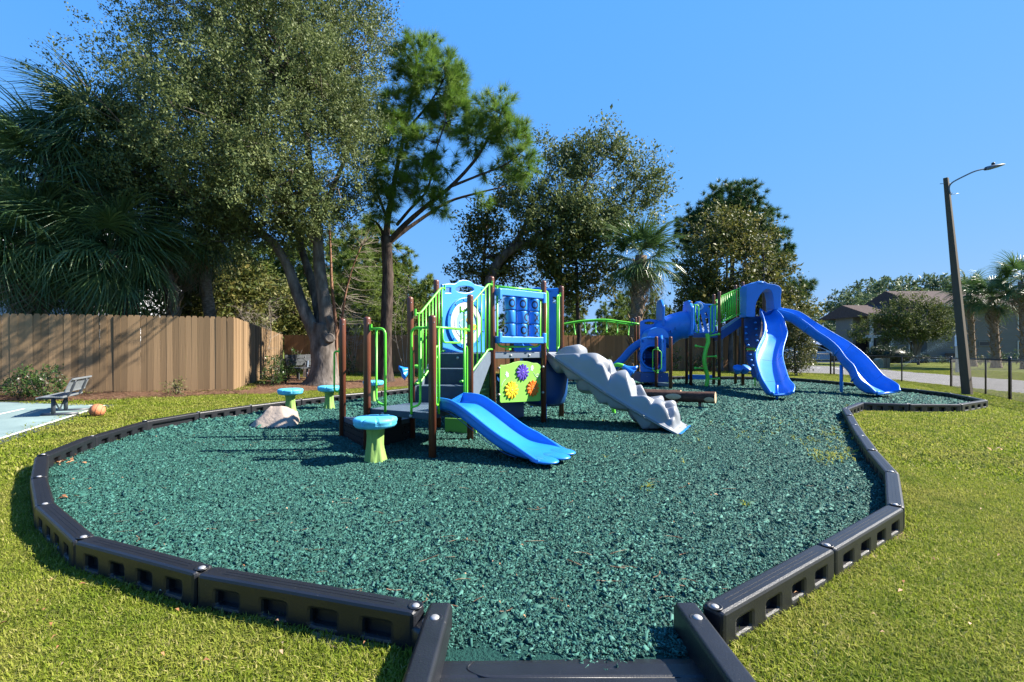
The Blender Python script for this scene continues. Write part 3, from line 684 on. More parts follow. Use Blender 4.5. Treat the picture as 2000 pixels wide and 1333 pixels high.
for A, B in zip(cl, cl[1:]):
    z0 = terr(*A); z1 = terr(*B)
    MB().tube([(A[0], A[1], z0 + CLH), (B[0], B[1], z1 + CLH)], .019, 8).build('top_rail', M['blackp'], root)
    MB().tube([(A[0], A[1], z0 + .05), (B[0], B[1], z1 + .05)], .005, 5).build('bottom_wire', M['blackp'], root)
    L = math.hypot(B[0] - A[0], B[1] - A[1]); b = MB(); H0, H1 = .04, CLH; hh = H1 - H0; stp = .072; s = -hh
    def pt(s_, h_): t = s_ / L; return Vector((A[0] + (B[0] - A[0]) * t, A[1] + (B[1] - A[1]) * t, z0 + (z1 - z0) * t + h_))
    nv_ = Vector((-(B[1] - A[1]) / L, (B[0] - A[0]) / L, 0)) * .0036
    while s < L:
        for sg in (1, -1):
            a0, a1 = (s, s + hh)
            lo, hi = max(a0, 0), min(a1, L)
            if hi - lo > .02:
                h_lo = H0 + (lo - a0); h_hi = H0 + (hi - a0)
                if sg < 0: h_lo, h_hi = H1 - (lo - a0), H1 - (hi - a0)
                p = pt(lo, h_lo) + nv_ * sg; q = pt(hi, h_hi) + nv_ * sg; dz_ = Vector((0, 0, .0044)); dn = nv_ * 1.0
                b.add([p - dz_, p + dn, p + dz_, q - dz_, q + dn, q + dz_], [(0, 1, 4, 3), (1, 2, 5, 4), (2, 0, 3, 5)])
        s += stp
    o = b.build('wire_mesh', M['wire'], root, kind='stuff')
    tw = MB(); s = 0
    while s < L:
        p = pt(s, CLH + .012); tw.add([p + Vector((-.012, 0, 0)), p + Vector((.012, 0, 0)), p + Vector((0, 0, .04))], [(0, 1, 2)]); s += .072
    tw.build('wire_twists', M['wire'], root, kind='stuff')

# ------------------------------------------------------------- leaning lamp pole
pb_ = G(1890, 773); Yp = pb_.y; root = thing('lamp_pole', 'leaning square wooden pole carrying a curved street light arm beside the chain link fence', 'street lamp', pb_)
base = Vector((pb_.x, Yp, pb_.z - .05)); top = W(1847.5, 348, Yp)
axis = (top - base).normalized(); R = Matrix.Rotation(radians(28), 3, 'Z'); b = MB(); v = []
for p, hw in ((base, .118), (base + (top - base) * .5, .095), (top, .060)):
    for sx, sy in ((-1, -1), (1, -1), (1, 1), (-1, 1)): v.append(p + R @ Vector((sx * hw, sy * hw, 0)))
f = [(3, 2, 1, 0), (8, 9, 10, 11)] + [(i * 4 + k, i * 4 + (k + 1) % 4, (i + 1) * 4 + (k + 1) % 4, (i + 1) * 4 + k) for i in range(2) for k in range(4)]
b.add(v, f); b.build('pole', M['pole'], root, bevel=.012)
arm = spline([W(1856, 379, Yp - .1), W(1854, 366, Yp - .12), W(1860, 357, Yp - .2), W(1880, 346, Yp - .3), W(1904, 335, Yp - .4), W(1926, 329.5, Yp - .45)], 26)
ao = MB().tube(V3(arm), .022, 8).build('arm', M['slate'], root)
MB().tube([W(1836, 359.5, Yp), W(1858, 358, Yp)], .010, 6).build('through_bolt', M['slate'], root)
MB().tube(V3(spline([W(1856, 376, Yp - .1), W(1860, 378, Yp - .1), W(1856, 381, Yp - .1), W(1872, 378, Yp - .1)], 10)), .007, 5).build('cable', M['blackp'], root)
hb = MB(); c0_ = W(1925, 331, Yp - .45); c1_ = W(1962, 323, Yp - .5); ax = (c1_ - c0_); secs = []
for t, w, h in ((0, .03, .05), (.03, .09, .06), (.3, .15, .065), (.7, .13, .045), (.95, .06, .02), (1, .02, .008)):
    c = c0_ + ax * t; secs.append([c + Vector((0, w * cos(a), h * sin(a) + .02)) for a in [2 * pi * k / 14 for k in range(15)]])
hb.grid(secs).build('lamp_head', M['slate'], root)
MB().lathe([(.045, -.02), (.045, .06), (.03, .075), (.004, .075)], 12, c0_ + ax * .4 + Vector((0, 0, .09))).build('photocell', M['blackp'], root)

# ------------------------------------------------------------- flower-topped stepping stools
def stool_mesh():
    s = MB(); n = 40; prof = [(.135, -.04), (.128, .03), (.112, .10), (.098, .19), (.092, .28), (.093, .36), (.105, .44)]
    rows = []
    for r, z in prof:
        rows.append([(r * (1 + .10 * sin(6 * a + z * 6) * (1 - z) + .05 * sin(11 * a - z * 9)) * cos(a), r * (1 + .10 * sin(6 * a + z * 6) * (1 - z) + .05 * sin(11 * a - z * 9)) * sin(a), z) for a in [2 * pi * k / n for k in range(n + 1)]])
    s.grid(rows)
    c = MB(); rows = []; npet = 9; n = 108
    for rr, z, notch in ((.03, .437, 0), (.15, .437, 0), (.225, .455, 0), (.248, .485, 0), (.246, .505, .2), (.252, .512, 1), (.255, .535, 1), (.247, .556, 1), (.21, .569, 1), (.13, .571, .9), (.05, .568, .5), (.03, .562, 0), (.001, .560, 0)):
        row = []
        for k in range(n + 1):
            a = 2 * pi * k / n; q = abs(sin(a * npet / 2)); g = max(0, 1 - q / .16) * notch
            row.append((rr * (1 - .07 * g) * cos(a), rr * (1 - .07 * g) * sin(a), z - .017 * g * (1 if rr > .06 else .4)))
        rows.append(row)
    c.grid(rows)
    return s, c
ms = [((733, 908), 'largest blue flower topped stepping stool, standing in front of the two step posts', 1.0, .2),
      ((567, 812), 'blue flower topped stepping stool standing right behind the boulder', .93, 1.1),
      ((643, 803), 'blue flower topped stepping stool partly behind the leftmost short brown post', .93, 2.0),
      ((729, 788), 'farthest blue flower topped stepping stool, beside the black border timbers', .95, 2.9)]
s_, c_ = stool_mesh(); proto = None
for p, lab, sc_, rz in ms:
    q = G(*p)
    if proto is None:
        proto = thing('stepping_stool', lab, 'stepping stool', (0, 0, 0), 'flower topped stepping stools in the mulch')
        s_.build('stem', M['stem'], proto); c_.build('flower_cap', M['cap'], proto)
        proto.location = q; proto.rotation_euler = (0, 0, rz)
    else: copy_tree(proto, q, rz, sc_, lab)

# ------------------------------------------------------------- boulder
q = G(519, 842); b = MB(); rows = []
prof_r = random.Random(5)
for i in range(25):
    th = pi * i / 24 * .62; row = []
    for k in range(49):
        a = 2 * pi * (k % 48) / 48; dv = Vector((sin(th) * cos(a), sin(th) * sin(a), cos(th)))
        r = 1 / max(abs(dv.x) ** 5 + abs(dv.y) ** 5 + abs(dv.z) ** 5, 1e-6) ** .2
        for nx_, ny_, nz_, dd in ((.75, -.3, .62, .80), (-.75, -.2, .68, .66), (.12, -.80, .60, .60), (-.5, -.6, .5, .72), (.92, .1, .25, .86), (0, .4, .9, .88), (-.05, -.1, 1, .93)):
            nn = Vector((nx_, ny_, nz_)).normalized(); dt = dv.dot(nn)
            if dt > .05: r = min(r, dd / dt)
        r *= 1 + .05 * mnoise.noise(dv * 2.2) + .028 * mnoise.noise(dv * 6) + .012 * mnoise.noise(dv * 15)
        row.append(q + Vector((dv.x * r * .44, dv.y * r * .32 + .22, dv.z * r * .365 + .03)))
    rows.append(row)
o = b.grid(rows).build('boulder', M['rock']); tag(o, 'tan boulder sitting on the mulch beside a blue flower stool', 'boulder')

# ------------------------------------------------------------- log balance beam
A = G(1245, 781) + Vector((0, .35, 0)); Bq = G(1392, 800); a0 = W(1238, 772, 11.3); a1 = W(1397.5, 777, 10.35)
root = thing('log_balance_beam', 'brown log balance beam on short posts in front of the far tower', 'balance beam', G(1370, 800))
def log_tube(p0, p1, r0, r1, name, mats):
    b = MB(); n = 22; rows = []; ax = (p1 - p0); t0 = ax.normalized(); u = Vector((0, 0, 1)); u = (u - u.dot(t0) * t0).normalized(); w = t0.cross(u)
    for i in range(20):
        t = i / 19; c = p0 + ax * t; r = r0 + (r1 - r0) * t; row = []
        for k in range(n + 1):
            a = 2 * pi * (k % n) / n; d_ = u * cos(a) + w * sin(a); rr = r * (1 + .05 * mnoise.noise(Vector((t * 9, cos(a) * 1.5, sin(a) * 1.5))))
            row.append(c + d_ * rr)
        rows.append(row)
    b.grid(rows); b.add(rows[-1][:n], [tuple(range(n))], 1); b.add(rows[0][:n], [tuple(range(n))], 1)
    return b.build(name, mats, root)
lg = log_tube(a0, a1, .115, .125, 'log', [M['log'], M['logend']])
log_tube(W(1240, 768, 11.9), W(1330, 771.5, 11.2), .11, .11, 'log', [M['log'], M['logend']])
for px, py, t in ((1315.5, 799, .48), (1368, 801.5, .82)):
    c = a0 + (a1 - a0) * t; g_ = g3(c.x, c.y)
    MB().tube([g_ - Vector((0, 0, .03)), c - Vector((0, 0, .09))], .032, 10).build('support_post', M['brown'], root)
for t in (.5, .9):
    c = W(1240, 768, 11.9).lerp(W(1330, 771.5, 11.2), t); MB().tube([g3(c.x, c.y, -.03), c - Vector((0, 0, .08))], .032, 10).build('support_post', M['brown'], root)

def patch_on_log(t, half, ang, hh):
    c = a0 + (a1 - a0) * t; ax = (a1 - a0).normalized(); b = MB(); rows = []
    for i in range(9):
        s = -1 + i / 4; row = []
        for k in range(7):
            w = (-1 + k / 3) * hh * sqrt(max(0.05, 1 - s * s)); an = ang + w; r = .121 + (a1 - a0).length * 0 + .006 * t
            u = Vector((0, 0, 1)); u = (u - u.dot(ax) * ax).normalized(); ww = Vector((0, -1, 0)); ww = (ww - ww.dot(ax) * ax).normalized()
            row.append(c + ax * s * half + (u * sin(an) + ww * cos(an)) * r)
        rows.append(row)
    b.grid(rows).build('bare_patch', M['logend'], lg)
patch_on_log(.52, .17, .05, .55); patch_on_log(.94, .11, -.35, .5)

# ------------------------------------------------------------- talk flowers
def talk(name, label, base, pts, head, dirv, hs):
    r = thing(name, label, 'talk tube', base)
    MB().tube(V3(spline(pts, 28)), .04, 12).build('tube', M['green'], r)
    b = MB(); R = Vector(dirv).to_track_quat('Z', 'Y').to_matrix(); n = 48; rows = []
    for rr, z in ((.035, -.03), (.05, 0), (.055, .05), (.085, .12), (.13, .20), (.165, .235), (.15, .225), (.10, .15), (.04, .08)):
        k_ = max(0, (z - .03) / .2); row = []
        for k in range(n + 1):
            a = 2 * pi * k / n; q = rr * hs * (1 + .20 * k_ * abs(sin(a * 2.5)) - .06); row.append(Vector(head) + R @ Vector((q * cos(a), q * sin(a), z * hs * (1 + .06 * k_ * cos(5 * a)))))
        rows.append(row)
    b.grid(rows).build('flower_bell', M['blue'], r)
tb = G(1200, 812)
talk('talk_flower', 'green curved talk tube with blue bell flower rising behind the grey rock climber', tb,
     [tb - Vector((0, 0, .03)), W(1196, 785, tb.y), W(1191, 745, tb.y + .05), W(1194, 722, tb.y + .05), W(1203, 713.5, tb.y), W(1213, 714, tb.y - .05), W(1219, 716.5, tb.y - .05)], W(1217, 716, tb.y - .05), (.72, -.2, -.52), 1.0)
tb = Vector((-2.0, 10.6, terr(-2, 10.6)))
talk('talk_flower', 'blue bell talk flower seen behind the stair posts of the nearer tower', tb,
     [tb - Vector((0, 0, .03)), W(826, 745, 10.6), W(822, 722, 10.6), W(812, 716, 10.6), W(804, 722, 10.6)], W(804, 721, 10.6), (-.8, -.35, -.35), 1.0)

# ------------------------------------------------------------- basketball, benches, game board
q = G(190, 815.5); r = .122; root = thing('basketball', 'orange basketball lying on the grass at the court edge', 'ball', q + Vector((0, 0, r)))
c = q + Vector((0, 0, r + .004)); MB().ball(c, r, 28).build('ball_skin', M['ball'], root)
Rb = Matrix.Rotation(.5, 3, 'X') @ Matrix.Rotation(.45, 3, 'Y') @ Matrix.Rotation(.3, 3, 'Z'); b = MB()
for fn in (lambda t: Vector((cos(t), sin(t), 0)), lambda t: Vector((0, cos(t), sin(t))), lambda t: Vector((.62 + .0 * t, cos(t) * .785, sin(t) * .785)), lambda t: Vector((-.62, cos(t) * .785, sin(t) * .785))):
    b.tube([c + Rb @ (fn(2 * pi * k / 40) * (r + .0005)) for k in range(40)], .0032, 5, closed=True)
b.build('seams', M['ink'], root)
M['benchtop'] = mat('bench_coating', (.15, .17, .19), .45, .5, var=.06, vscale=8)
M['benchleg'] = mat('bench_frame_paint', (.035, .042, .055), .4, .5)
# bench on the court, seen from its end
p0 = G(139, 807); root = thing('court_bench', 'grey perforated metal bench on the court beside the basketball', 'bench', p0)
dX = Vector((-.47, .88, 0)).normalized(); dY = Vector((-.88, -.47, 0)).normalized(); o0 = G(104.5, 814) - dX * .22 - dY * .10     # long axis, seat-front direction
def bp(l, f_, z):
    l *= .80; f_ *= .80; z *= .80; p = o0 + dX * l + dY * f_; p.z = terr(o0.x, o0.y) + .02 + z; return p
BL = 1.36
def slab(path, half_w, name, l0, l1, m, slots=6):
    b = MB(); n = 13; us = [l0 + (l1 - l0) * i / (n - 1) for i in range(n)]
    tpath = [Vector(p) for p in path]
    # frame rim
    for k in range(slots + 1):
        t = k / slots; i = min(int(t * (len(path) - 1)), len(path) - 2); u_ = t * (len(path) - 1) - i
        f_ = path[i][0] * (1 - u_) + path[i + 1][0] * u_; z_ = path[i][1] * (1 - u_) + path[i + 1][1] * u_
        w = .012 if 0 < k < slots else .022
        b.bar(bp(l0, f_, z_), bp(l1, f_, z_), w, w * 1.4)
    for u_ in us:
        P = [bp(u_, f_, z_) for f_, z_ in path]
        for a_, c_2 in zip(P, P[1:]): b.bar(a_, c_2, .03 if u_ in (us[0], us[-1]) else .018, .010, up=tuple((a_ - c_2).cross(dX)))
    return b.build(name, m, root)
slab([(-.10, .44), (.08, .45), (.28, .455), (.33, .43)], .2, 'seat', 0, BL, M['benchtop'], 14)
slab([(-.15, .56), (-.19, .68), (-.24, .80), (-.28, .84)], .2, 'backrest', 0, BL, M['benchtop'], 12)
for l in (.28, BL - .28):
    MB().tube([bp(l, -.30, .03), bp(l, .34, .03)], .03, 12).build('foot', M['benchleg'], root)
    MB().tube([bp(l, .13, .04), bp(l, .13, .43)], .033, 12).build('leg', M['benchleg'], root)
    MB().tube(V3(spline([bp(l, .38, .42), bp(l, .1, .40), bp(l, -.08, .42), bp(l, -.17, .54), bp(l, -.26, .82)], 18)), .022, 10).build('back_support', M['benchleg'], root)
MB().tube([bp(.28, .13, .38), bp(BL / 2, .13, .10), bp(BL - .28, .13, .38)], .014, 8).build('brace', M['benchleg'], root)
# bench by the far fence corner
p0 = G(585, 743); root = thing('fence_bench', 'dark bench with slatted back in the straw bed near the fence corner', 'bench', p0)
def bq(x, y, z): return p0 + Vector((x, y, z))
M['benchdark'] = mat('weathered_dark_bench', (.045, .05, .055), .6, .4, var=.2, vscale=9)
Mr = Matrix.Rotation(radians(-28), 3, 'Z')
def bq(x, y, z): return p0 + Mr @ Vector((x, y, z))
for i in range(3): MB().bar(bq(-.10 + i * .15, -.35, .46 - .004 * i), bq(-.10 + i * .15, .75, .46 - .004 * i), .135, .04).build('seat_slat', M['benchdark'], root)
for i in range(3): MB().bar(bq(-.26 - i * .045, -.35, .60 + i * .135), bq(-.26 - i * .045, .75, .60 + i * .135), .03, .125).build('back_slat', M['benchdark'], root)
for y in (-.1, .5):
    MB().bar(bq(.05, y, -.02), bq(.05, y, .44), .09, .07, up=(0, 1, 0)).build('leg', M['benchdark'], root)
    MB().tube(V3(spline([bq(.25, y, .43), bq(-.1, y, .43), bq(-.22, y, .52), bq(-.36, y, .92)], 10)), .025, 8).build('back_support', M['benchdark'], root)
# leaning plain grey board frame and striped game board
q = G(604, 738.5); root = thing('bean_bag_board', 'white and red striped bean bag toss board leaning against the oak trunk side', 'game board', q)
M['redstripe'] = mat('faded_red_stripe', (.62, .22, .17), .7, .3, var=.25, vscale=6); M['boardw'] = mat('weathered_white_board', (.62, .60, .56), .7, .3, var=.12, vscale=6)
Mx = frameM((q.x - .26, q.y, 0), (q.x + .26, q.y - .05, 0), q.z - .01) @ Matrix.Rotation(radians(-14), 4, 'X') 
b = MB(); b.plate([(0, 0), (.52, 0), (.52, .95), (0, .95)], [circ(.30, .42, .07, .075, 20)], .03, .003, Mx); b.build('board_face', M['boardw'], root)
for x0, x1 in ((.15, .22), (.34, .42)):
    for y0, y1 in ((.02, .32), (.50, .93)): MB().prism([(x0, y0), (x1, y0), (x1 - .01, y1), (x0 - .01, y1)], .0165, .0185, Mx).build('stripe', M['redstripe'], root)
MB().box(Mx @ Vector((-.02, .48, -.10)), (.02, .28, .9), None).build('side_panel', M['benchdark'], root)
q = G(588, 743.5); o = MB()
o.tube([q + Vector((-.05, .6, 0)), q + Vector((-.02, .55, .70)), q + Vector((.04, .5, .70)), q + Vector((.16, .1, .0))], .03, 8)
o = o.build('board_stand', M['slate']); tag(o, 'grey folding stand frame leaning behind the dark bench by the fence corner', 'stand')
# ------------------------------------------------------------- nearer play tower
P = {1: (-2.53, 7.08), 2: (-1.90, 6.22), 3: (-.97, 5.78), 4: (-.61, 6.91), 5: (-1.46, 6.95), 6: (-1.22, 7.85), 7: (-.30, 7.68), 8: (.56, 8.40), 9: (.94, 9.03), 10: (0, 9.12), 11: (-.44, 8.74)}
PT = {1: 1.89, 2: 1.86, 3: 1.85, 4: 2.23, 5: 2.20, 6: 2.58, 7: 2.61, 8: 2.64, 9: 2.63, 10: 2.58, 11: 2.63}
ts = thing('small_play_tower', 'nearer play tower with tic tac toe panel, short blue slide and grey rock climber', 'play tower', (-.5, 7.3, .08))
ZD = 1.375; ZL = .655
def add_post(root, x, y, zt, lean=0, r=.0475, name='post'):
    z0 = terr(x, y) - .05; b = MB(); h = zt - z0
    b.lathe([(r, 0), (r, h - .035), (r * .95, h - .018), (r * .72, h - .005), (r * .3, h)], 18, (x, y, z0))
    b.v = [(vx + lean * (vz - z0) / h, vy, vz) for vx, vy, vz in b.v]
    o = b.build(name, M['brown'], root)
    MB().ball((x + r * .55 + lean, y - r * .80, zt - .09), (.007, .007, .007), 8).build('cap_rivet', M['steel'], o)
    return o
for k in P: add_post(ts, *P[k], PT[k], -.035 if k in (5, 6, 7) else 0)
def pv(k, z): return Vector((*P[k], z))
def bracket(p, r_=.024):
    pass
def deck(root, ids, pts, zt, th, mat_top, mat_edge, name='deck'):
    b = MB(); n = len(pts); cx = sum(p[0] for p in pts) / n; cy = sum(p[1] for p in pts) / n
    q = [(cx + (x - cx) * .985, cy + (y - cy) * .985) for x, y in pts]
    if sum(q[i][0] * q[(i + 1) % n][1] - q[(i + 1) % n][0] * q[i][1] for i in range(n)) < 0: q = q[::-1]
    b.prism(q, zt - th, zt); b.m[1] = 1
    return b.build(name, [mat_edge, mat_top], root, bevel=.008)
# perforated deck material: real small dimples as bump
def perforated(name, col):
    m = mat(name, col, .5, .45, var=.1, vscale=6); n = m.node_tree.nodes; l = m.node_tree.links; p = n['Principled BSDF']
    tc = n.new('ShaderNodeTexCoord'); vo = n.new('ShaderNodeTexVoronoi'); vo.inputs['Scale'].default_value = 26; vo.inputs['Randomness'].default_value = 0
    l.new(tc.outputs['Object'], vo.inputs['Vector']); b = n.new('ShaderNodeBump'); b.inputs['Strength'].default_value = .9; b.inputs['Distance'].default_value = .012
    l.new(vo.outputs['Distance'], b.inputs['Height']); l.new(b.outputs[0], p.inputs['Normal']); return m
M['decktop'] = perforated('perforated_deck', (.075, .11, .15))
du = deck(ts, None, [P[k] for k in (6, 7, 8, 9, 10, 11)], ZD, .10, M['decktop'], M['slate'])
dl = deck(ts, None, [P[k] for k in (2, 3, 4, 5)], ZL, .085, M['decktop'], M['navy'])
stp = deck(ts, None, [P[1], P[2], P[5]], .425, .075, M['decktop'], M['navy'], 'step')
def face_bolts(root, a, b, z, fr, off_=.02):
    A = Vector((*a, 0)); B = Vector((*b, 0)); d_ = (B - A); n_ = Vector((d_.y, -d_.x, 0)).normalized()
    for f in fr:
        c = A + d_ * f + n_ * off_; c.z = z
        MB().lathe([(.022, -.01), (.022, .004), (.013, .010), (.003, .012)], 12, c, n_.to_track_quat('Z', 'Y').to_matrix()).build('bolt', M['steel'], root)
face_bolts(dl, P[2], P[3], ZL - .055, (.25, .68), -.002); face_bolts(du, P[7], P[8], ZD - .05, (.33, .70), .0)
# perforated riser screens hanging under the low decks
def screen(root, a, b, z0, z1, m, name='riser_screen', holes=True, inset=.02, n=8, hr=.014):
    A = Vector((*a, 0)); B = Vector((*b, 0)); L = (B - A).length; Mx = frameM(a, b, z0); hs = []
    if holes:
        nx = int(L / .075); ny = int((z1 - z0) / .075)
        hs = [circ(.06 + (L - .12) * (i + .5) / nx + (.018 if j % 2 else 0), (z1 - z0) * (j + .5) / ny, hr, hr, 6) for i in range(nx) for j in range(ny)]
    b_ = MB(); b_.plate([(inset, 0), (L - inset, 0), (L - inset, z1 - z0), (inset, z1 - z0)], hs, .008, .001, Mx); return b_.build(name, m, root)
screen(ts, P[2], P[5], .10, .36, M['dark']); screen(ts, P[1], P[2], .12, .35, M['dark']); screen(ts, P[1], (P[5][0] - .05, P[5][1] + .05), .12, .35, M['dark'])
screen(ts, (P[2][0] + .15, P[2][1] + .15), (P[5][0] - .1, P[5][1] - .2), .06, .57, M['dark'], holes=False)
# stairs between low and high deck
b = MB(); A5 = Vector((*P[5], 0)); A4 = Vector((*P[4], 0)); A6 = Vector((*P[6], 0)); A7 = Vector((*P[7], 0)); k = 3
stt = None
sa = A5.lerp(A4, .06); sb = A5.lerp(A4, .90); ta = A6.lerp(A7, .06); tb_ = A6.lerp(A7, .92)
for i in range(k):
    t0 = i / k; t1 = (i + 1) / k; z0 = ZL + (ZD - ZL) * i / k; z1 = ZL + (ZD - ZL) * (i + 1) / k - (.0 if i < k - 1 else .012)
    l0 = sa.lerp(ta, t0 + .02); r0 = sb.lerp(tb_, t0 + .02); l1 = sa.lerp(ta, t1 + .02); r1 = sb.lerp(tb_, t1 + .02)
    q = MB(); q.prism([(l0.x, l0.y), (r0.x, r0.y), (r1.x, r1.y), (l1.x, l1.y)], z0 - .01, z1); q.m[1] = 1
    o = q.build('stair_step', [M['navy'], M['decktop']], ts, bevel=.012)
    if i == k - 1: face_bolts(o, (l0.x, l0.y), (r0.x, r0.y), z1 - .07, (.5,), .004)
def stringer(a, b, name='stringer'):
    Mx = frameM((a.x, a.y), (b.x, b.y), 0); L = (b - a).length
    q = MB(); q.plate(rpoly([(0.02, ZL - .06), (.25, ZL - .06), (L - .02, ZD - .17), (L - .02, ZD + .01), (L - .14, ZD + .01), (.0, ZL + .26)], .02), [], .035, .004, Mx); return q.build(name, M['slate'], ts)
stringer(A4 + Vector((-.06, 0, 0)), A7 + Vector((-.05, -.04, 0))); stringer(A5 + Vector((.03, 0, 0)), A6 + Vector((.05, 0, 0)))

GR = .0165
def tubes(root, name, paths, r=GR, m='green'):
    b = MB()
    for p in paths: b.tube(p, r, 10)
    return b.build(name, M[m], root)
def picket_rail(root, a, b, zt0, zt1, zb0, zb1, n, flat=.12, name='stair_rail', r=GR, pr=.0125, ext0=.0):
    a = Vector((*a[:2], 0)); b = Vector((*b[:2], 0)); d_ = b - a; L = d_.length; f = flat / L
    def at(t, z): q = a + d_ * t; q.z = z; return q
    top = fillet([at(-ext0, zt0), at(f, zt0), at(1 - f, zt1), at(1, zt1)], .10); bot = fillet([at(-ext0, zb0), at(f, zb0), at(1 - f, zb1), at(1, zb1)], .10)
    o = MB().tube(top, r, 10).build(name, M['green'], root); MB().tube(bot, r, 10).build('bottom_rail', M['green'], o)
    def zz(t, z0, z1): return z0 if t < f else z1 if t > 1 - f else z0 + (z1 - z0) * (t - f) / (1 - 2 * f)
    for i in range(n):
        t = f * .8 + (1 - f * 1.6) * i / (n - 1)
        MB().tube([at(t, zz(t, zb0, zb1)), at(t, zz(t, zt0, zt1))], pr, 8).build('picket', M['green'], o)
    for t, z in ((-ext0, zt0), (1, zt1)):
        MB().box(at(t, z) + Vector((0, 0, .015)), (.022, .05, .10)).build('rail_bracket', M['green'], o)
    return o
picket_rail(ts, A5 + Vector((.05, -.03, 0)), A6 + Vector((.12, -.10, 0)), 1.955, 2.42, .93, 1.40, 8)
picket_rail(ts, A4 + Vector((-.13, -.12, 0)), A7 + Vector((-.02, -.05, 0)), 1.98, 2.465, .97, 1.43, 7)
# entry loops on the low deck, between post 2 and post 3
d23 = (Vector((*P[3], 0)) - Vector((*P[2], 0))); d23n = d23.normalized()
def on23(s, z): q = Vector((*P[2], 0)) + d23n * s; q.z = z; return q
L23 = d23.length
def loop(root, f, s0, s1, s2, ztop, zbot, ztop_b, name='grab_loop', r=GR):
    """hand loop: from a post (s0) along the top to s2, down, with an inner bar at s1"""
    b = MB(); b.tube(fillet([f(s0, ztop), f(s2, ztop), f(s2, zbot - .03)], .09), r, 10)
    b.tube(fillet([f(s1, ztop), f(s1, zbot + .09), f(s2, zbot + .055)], .10), r * .9, 10)
    o = b.build(name, M['green'], root); MB().box(f(s0 + .01 * (1 if s2 > s0 else -1), ztop + .02), (.03, .03, .085)).build('rail_bracket', M['green'], o); return o
loop(ts, on23, .05, .155, .30, 1.70, ZL, 0); loop(ts, on23, L23 - .05, L23 - .18, L23 - .315, 1.70, ZL, 0)
# slide guard between post 3 and post 4
d34 = (Vector((*P[4], 0)) - Vector((*P[3], 0))); L34 = d34.length; d34n = d34.normalized()
def on34(s, z): q = Vector((*P[3], 0)) + d34n * s; q.z = z; return q
b = MB(); b.tube([on34(.04, 1.705), on34(L34 - .04, 1.715)], GR, 10)
b.tube(fillet([on34(.28, 1.70), on34(.28, 1.52), on34(.86, 1.52), on34(.86, 1.71)], .08), GR * .9, 10)
for s in (.17, .98): b.tube([on34(s, 1.70), on34(s, ZL - .03)], GR, 10)
b.tube(fillet([on34(.17, 1.47), on34(.09, 1.47), on34(.09, .74), on34(.17, .74)], .06), GR * .85, 10)
b.tube(fillet([on34(.98, 1.47), on34(1.07, 1.47), on34(1.07, .74), on34(.98, .74)], .06), GR * .85, 10)
gd = b.build('slide_guard', M['green'], ts)
for s in (.05, L34 - .05): MB().box(on34(s, 1.735), (.03, .05, .10)).build('rail_bracket', M['green'], gd)
# grab loop on the leftmost step post
def onl(s, z): return Vector((P[1][0] - s, P[1][1], z))
b = MB(); b.tube(fillet([onl(.03, 1.40), onl(.125, 1.40), onl(.125, .80), onl(.03, .80)], .075), GR * .85, 10); o = b.build('grab_loop', M['green'], ts)
for z in (1.41, .79): MB().box(onl(.045, z), (.03, .03, .08)).build('rail_bracket', M['green'], o)

# ---- short slide with webbed-foot exit
def slide_u(root, name, C, half, wall, mats, thick=.028, sub=1, lip=.03):
    """open chute: C centre-line of the bed (Vector), half widths, wall heights"""
    b = MB(); rows = []; n = len(C)
    for i in range(n):
        t = (C[min(i + 1, n - 1)] - C[max(i - 1, 0)]); th = Vector((t.x, t.y, 0)).normalized(); s = Vector((-th.y, th.x, 0)); t.normalize(); up = s.cross(t) * -1
        if up.z < 0: up = -up
        h = half[i]; w = wall[i]; T = thick; c = C[i]
        sec = [(-h - lip - T * .3, w - .035), (-h - lip, w - .003), (-h - lip * .5, w + .008), (-h - .002, w - .003), (-h + .004, w * .8), (-h + .010, w * .45), (-h + .022, min(.055, w * .3)), (-h + .06, .012), (-h * .5, .002), (0, 0)]
        sec = sec + [(-x, z) for x, z in sec[-2::-1]]
        und = [(h + T * .9, w * .55), (h + T * .6, .0), (h * .8, -T * 1.2), (0, -T * 1.3), (-h * .8, -T * 1.2), (-h - T * .6, .0), (-h - T * .9, w * .55)]
        sec = sec + und; sec.append(sec[0])
        rows.append([c + s * x + up * z for x, z in sec])
    b.grid(rows); m = len(rows[0]) - 1
    b.add(rows[0][:m], [tuple(range(m))]); b.add(rows[-1][:m], [tuple(range(m))[::-1]])
    o = b.build(name, mats, root); me = o.data
    if sub: q = o.modifiers.new('s', 'SUBSURF'); q.levels = sub; q.render_levels = sub
    return o
S0 = Vector((-.80, 6.32, 0)); sdir = Vector((.875, -.485, 0)).normalized()
zp = [(s_ * .915, z_) for s_, z_ in [(-.06, .675), (.10, .675), (.24, .66), (.40, .59), (.62, .475), (.84, .355), (1.04, .265), (1.20, .22), (1.36, .20), (1.52, .19), (1.60, .188)]]
zz = spline(zp, 26); C = []; hw = []; wl = []
for s, z in zz:
    C.append(S0 + sdir * s + Vector((0, 0, z))); hw.append(.335 + .02 * min(max(s - .8, 0) / .6, 1))
    wl.append(.145 if s < 1.05 else max(.012, .145 - .133 * min(1, ((s - 1.05) / .39)) ** 1.3))
sl = slide_u(ts, 'short_slide', C, hw, wl, M['blue'], sub=2)
sside = Vector((-sdir.y, sdir.x, 0)); b = MB()
for w, s, a in ((-.245, 1.465, -.14), (0, 1.50, 0), (.245, 1.465, .14)):
    R = Matrix.Rotation(atan2(sdir.y, sdir.x) + a, 3, 'Z'); c = S0 + sdir * s + sside * w + Vector((0, 0, .172)); b.ball(c, (.185, .138, .036), 28, 0, R)
b.build('webbed_toe', M['blue'], sl)
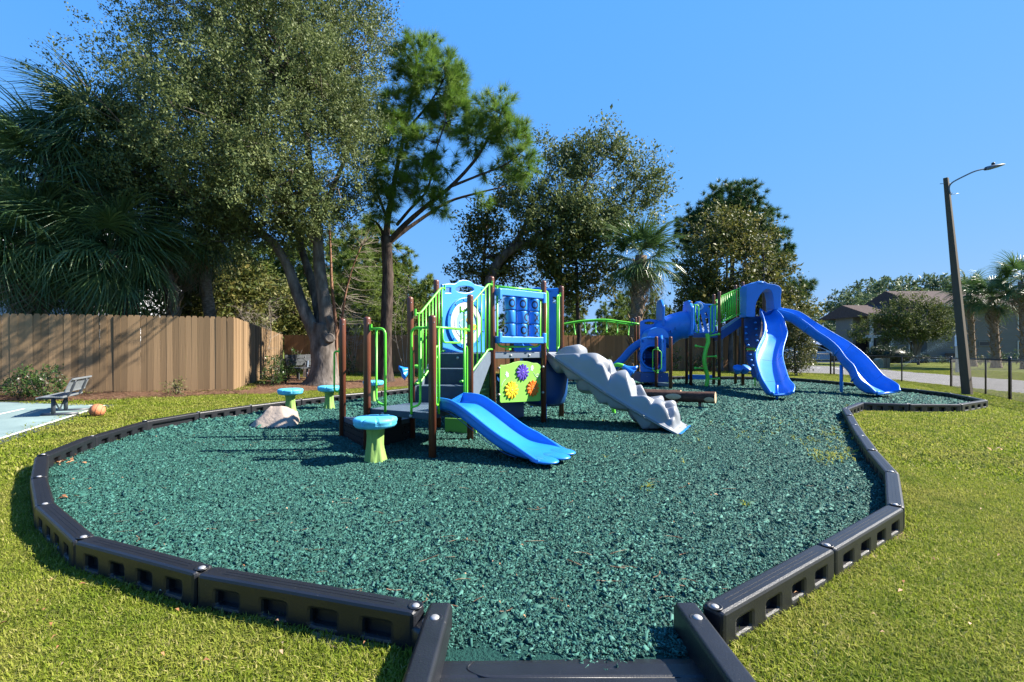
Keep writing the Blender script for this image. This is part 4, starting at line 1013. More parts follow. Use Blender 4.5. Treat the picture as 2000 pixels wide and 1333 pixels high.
for sg in (-1, 1):
    gp_ = [S0 + sdir * s + sside * sg * (.335 + .03 + .0075) + Vector((0, 0, z - .01)) for s, z in zz[3:20]]
    MB().tube(gp_, .004, 5).build('side_groove', M['navyp'], sl)
MB().tube([g3(*(S0 + sdir * 1.2)[:2], -.02), S0 + sdir * 1.2 + Vector((0, 0, .18))], .03, 10).build('slide_foot', M['blue'], sl)

# ---- tic tac toe panel between posts 7 and 8
def fpx(a, b, px):
    k = (px - 1000) / F; dx = b[0] - a[0]; dy = b[1] - a[1]; return (k * a[1] - a[0]) / (dx - k * dy)
a, c = P[7], P[8]; Mx = frameM(a, c, 0); L = math.hypot(c[0] - a[0], c[1] - a[1])
tt = MB()
def l3(x, y, z=0): return Mx @ Vector((x, y, z))
x0 = .075; x1 = L - .085
tt.tube([l3(.03, 2.455), l3(L - .03, 2.455)], GR, 10)
tt.tube(fillet([l3(x0, 2.45), l3(x0, 1.47), l3(x1, 1.47), l3(x1, 2.45)], .13), GR, 10)
for f in (.28, .68): tt.box(l3(L * f, 1.43, 0), (.045, .03, .09), Mx.to_3x3())
tp_ = tt.build('tic_tac_toe_panel', M['green'], ts)
for y0, y1, flip in ((2.30, 2.415, 1), (1.525, 1.64, -1)):
    q = MB(); q.plate(rpoly([(x0 - .04, y0), (x1 + .045, y0), (x1 + .045, y1), (x0 - .04, y1)], .02), [], .16, .012, Mx @ Matrix.Translation((0, 0, .03)))
    ym = y0 + .07 if flip > 0 else y1 - .07
    q.box(l3(x0 - .01, (y0 + y1) / 2 - .04 * flip, .095), (.05, .17, .05), Mx.to_3x3()); q.box(l3(x1 + .015, (y0 + y1) / 2 - .04 * flip, .095), (.05, .17, .05), Mx.to_3x3())
    q.build('crossbar', M['sunblue'], tp_, bevel=.008)
marks = [[('O', .45), ('O', .25), ('O', .2)], [('X', -1.15), ('O', 1.15), ('X', .62)], [('O', -1.0), ('O', .45), ('X', .66)]]
cols_x = [fpx(a, c, 993.7), fpx(a, c, 1016.9), fpx(a, c, 1040.5)]; rows_z = [2.187, 1.967, 1.747]; SR = .0925; SH = .203
for i in range(3):
    MB().tube([l3(cols_x[i] * L, 1.6, .02), l3(cols_x[i] * L, 2.34, .02)], .012, 8).build('spindle', M['steel'], tp_)
    for j in range(3):
        ctr = l3(cols_x[i] * L, rows_z[j], .03); sp = MB(); h = SH / 2
        sp.lathe([(SR - .02, -h), (SR - .004, -h + .002), (SR, -h + .012), (SR, h - .012), (SR - .004, h - .002), (SR - .02, h)], 32, ctr)
        ch, off_ = marks[j][i]; va = atan2(-ctr.y, -ctr.x)       # direction to the eye
        def sv_(u, v, dr=.0012): an = va + off_ + u / SR; return ctr + Vector((cos(an) * (SR + dr), sin(an) * (SR + dr), v))
        if ch == 'O':
            rows = [[sv_(r_ * cos(2 * pi * k / 32), r_ * 1.12 * sin(2 * pi * k / 32)) for k in range(33)] for r_ in (.038, .062)]
            sp.grid(rows, 1)
        else:
            for sg in (1, -1):
                rows = []
                for e in (-.012, .012): rows.append([sv_((t - .5) * .085 + e * .8, sg * (t - .5) * .125 - sg * e * .6, .0012 + .0003 * sg) for t in [k / 8 for k in range(9)]])
                sp.grid(rows, 1)
        sp.build('spinner', [M['spin'], M['ink']], tp_)
# ---- flower panel below it
Mx = frameM(a, c, 0)
def px2(px, py):     # point on the panel plane in panel coordinates
    t = fpx(a, c, px); Y = a[1] + (c[1] - a[1]) * t; return (t * L, HC - (py - HZ) / F * Y)
ol = [px2(976, 787), px2(1055, 783.5), px2(1055, 714), px2(1049, 709.5)] + [px2(1040, 709.5), px2(1030, 706.5), px2(1017, 705.5), px2(1003, 708), px2(993, 712), px2(985, 713.5), px2(976, 713)]
q = MB(); q.plate(rpoly(ol, .03, 3), [], .022, .003, Mx); fp_ = q.build('flower_panel', M['lime'], ts)
for px, py, top_ in ((975, 719, 0), (975, 771, 0), (1057, 717, 0), (1057, 767, 0)):
    x, y = px2(px, py); x = x - .025 if px < 1000 else x + .02
    q = MB(); q.lathe([(.022, 0), (.022, .03), (.012, .042), (.003, .044)], 12, Mx @ Vector((x, y, .005)), Mx.to_3x3()); q.build('bolt', M['steel'], fp_)
def flower(px, py, r, m):
    x, y = px2(px, py); Mf = Mx @ Matrix.Translation((x, y, .026)); n = 12; ol = []
    for k in range(n):
        for t, rr in ((-.5, .60), (-.32, .84), (-.14, .96), (0, 1.0), (.14, .96), (.32, .84)): an = 2 * pi * (k + t) / n; ol.append((r * rr * cos(an), r * rr * sin(an)))
    q = MB(); q.plate(ol, [], .022, .004, Mf)
    for k in range(n):
        an = 2 * pi * k / n; q.plate([(r * (.38 + .50 * u_) * cos(an) - w * r * sin(an), r * (.38 + .50 * u_) * sin(an) + w * r * cos(an)) for u_, w in ((0, -.05), (.45, -.085), (.8, -.05), (1, 0), (.8, .05), (.45, .085), (0, .05))], [], .008, .002, Mf @ Matrix.Translation((0, 0, .012)))
    q.plate(circ(0, 0, r * .34, n=24), [], .012, .003, Mf @ Matrix.Translation((0, 0, .013)))
    o = q.build('flower', m, fp_)
    MB().lathe([(.010, 0), (.009, .006), (.003, .008)], 10, Mf @ Vector((0, 0, .02)), Mf.to_3x3()).build('bolt', M['steel'], fp_)
    return o
flower(1019, 727.3, .145, M['purple']).__setitem__('label', 'purple flower at the top of the panel')
flower(997.2, 762, .150, M['yellow']).__setitem__('label', 'yellow flower at lower left of the panel')
flower(1039, 758.8, .145, M['orange']).__setitem__('label', 'orange flower at lower right of the panel')
for px, py, rot, tr in ((989.5, 732.5, .3, [(986, 741), (982, 746), (979.5, 751), (978.5, 755)]), (1038, 720, -.25, [(1041, 728), (1045, 735), (1049, 736), (1051.5, 732), (1048, 731), (1046, 735), (1050, 741)])):
    x, y = px2(px, py); Mb_ = Mx @ Matrix.Translation((x, y, .013)) @ Matrix.Rotation(rot, 4, 'Z'); q = MB()
    q.plate([(.035 * k1 * cos(a_), .045 * k1 * sin(a_)) for a_, k1 in [(2 * pi * k / 20, (1.25 if k % 4 == 1 else .85)) for k in range(20)]], [], .005, .001, Mb_)
    q.plate(circ(0, .035, .022, n=12), [], .0055, .001, Mb_)
    q.tube([Mx @ Vector((*p, .0125)) for p in [np.array(z_) for z_ in spline([px2(*t) for t in tr], 18)]], .0045, 5)
    q.build('white_bug_motif', M['white'], fp_)
# ---- porthole panel between posts 6 and 11
a, c = P[6], P[11]; Mx = frameM(a, c, 0); L = math.hypot(c[0] - a[0], c[1] - a[1])
ol = [px2(863, 690), px2(947, 690), px2(947.5, 562), px2(938, 559), px2(925, 556)] + [px2(919, 551), px2(911, 548), px2(903, 547), px2(895, 549), px2(890, 553)] + [px2(886, 555), px2(875, 554.5), px2(862, 556)]
hl = [[px2(906 + 18 * cos(t), 566 + 6.5 * sin(t)) for t in [2 * pi * k / 24 for k in range(24)]], [px2(x, y) for x, y in ((868, 562.5), (879, 562.5), (879, 572.5), (868, 572.5))], [px2(x, y) for x, y in ((938, 566), (944, 567), (944, 575), (938, 574))]]
q = MB(); q.plate(ol, hl, .05, .010, Mx); pp = q.build('porthole_panel', M['sunblue'], ts)
cx, cy = px2(908, 632)
def ringp(r0, r1, th, dz, m, name, par):
    q = MB(); q.plate(circ(cx, cy, r1, n=48), [circ(cx, cy, r0, n=48)], th, .006, Mx @ Matrix.Translation((0, 0, dz))); return q.build(name, m, par)
rg = ringp(.375, .445, .06, .03, M['blue'], 'porthole_rim', pp)
for k in range(12):
    an = 2 * pi * k / 12 + .2; MB().lathe([(.014, 0), (.013, .008), (.003, .01)], 10, Mx @ Vector((cx + .41 * cos(an), cy + .41 * sin(an), .06)), Mx.to_3x3()).build('rim_bolt', M['navyp'], pp)
ringp(.27, .382, .02, .035, M['white'], 'white_ring', pp)
ringp(.245, .285, .03, .038, M['white'], 'inner_ring', pp)
M['paleblue'] = mat('pale_blue_disc', (.20, .42, .70), .4, .5, var=.05, vscale=6)
q = MB(); q.plate(circ(cx, cy, .262, n=40), [], .012, .003, Mx @ Matrix.Translation((0, 0, .028))); q.build('maze_disc', M['paleblue'], pp)
for dx_, dy_, rr in ((.06, .06, .062), (-.02, -.13, .060), (.19, -.06, .05)):
    q = MB(); q.plate(circ(cx + dx_, cy + dy_, rr, rr * 1.05, 20), [circ(cx + dx_, cy + dy_, rr * .62, n=16)], .008, .002, Mx @ Matrix.Translation((0, 0, .038))); q.build('yellow_ring', M['yellow'], pp)
    q = MB(); q.plate(circ(cx + dx_, cy + dy_, rr * .6, n=14), [], .007, .002, Mx @ Matrix.Translation((0, 0, .036))); q.build('green_button', M['lime'], pp)
tr = MB()
for path in ([(-.16, -.01), (-.15, .03), (-.07, .08), (-.06, .13), (0, .15)], [(-.16, -.03), (-.13, -.07), (-.05, -.11)], [(.02, -.10), (.06, -.02), (.07, .03)]):
    tr.tube([Mx @ Vector((cx + x, cy + y, .036)) for x, y in path], .008, 6)
tr.build('maze_track', M['white'], pp)

# ---- rear slide hood and slide, behind the deck
a, c = P[10], P[9]; Mx = frameM(a, c, 0); L = math.hypot(c[0] - a[0], c[1] - a[1])
ol = rpoly([(.03, ZD), (L - .03, ZD), (L - .03, 2.50), (L * .5, 2.62), (.03, 2.45)], .06); hl = [rpoly([(L * .22, ZD + .08), (L * .66, ZD + .08), (L * .66, 2.0), (L * .44, 2.22), (L * .22, 2.0)], .12)]
hl.append([(L - .16, 2.30), (L - .06, 2.30), (L - .06, 2.42), (L - .16, 2.42)])
q = MB(); q.plate(ol, hl, .06, .012, Mx); hood_ = q.build('slide_hood', M['blue'], ts)
q = MB(); q.bar(Mx @ Vector((.05, 2.50, -.02)), Mx @ Vector((L - .05, 2.55, -.02)), .10, .09); q.build('hood_roof', M['blue'], hood_, bevel=.02)
C = V3(spline([(.46, 9.15, 1.36), (.50, 9.5, 1.25), (.50, 9.95, .95), (.45, 10.35, .62), (.30, 10.7, .36), (.1, 11.0, .28)], 24))
slide_u(ts, 'rear_slide', C, [.30] * 24, [.26] * 24, M['blue'], sub=1)
for gy_, gx_ in ((10.35, .42),): MB().tube([g3(gx_, gy_, -.02), Vector((gx_, gy_, .58))], .03, 10).build('slide_foot', M['blue'], ts)
# curved blue crawl shell under the right corner of the deck
q = MB(); rows = []
cc = Vector((.62, 9.02, 0))
for z, rr in ((.38, .27), (.44, .36), (.6, .40), (.9, .42), (1.15, .41), (ZD - .11, .38)):
    rows.append([cc + Vector((rr * cos(t), rr * .7 * sin(t), z)) for t in [pi * 1.02 + k * (pi * 1.05) / 20 for k in range(21)]])
# the shell faces away from the eye except where it shows right of the rear post
q.grid(rows); o = q.build('crawl_shell', M['navyp'], ts); md = o.modifiers.new('sol', 'SOLIDIFY'); md.thickness = .03
MB().tube([(.62, 8.72, .05), (.62, 8.72, .42)], .02, 10).build('shell_foot', M['blue'], o)
# entry loops at the climber opening
d89 = (Vector((*P[9], 0)) - Vector((*P[8], 0))); L89 = d89.length
def on89(s, z): q = Vector((*P[8], 0)) + d89.normalized() * s; q.z = z; return q
loop(ts, on89, .04, .10, .17, 2.46, ZD, 0); loop(ts, on89, L89 - .04, L89 - .11, L89 - .19, 2.44, ZD, 0)
# under-deck panels
screen(ts, (-.60, 7.8), (-.41, 8.6), .15, 1.15, M['lime'], 'under_panel', n=6, hr=.022)
q = MB(); q.bar((-1.05, 7.45, .20), (-.55, 7.30, .20), .02, .30); q.build('low_lime_panel', M['lime'], ts)
q = MB(); q.bar((-.25, 8.05, .55), (.2, 8.9, .62), .03, .9); o = q.build('under_deck_wall', M['navyp'], ts)

# ---- grey rock climber
na, fa, nb_, fb = Vector((.64, 8.47, 1.36)), Vector((1.0, 9.04, 1.36)), Vector((2.58, 7.36, .10)), Vector((3.02, 8.12, .10))
rs = random.Random(11); bumps = []
for u0, w0, ru, rw, h in ((.09, .62, .085, .30, .22), (.16, .25, .09, .25, .17), (.27, .42, .11, .36, .27), (.25, .82, .08, .22, .20), (.40, .22, .10, .26, .22), (.40, .62, .09, .27, .26), (.47, .88, .09, .17, .18), (.55, .40, .105, .32, .27), (.61, .72, .08, .26, .22), (.69, .22, .085, .24, .17), (.73, .55, .07, .22, .20), (.80, .82, .075, .18, .19), (.82, .30, .075, .26, .19), (.88, .60, .055, .28, .20), (.92, .30, .04, .2, .11), (.36, .42, .05, .2, .2), (.62, .15, .06, .14, .13)):
    bumps.append((u0, w0, ru, rw, h, rs.uniform(-.5, .5)))
def hgt(u, w, top):
    e = (min(w, 1 - w) - .004) / .035; e = max(0, min(1, e)); e = 1 - (1 - e) ** 2; e2 = max(0, min(1, min(u - .02, .955 - u) / .03)); h = 0
    for u0, w0, ru, rw, hh, an in bumps:
        du_ = (u - u0) / ru; dw_ = (w - w0) / rw; a_ = du_ * cos(an) - dw_ * sin(an); b_ = du_ * sin(an) + dw_ * cos(an)
        a_ *= .80; b_ *= .80; d_ = (abs(a_) ** 3.4 + abs(b_) ** 3.4) ** (1 / 3.4)
        if d_ < 1:
            dome = hh * 1.30 * (1 - d_ ** 3.2) ** .5; cut = hh * (1.0 + .55 * a_ * (1 if u0 * 37 % 2 > 1 else -1) - .40 * b_); c2 = hh * (1.05 - .9 * a_ * (1 if u0 * 53 % 2 > 1 else -1))
            h = max(h, min(dome, cut, c2))
    h = 1.3 * max(h, .025) * sqrt(e) * sqrt(e2)
    return h
nu, nw = 150, 60; top_r = []; bot_r = []
axis_ = ((nb_ + fb) - (na + fa)).normalized(); sd_ = (fa - na).normalized(); nup = axis_.cross(sd_); nup = nup if nup.z > 0 else -nup
for i in range(nu + 1):
    u_ = i / nu; r1 = []; r2 = []
    for j in range(nw + 1):
        w_ = -.03 + 1.06 * j / nw; base_ = na.lerp(nb_, u_).lerp(fa.lerp(fb, u_), w_); sag = -.10 * sin(pi * u_) * .6
        p = base_ + Vector((0, 0, sag)); h = hgt(u_, w_, True); lowp = hgt(min(max(u_ * 1.0 + .05, 0), 1), 1 - w_, False)
        r1.append(p + nup * (h + .016)); r2.append(p - nup * (.016 + .72 * lowp))
    top_r.append(r1); bot_r.append(r2)
b = MB(); b.grid(top_r); b.grid(bot_r, flip=True)
ed1 = [[t[0], q[0]] for t, q in zip(top_r, bot_r)]; ed2 = [[t[-1], q[-1]] for t, q in zip(top_r, bot_r)]
b.grid(ed1); b.grid(ed2, flip=True); b.grid([top_r[0], bot_r[0]]); b.grid([top_r[-1], bot_r[-1]], flip=True)
rc = b.build('rock_climber', M['grey'], ts)
sm = rc.modifiers.new('smooth', 'SMOOTH'); sm.iterations = 2; sm.factor = .5
MB().box((nb_ + fb) / 2 + Vector((.02, -.02, -.02)), (.03, .88, .09), Matrix.Rotation(atan2(fb.y - nb_.y, fb.x - nb_.x) - pi / 2, 3, 'Z')).build('ground_anchor', M['blue'], rc)
# ------------------------------------------------------------- far, taller play tower
bt = thing('tall_play_tower', 'farther and taller play tower with two long blue slides, tube and green bridge', 'play tower', (6.5, 16.3, .12))
def PB(px, py_base, Y=None):
    if Y is None: q = G(px, py_base); return (q.x, q.y)
    return ((px - 1000) / F * Y, Y)
Q = {'A': PB(1246.5, 746), 'A2': PB(1241, 744.5), 'B': PB(1293.5, 0, 16.9), 'C': PB(1281.8, 760), 'D': PB(1309.8, 763.5), 'E': PB(1349.3, 757), 'Fp': PB(1341, 753.5), 'G': PB(1394, 754), 'H': PB(1404.8, 757.5), 'I': PB(1436.5, 753), 'J': PB(1450.7, 757), 'K': PB(1492, 0, 16.6), 'L': PB(1513, 0, 15.9)}
QT = {'A': 618, 'A2': 620, 'B': 591, 'C': 657.5, 'D': 658, 'E': 589, 'Fp': 591, 'G': 575, 'H': 570, 'I': 557, 'J': 551, 'K': 558, 'L': 562}
for k, (x, y) in Q.items(): add_post(bt, x, y, HC - (QT[k] - HZ) / F * y, r=.052)
def q3(k, z): return Vector((*Q[k], z))
def zy(py, Y): return HC - (py - HZ) / F * Y
ZM = zy(651, 16.2); ZH = zy(619, 16.3); ZA = zy(729, 15.7); ZB = zy(747.5, 15.3)
deck(bt, None, [Q['E'], Q['H'], Q['G'], Q['Fp']], ZM, .16, M['decktop'], M['navyp'])
deck(bt, None, [Q['J'], Q['L'], (Q['K'][0] + .3, Q['K'][1] + .6), Q['I']], ZH, .14, M['decktop'], M['navyp'])
# low entry decks with step skirts
def blk(name, px0, px1, Y0, Y1, zt, zb, m):
    x00 = (px0 - 1000) / F * Y0; x10 = (px1 - 1000) / F * Y0; q = MB(); dx = .05
    q.prism([(x00, Y0), (x10, Y0), (x10 + dx, Y1), (x00 + dx, Y1)], zb, zt); q.m[1] = 1
    return q.build(name, [m, M['decktop']], bt, bevel=.01)
d1 = blk('entry_deck', 1251, 1306, 15.6, 16.7, ZA, ZA - .30, M['navyp'])
for px in (1264, 1292): MB().ball(W(px, 736, 15.59), .014, 8).build('bolt', M['steel'], d1)
# lower step: plate with skirt, point towards the viewer
zs = ZB; pA = Vector((*Q['A'], 0)); pC = Vector((*Q['C'], 0)); pD = Vector((*Q['D'], 0))
q = MB(); q.prism([(pA.x, pA.y - 1.2), (pC.x, pC.y + .04), (pD.x, pD.y + .06), (pD.x - .05, pD.y + .55), (pA.x + .02, pA.y - .5)], zs - .10, zs); q.m[1] = 1; q.build('step', [M['slate'], M['decktop']], bt)
q = MB(); q.bar((pA.x + .03, pA.y - 1.15, zs - .25), (pC.x - .02, pC.y + .06, zs - .25), .03, .32); q.build('step_skirt', M['navyp'], bt)
# lower porthole panel, dome and upper panel
def wpanel(name, Y, outline_px, holes_px, th, m, tilt=0):
    x0 = (1250 - 1000) / F * Y; Mx = frameM((0, Y), (1, Y + tilt), 0)
    cv = lambda p: ((p[0] - 1000) / F * Y, zy(p[1], Y))
    q = MB(); q.plate([cv(p) for p in outline_px], [[cv(p) for p in h] for h in holes_px], th, .014, Mx); return q.build(name, m, bt)
Y1 = 15.85
lp = wpanel('porthole_panel', Y1, rpoly([(1250.5, 727), (1250.5, 662), (1262, 658.5), (1275, 657), (1288, 658.5), (1300.5, 662), (1300.5, 727)], 4), [circ(1275, 698, 20.5, 20.5, 36), [(1291, 665), (1296, 665), (1296, 670), (1291, 670)], [(1253, 665), (1257, 665), (1257, 670), (1253, 670)]], .07, M['blue'])
cv3 = lambda px, py, Y: W(px, py, Y)
q = MB()
q.tube([W(1275 + 22.5 * cos(2 * pi * k / 40), 698 + 22.5 * sin(2 * pi * k / 40), Y1 - .05) for k in range(40)], .035, 8, closed=True); q.build('porthole_rim', M['blue'], lp)
# crawl tube behind the porthole
q = MB(); rows = []; cx_, cz_ = W(1275, 698, Y1)[0], W(1275, 698, Y1)[2]; rr = .37
for i in range(13):
    r_ = rr * (1 - .04 * (i % 2)); rows.append([(cx_ + .02 * i + r_ * cos(2 * pi * k / 28), Y1 + .03 + .11 * i, cz_ + r_ * sin(2 * pi * k / 28)) for k in range(29)])
q.grid(rows); q.build('crawl_tube', M['blue'], bt)
q = MB(); q.plate(circ(0, 0, .40, n=28), [], .03, .004, frameM((cx_ + .24, Y1 + 1.38), (cx_ + 1.24, Y1 + 1.38), cz_)); q.build('tube_end', M['navyp'], bt)
for py in (686, 692.5, 699, 706): MB().ball(W(1258.5, py, Y1 + .35), (.035, .02, .05), 10).build('painted_daylight_spot', M['sunblue'], lp)  # pale balls standing for daylight through tube holes, light put into colour
for i in range(4): MB().bar(W(1262, 684 + 6 * i, Y1 + .5), W(1284, 684 + 6 * i, Y1 + .5), .02, .02).build('tread_rib', M['navyp'], lp)
q = MB(); q.ball(W(1275, 660, Y1 - .02), (.20, .10, .05), 16); q.build('panel_boss', M['sunblue'], lp)
Y2 = 16.75
up_ = wpanel('upper_panel', Y2, rpoly([(1250, 700), (1250, 628), (1259, 625), (1269, 623.5), (1280, 625), (1290, 628), (1294, 628.5), (1294, 700)], 3), [[(1268 + 10 * cos(t), 631.5 + 2.8 * sin(t)) for t in [2 * pi * k / 20 for k in range(20)]], [(1283, 631), (1289, 631.5), (1289, 635), (1283, 635)], circ(1272, 668, 17, 20, 24)], .07, M['blue'])
q = MB(); rows = []
for i in range(11):
    t = i / 10; Yd = Y2 - .02 - .75 * t; rad = .365 + .012 * (i % 2)
    rows.append([(W(1272, 668, Y2).x + rad * cos(a), Yd, zy(661, Y2) + rad * .95 * sin(a)) for a in [pi * k / 24 for k in range(25)]])
q.grid(rows); q.add(rows[-1], [tuple(range(25))]); q.build('tube_dome', M['sunblue'], bt)
q = MB(); q.plate(rpoly([(-.18, zy(727, 15.6)), (.32, zy(727, 15.6)), (.36, zy(660, 15.6)), (.1, zy(652, 15.6)), (-.18, zy(662, 15.6))], .06), [], .07, .014, frameM((Q['D'][0] - .02, 15.6), (Q['D'][0] - .02 + .25, 16.6), 0)); q.build('side_panel', M['blue'], bt)
# oval grab loop on the front step post
x, y = Q['C']; lp_ = [(x + .0, y - .03, zy(683, y)), ]
q = MB(); q.tube(fillet([(x - .02, y - .055, zy(682, y)), (x - .13, y - .055, zy(684, y)), (x - .13, y - .055, zy(724, y)), (x - .02, y - .055, zy(726, y))], .06), .015, 8); q.tube(fillet([(x + .02, y - .055, zy(682, y)), (x + .145, y - .055, zy(688, y)), (x + .145, y - .055, zy(720, y)), (x + .02, y - .055, zy(726, y))], .06), .015, 8)
for pz in (680, 683, 724, 728): q.ball((x + .02, y - .055, zy(pz, y)), .034, 10)
q.build('grab_loop', M['green'], bt)
# straight slide going away to the left
rl = [(1262, 660), (1240, 671), (1222, 688), (1205, 705), (1192, 718), (1180, 724)]; rr_ = [(1262, 672), (1245, 684), (1230, 702), (1212, 720), (1200, 732), (1186, 737)]
C = []; 
for (x0, y0), (x1, y1), Yd in zip(rl, rr_, (16.9, 17.0, 17.1, 17.2, 17.3, 17.35)): C.append(W((x0 + x1) / 2, y1 - 2, Yd))
C = V3(spline(C, 20)); slide_u(bt, 'straight_slide', C, [.28] * 20, [.22] * 20, M['blue'])
MB().tube([g3(C[16].x, C[16].y, -.02), C[16]], .03, 8).build('slide_foot', M['blue'], bt)
# overhead ladder arch to the left
ap = spline([W(1090, 637, 17.9), W(1105, 632.5, 17.9), W(1140, 627, 17.9), (W(1180, 625, 17.9)), W(1215, 629, 17.9), W(1248, 633.5, 17.85)], 30)
ol_ = MB().tube(V3(ap), .038, 10).build('overhead_arch', M['green'], bt)
MB().tube([v + Vector((0, .75, 0)) for v in V3(ap)], .034, 10).build('overhead_arch', M['green'], bt)
for px, w in ((1120, 1), (1141, .8), (1163, .2), (1185, 0), (1207, -.3), (1230, -.7)):
    yy = np.interp(px, [1105, 1140, 1180, 1215, 1248], [632.5, 627, 625, 629, 633.5]); a_ = W(px, yy + 1, 17.9)
    e_ = a_ + Vector((.07 * w, 0, -.42)); q = MB(); q.tube(fillet([a_, e_ + Vector((-.02, 0, 0)), e_ + Vector((.03, .12, -.03)), a_ + Vector((.05, .3, 0))], .06), .017, 8); q.tube([a_, a_ + Vector((0, .75, 0))], .015, 8); q.build('rung_handle', M['green'], ol_)
add_post(bt, *PB(1095, 0, 17.95), zy(618, 17.95), r=.052); add_post(bt, *PB(1093, 0, 18.7), zy(622, 18.7), r=.052)
q = MB(); q.tube([W(1236 + 3 * cos(t), 628 + 5 * sin(t), 17.7) for t in [2 * pi * k / 16 for k in range(16)]], .012, 6, closed=True); q.build('ring_clamp', M['navyp'], ol_)
# big crawl tube between mid deck and upper panel
ctr = V3(spline([W(1347, 634, 16.3), W(1330, 636, 16.45), W(1314, 641, 16.6), W(1298, 652, 16.75), W(1286, 664, 16.85)], 15)); q = MB(); rows = []
for i, c in enumerate(ctr):
    t = (ctr[min(i + 1, 14)] - ctr[max(i - 1, 0)]).normalized(); s = Vector((0, 1, 0)); u_ = t.cross(s) * -1
    r_ = np.interp(i / 14, [0, .15, .5, 1], [.50, .56, .55, .50])
    row = []
    for k in range(37):
        a = 2 * pi * k / 36; seam = .02 * (1 if abs(cos(a)) > .985 else 0); row.append(c + (u_ * sin(a) + s * cos(a)) * (r_ + seam))
    rows.append(row)
q.grid(rows); tbm = q.build('tube_bridge', M['blue'], bt)
for px, py in ((1304, 649), (1312, 643), (1320.5, 635.5), (1329, 626.5), (1338, 620.5)):
    c = W(px, py, 16.5); t = min(range(15), key=lambda i: abs(ctr[i].x - c.x)); cc_ = ctr[t]; dz = c.z - cc_.z; yy = cc_.y - sqrt(max(.55 ** 2 - dz * dz, .01))
    nv2 = Vector((0, yy - cc_.y, dz)).normalized(); c2 = Vector((c.x, cc_.y, cc_.z)) + nv2 * .555
    q = MB(); R = nv2.to_track_quat('Z', 'Y').to_matrix(); q.lathe([(.062, -.02), (.062, .008), (.050, .012), (.046, 0), (.002, 0)], 18, c2, R); q.m = [0] * len(q.m)
    for i in range(len(q.f) - 18 - 2, len(q.f)): q.m[i] = 1
    q.build('shaded_hole_disc', [M['blue'], M['navyp']], tbm)  # no opening cut: shade inside each hole put into a navy disc
for nm, pxs, Yp_ in (('tube_collar', (1288, 1297, 586, 640), 16.85), ('tube_collar', (1341, 1352, 588, 657), 16.25)):
    x0, x1, y0, y1 = pxs; q = MB(); cx_ = (x0 + x1) / 2; q.plate(rpoly([(-.55, zy(y1, Yp_)), (.55, zy(y1, Yp_)), (.55, zy(y0 + 14, Yp_)), (.38, zy(y0, Yp_)), (-.2, zy(y0, Yp_)), (-.55, zy(y0 + 14, Yp_))], .08), [], .09, .02, frameM(((cx_ - 1000) / F * Yp_ - .05, Yp_), ((cx_ - 1000) / F * Yp_ + .05, Yp_ + 1), 0)); q.build(nm, M['blue'], bt)
# ray-like slatted panel with an eye on the back of the mid deck
Yp_ = 16.5
sl_h = []
for x0, x1, w in ((1354, 1361, 3), (1361, 1371, 3.2), (1370, 1380, 3.2), (1379, 1389, 3.2)):
    sl_h.append(rpoly([(x0, 617), (x0 + w, 612), (x1 + w * .7, 646), (x1 - w * .3, 650), (x1 - w * .9, 648)], 1.2))
sl_h = [rpoly([(x0, 618), (x0 + 3.4, 612), (x0 + 10.5, 645), (x0 + 9, 649.5), (x0 + 6.5, 648)], 1.2) for x0 in (1347.5, 1356.5, 1365.5)] + [rpoly([(1375, 612), (1380, 610), (1383, 620), (1380, 618)], 1), rpoly([(1376, 622), (1383.5, 622), (1385.5, 649), (1383.5, 650)], 1.2), [(1383, 597.5), (1388, 597.5), (1388, 601.5), (1383, 601.5)]]
ryp = wpanel('slatted_eye_panel', Yp_, [(1345, 652), (1345, 606), (1350, 604), (1354, 595), (1360, 589.5), (1367, 588.5), (1373, 592), (1377, 594), (1398, 595), (1397, 652)], sl_h, .06, M['blue'])
for r0, r1, m_, dz in ((.055, .135, 'paleblue', .05), (.0, .06, 'slate', .055), (.10, .125, 'white', .06)):
    q = MB(); c = W(1364.5, 599, Yp_); ho = [circ(0, 0, r0, n=24)] if r0 else []; q.plate(circ(0, 0, r1, n=28), ho, .02, .004, Matrix(((1, 0, 0, c.x), (0, 0, -1, c.y - dz), (0, 1, 0, c.z), (0, 0, 0, 1)))); q.build('eye_disc', M[m_], ryp)
# hand loops and bridge
def onE(s, z): return Vector((Q['E'][0] + s, Q['E'][1] + .02, z))
def onH(s, z): return Vector((Q['H'][0] - s, Q['H'][1] + .02, z))
loop(bt, onE, .04, .16, .27, zy(596, 16), ZM - .05, 0, r=.02); loop(bt, onH, .04, .17, .28, zy(596, 16), ZM - .05, 0, r=.02)
brn = picket_rail(bt, (*Q['H'],), (*Q['J'],), zy(580, 16.0), zy(562, 16.1), zy(631, 16.0), zy(612.5, 16.1), 11, flat=.06, name='bridge_rail', r=.02, pr=.016)
brf = picket_rail(bt, (*Q['G'],), (*Q['I'],), zy(588, 16.6), zy(568, 17), zy(638, 16.6), zy(615, 17), 11, flat=.06, name='bridge_rail', r=.02, pr=.016)
q = MB(); q.prism([(Q['H'][0], 0), (Q['J'][0], 0), (Q['J'][0], 1), (Q['H'][0], 1)], 0, 1)
zh0, zj0 = ZM + .02, ZH
q.v = []; q.f = []; q.m = []; q.sm = []
pts_ = []
for k, z in (('H', zh0), ('J', zj0), ('I', zj0), ('G', zh0)):
    pts_.append(Vector((Q[k][0], Q[k][1], z)))
q.add([p - Vector((0, 0, .30)) for p in pts_] + pts_, [(3, 2, 1, 0), (4, 5, 6, 7), (0, 1, 5, 4), (1, 2, 6, 5), (2, 3, 7, 6), (3, 0, 4, 7)]); q.build('bridge_ramp', M['navyp'], bt)
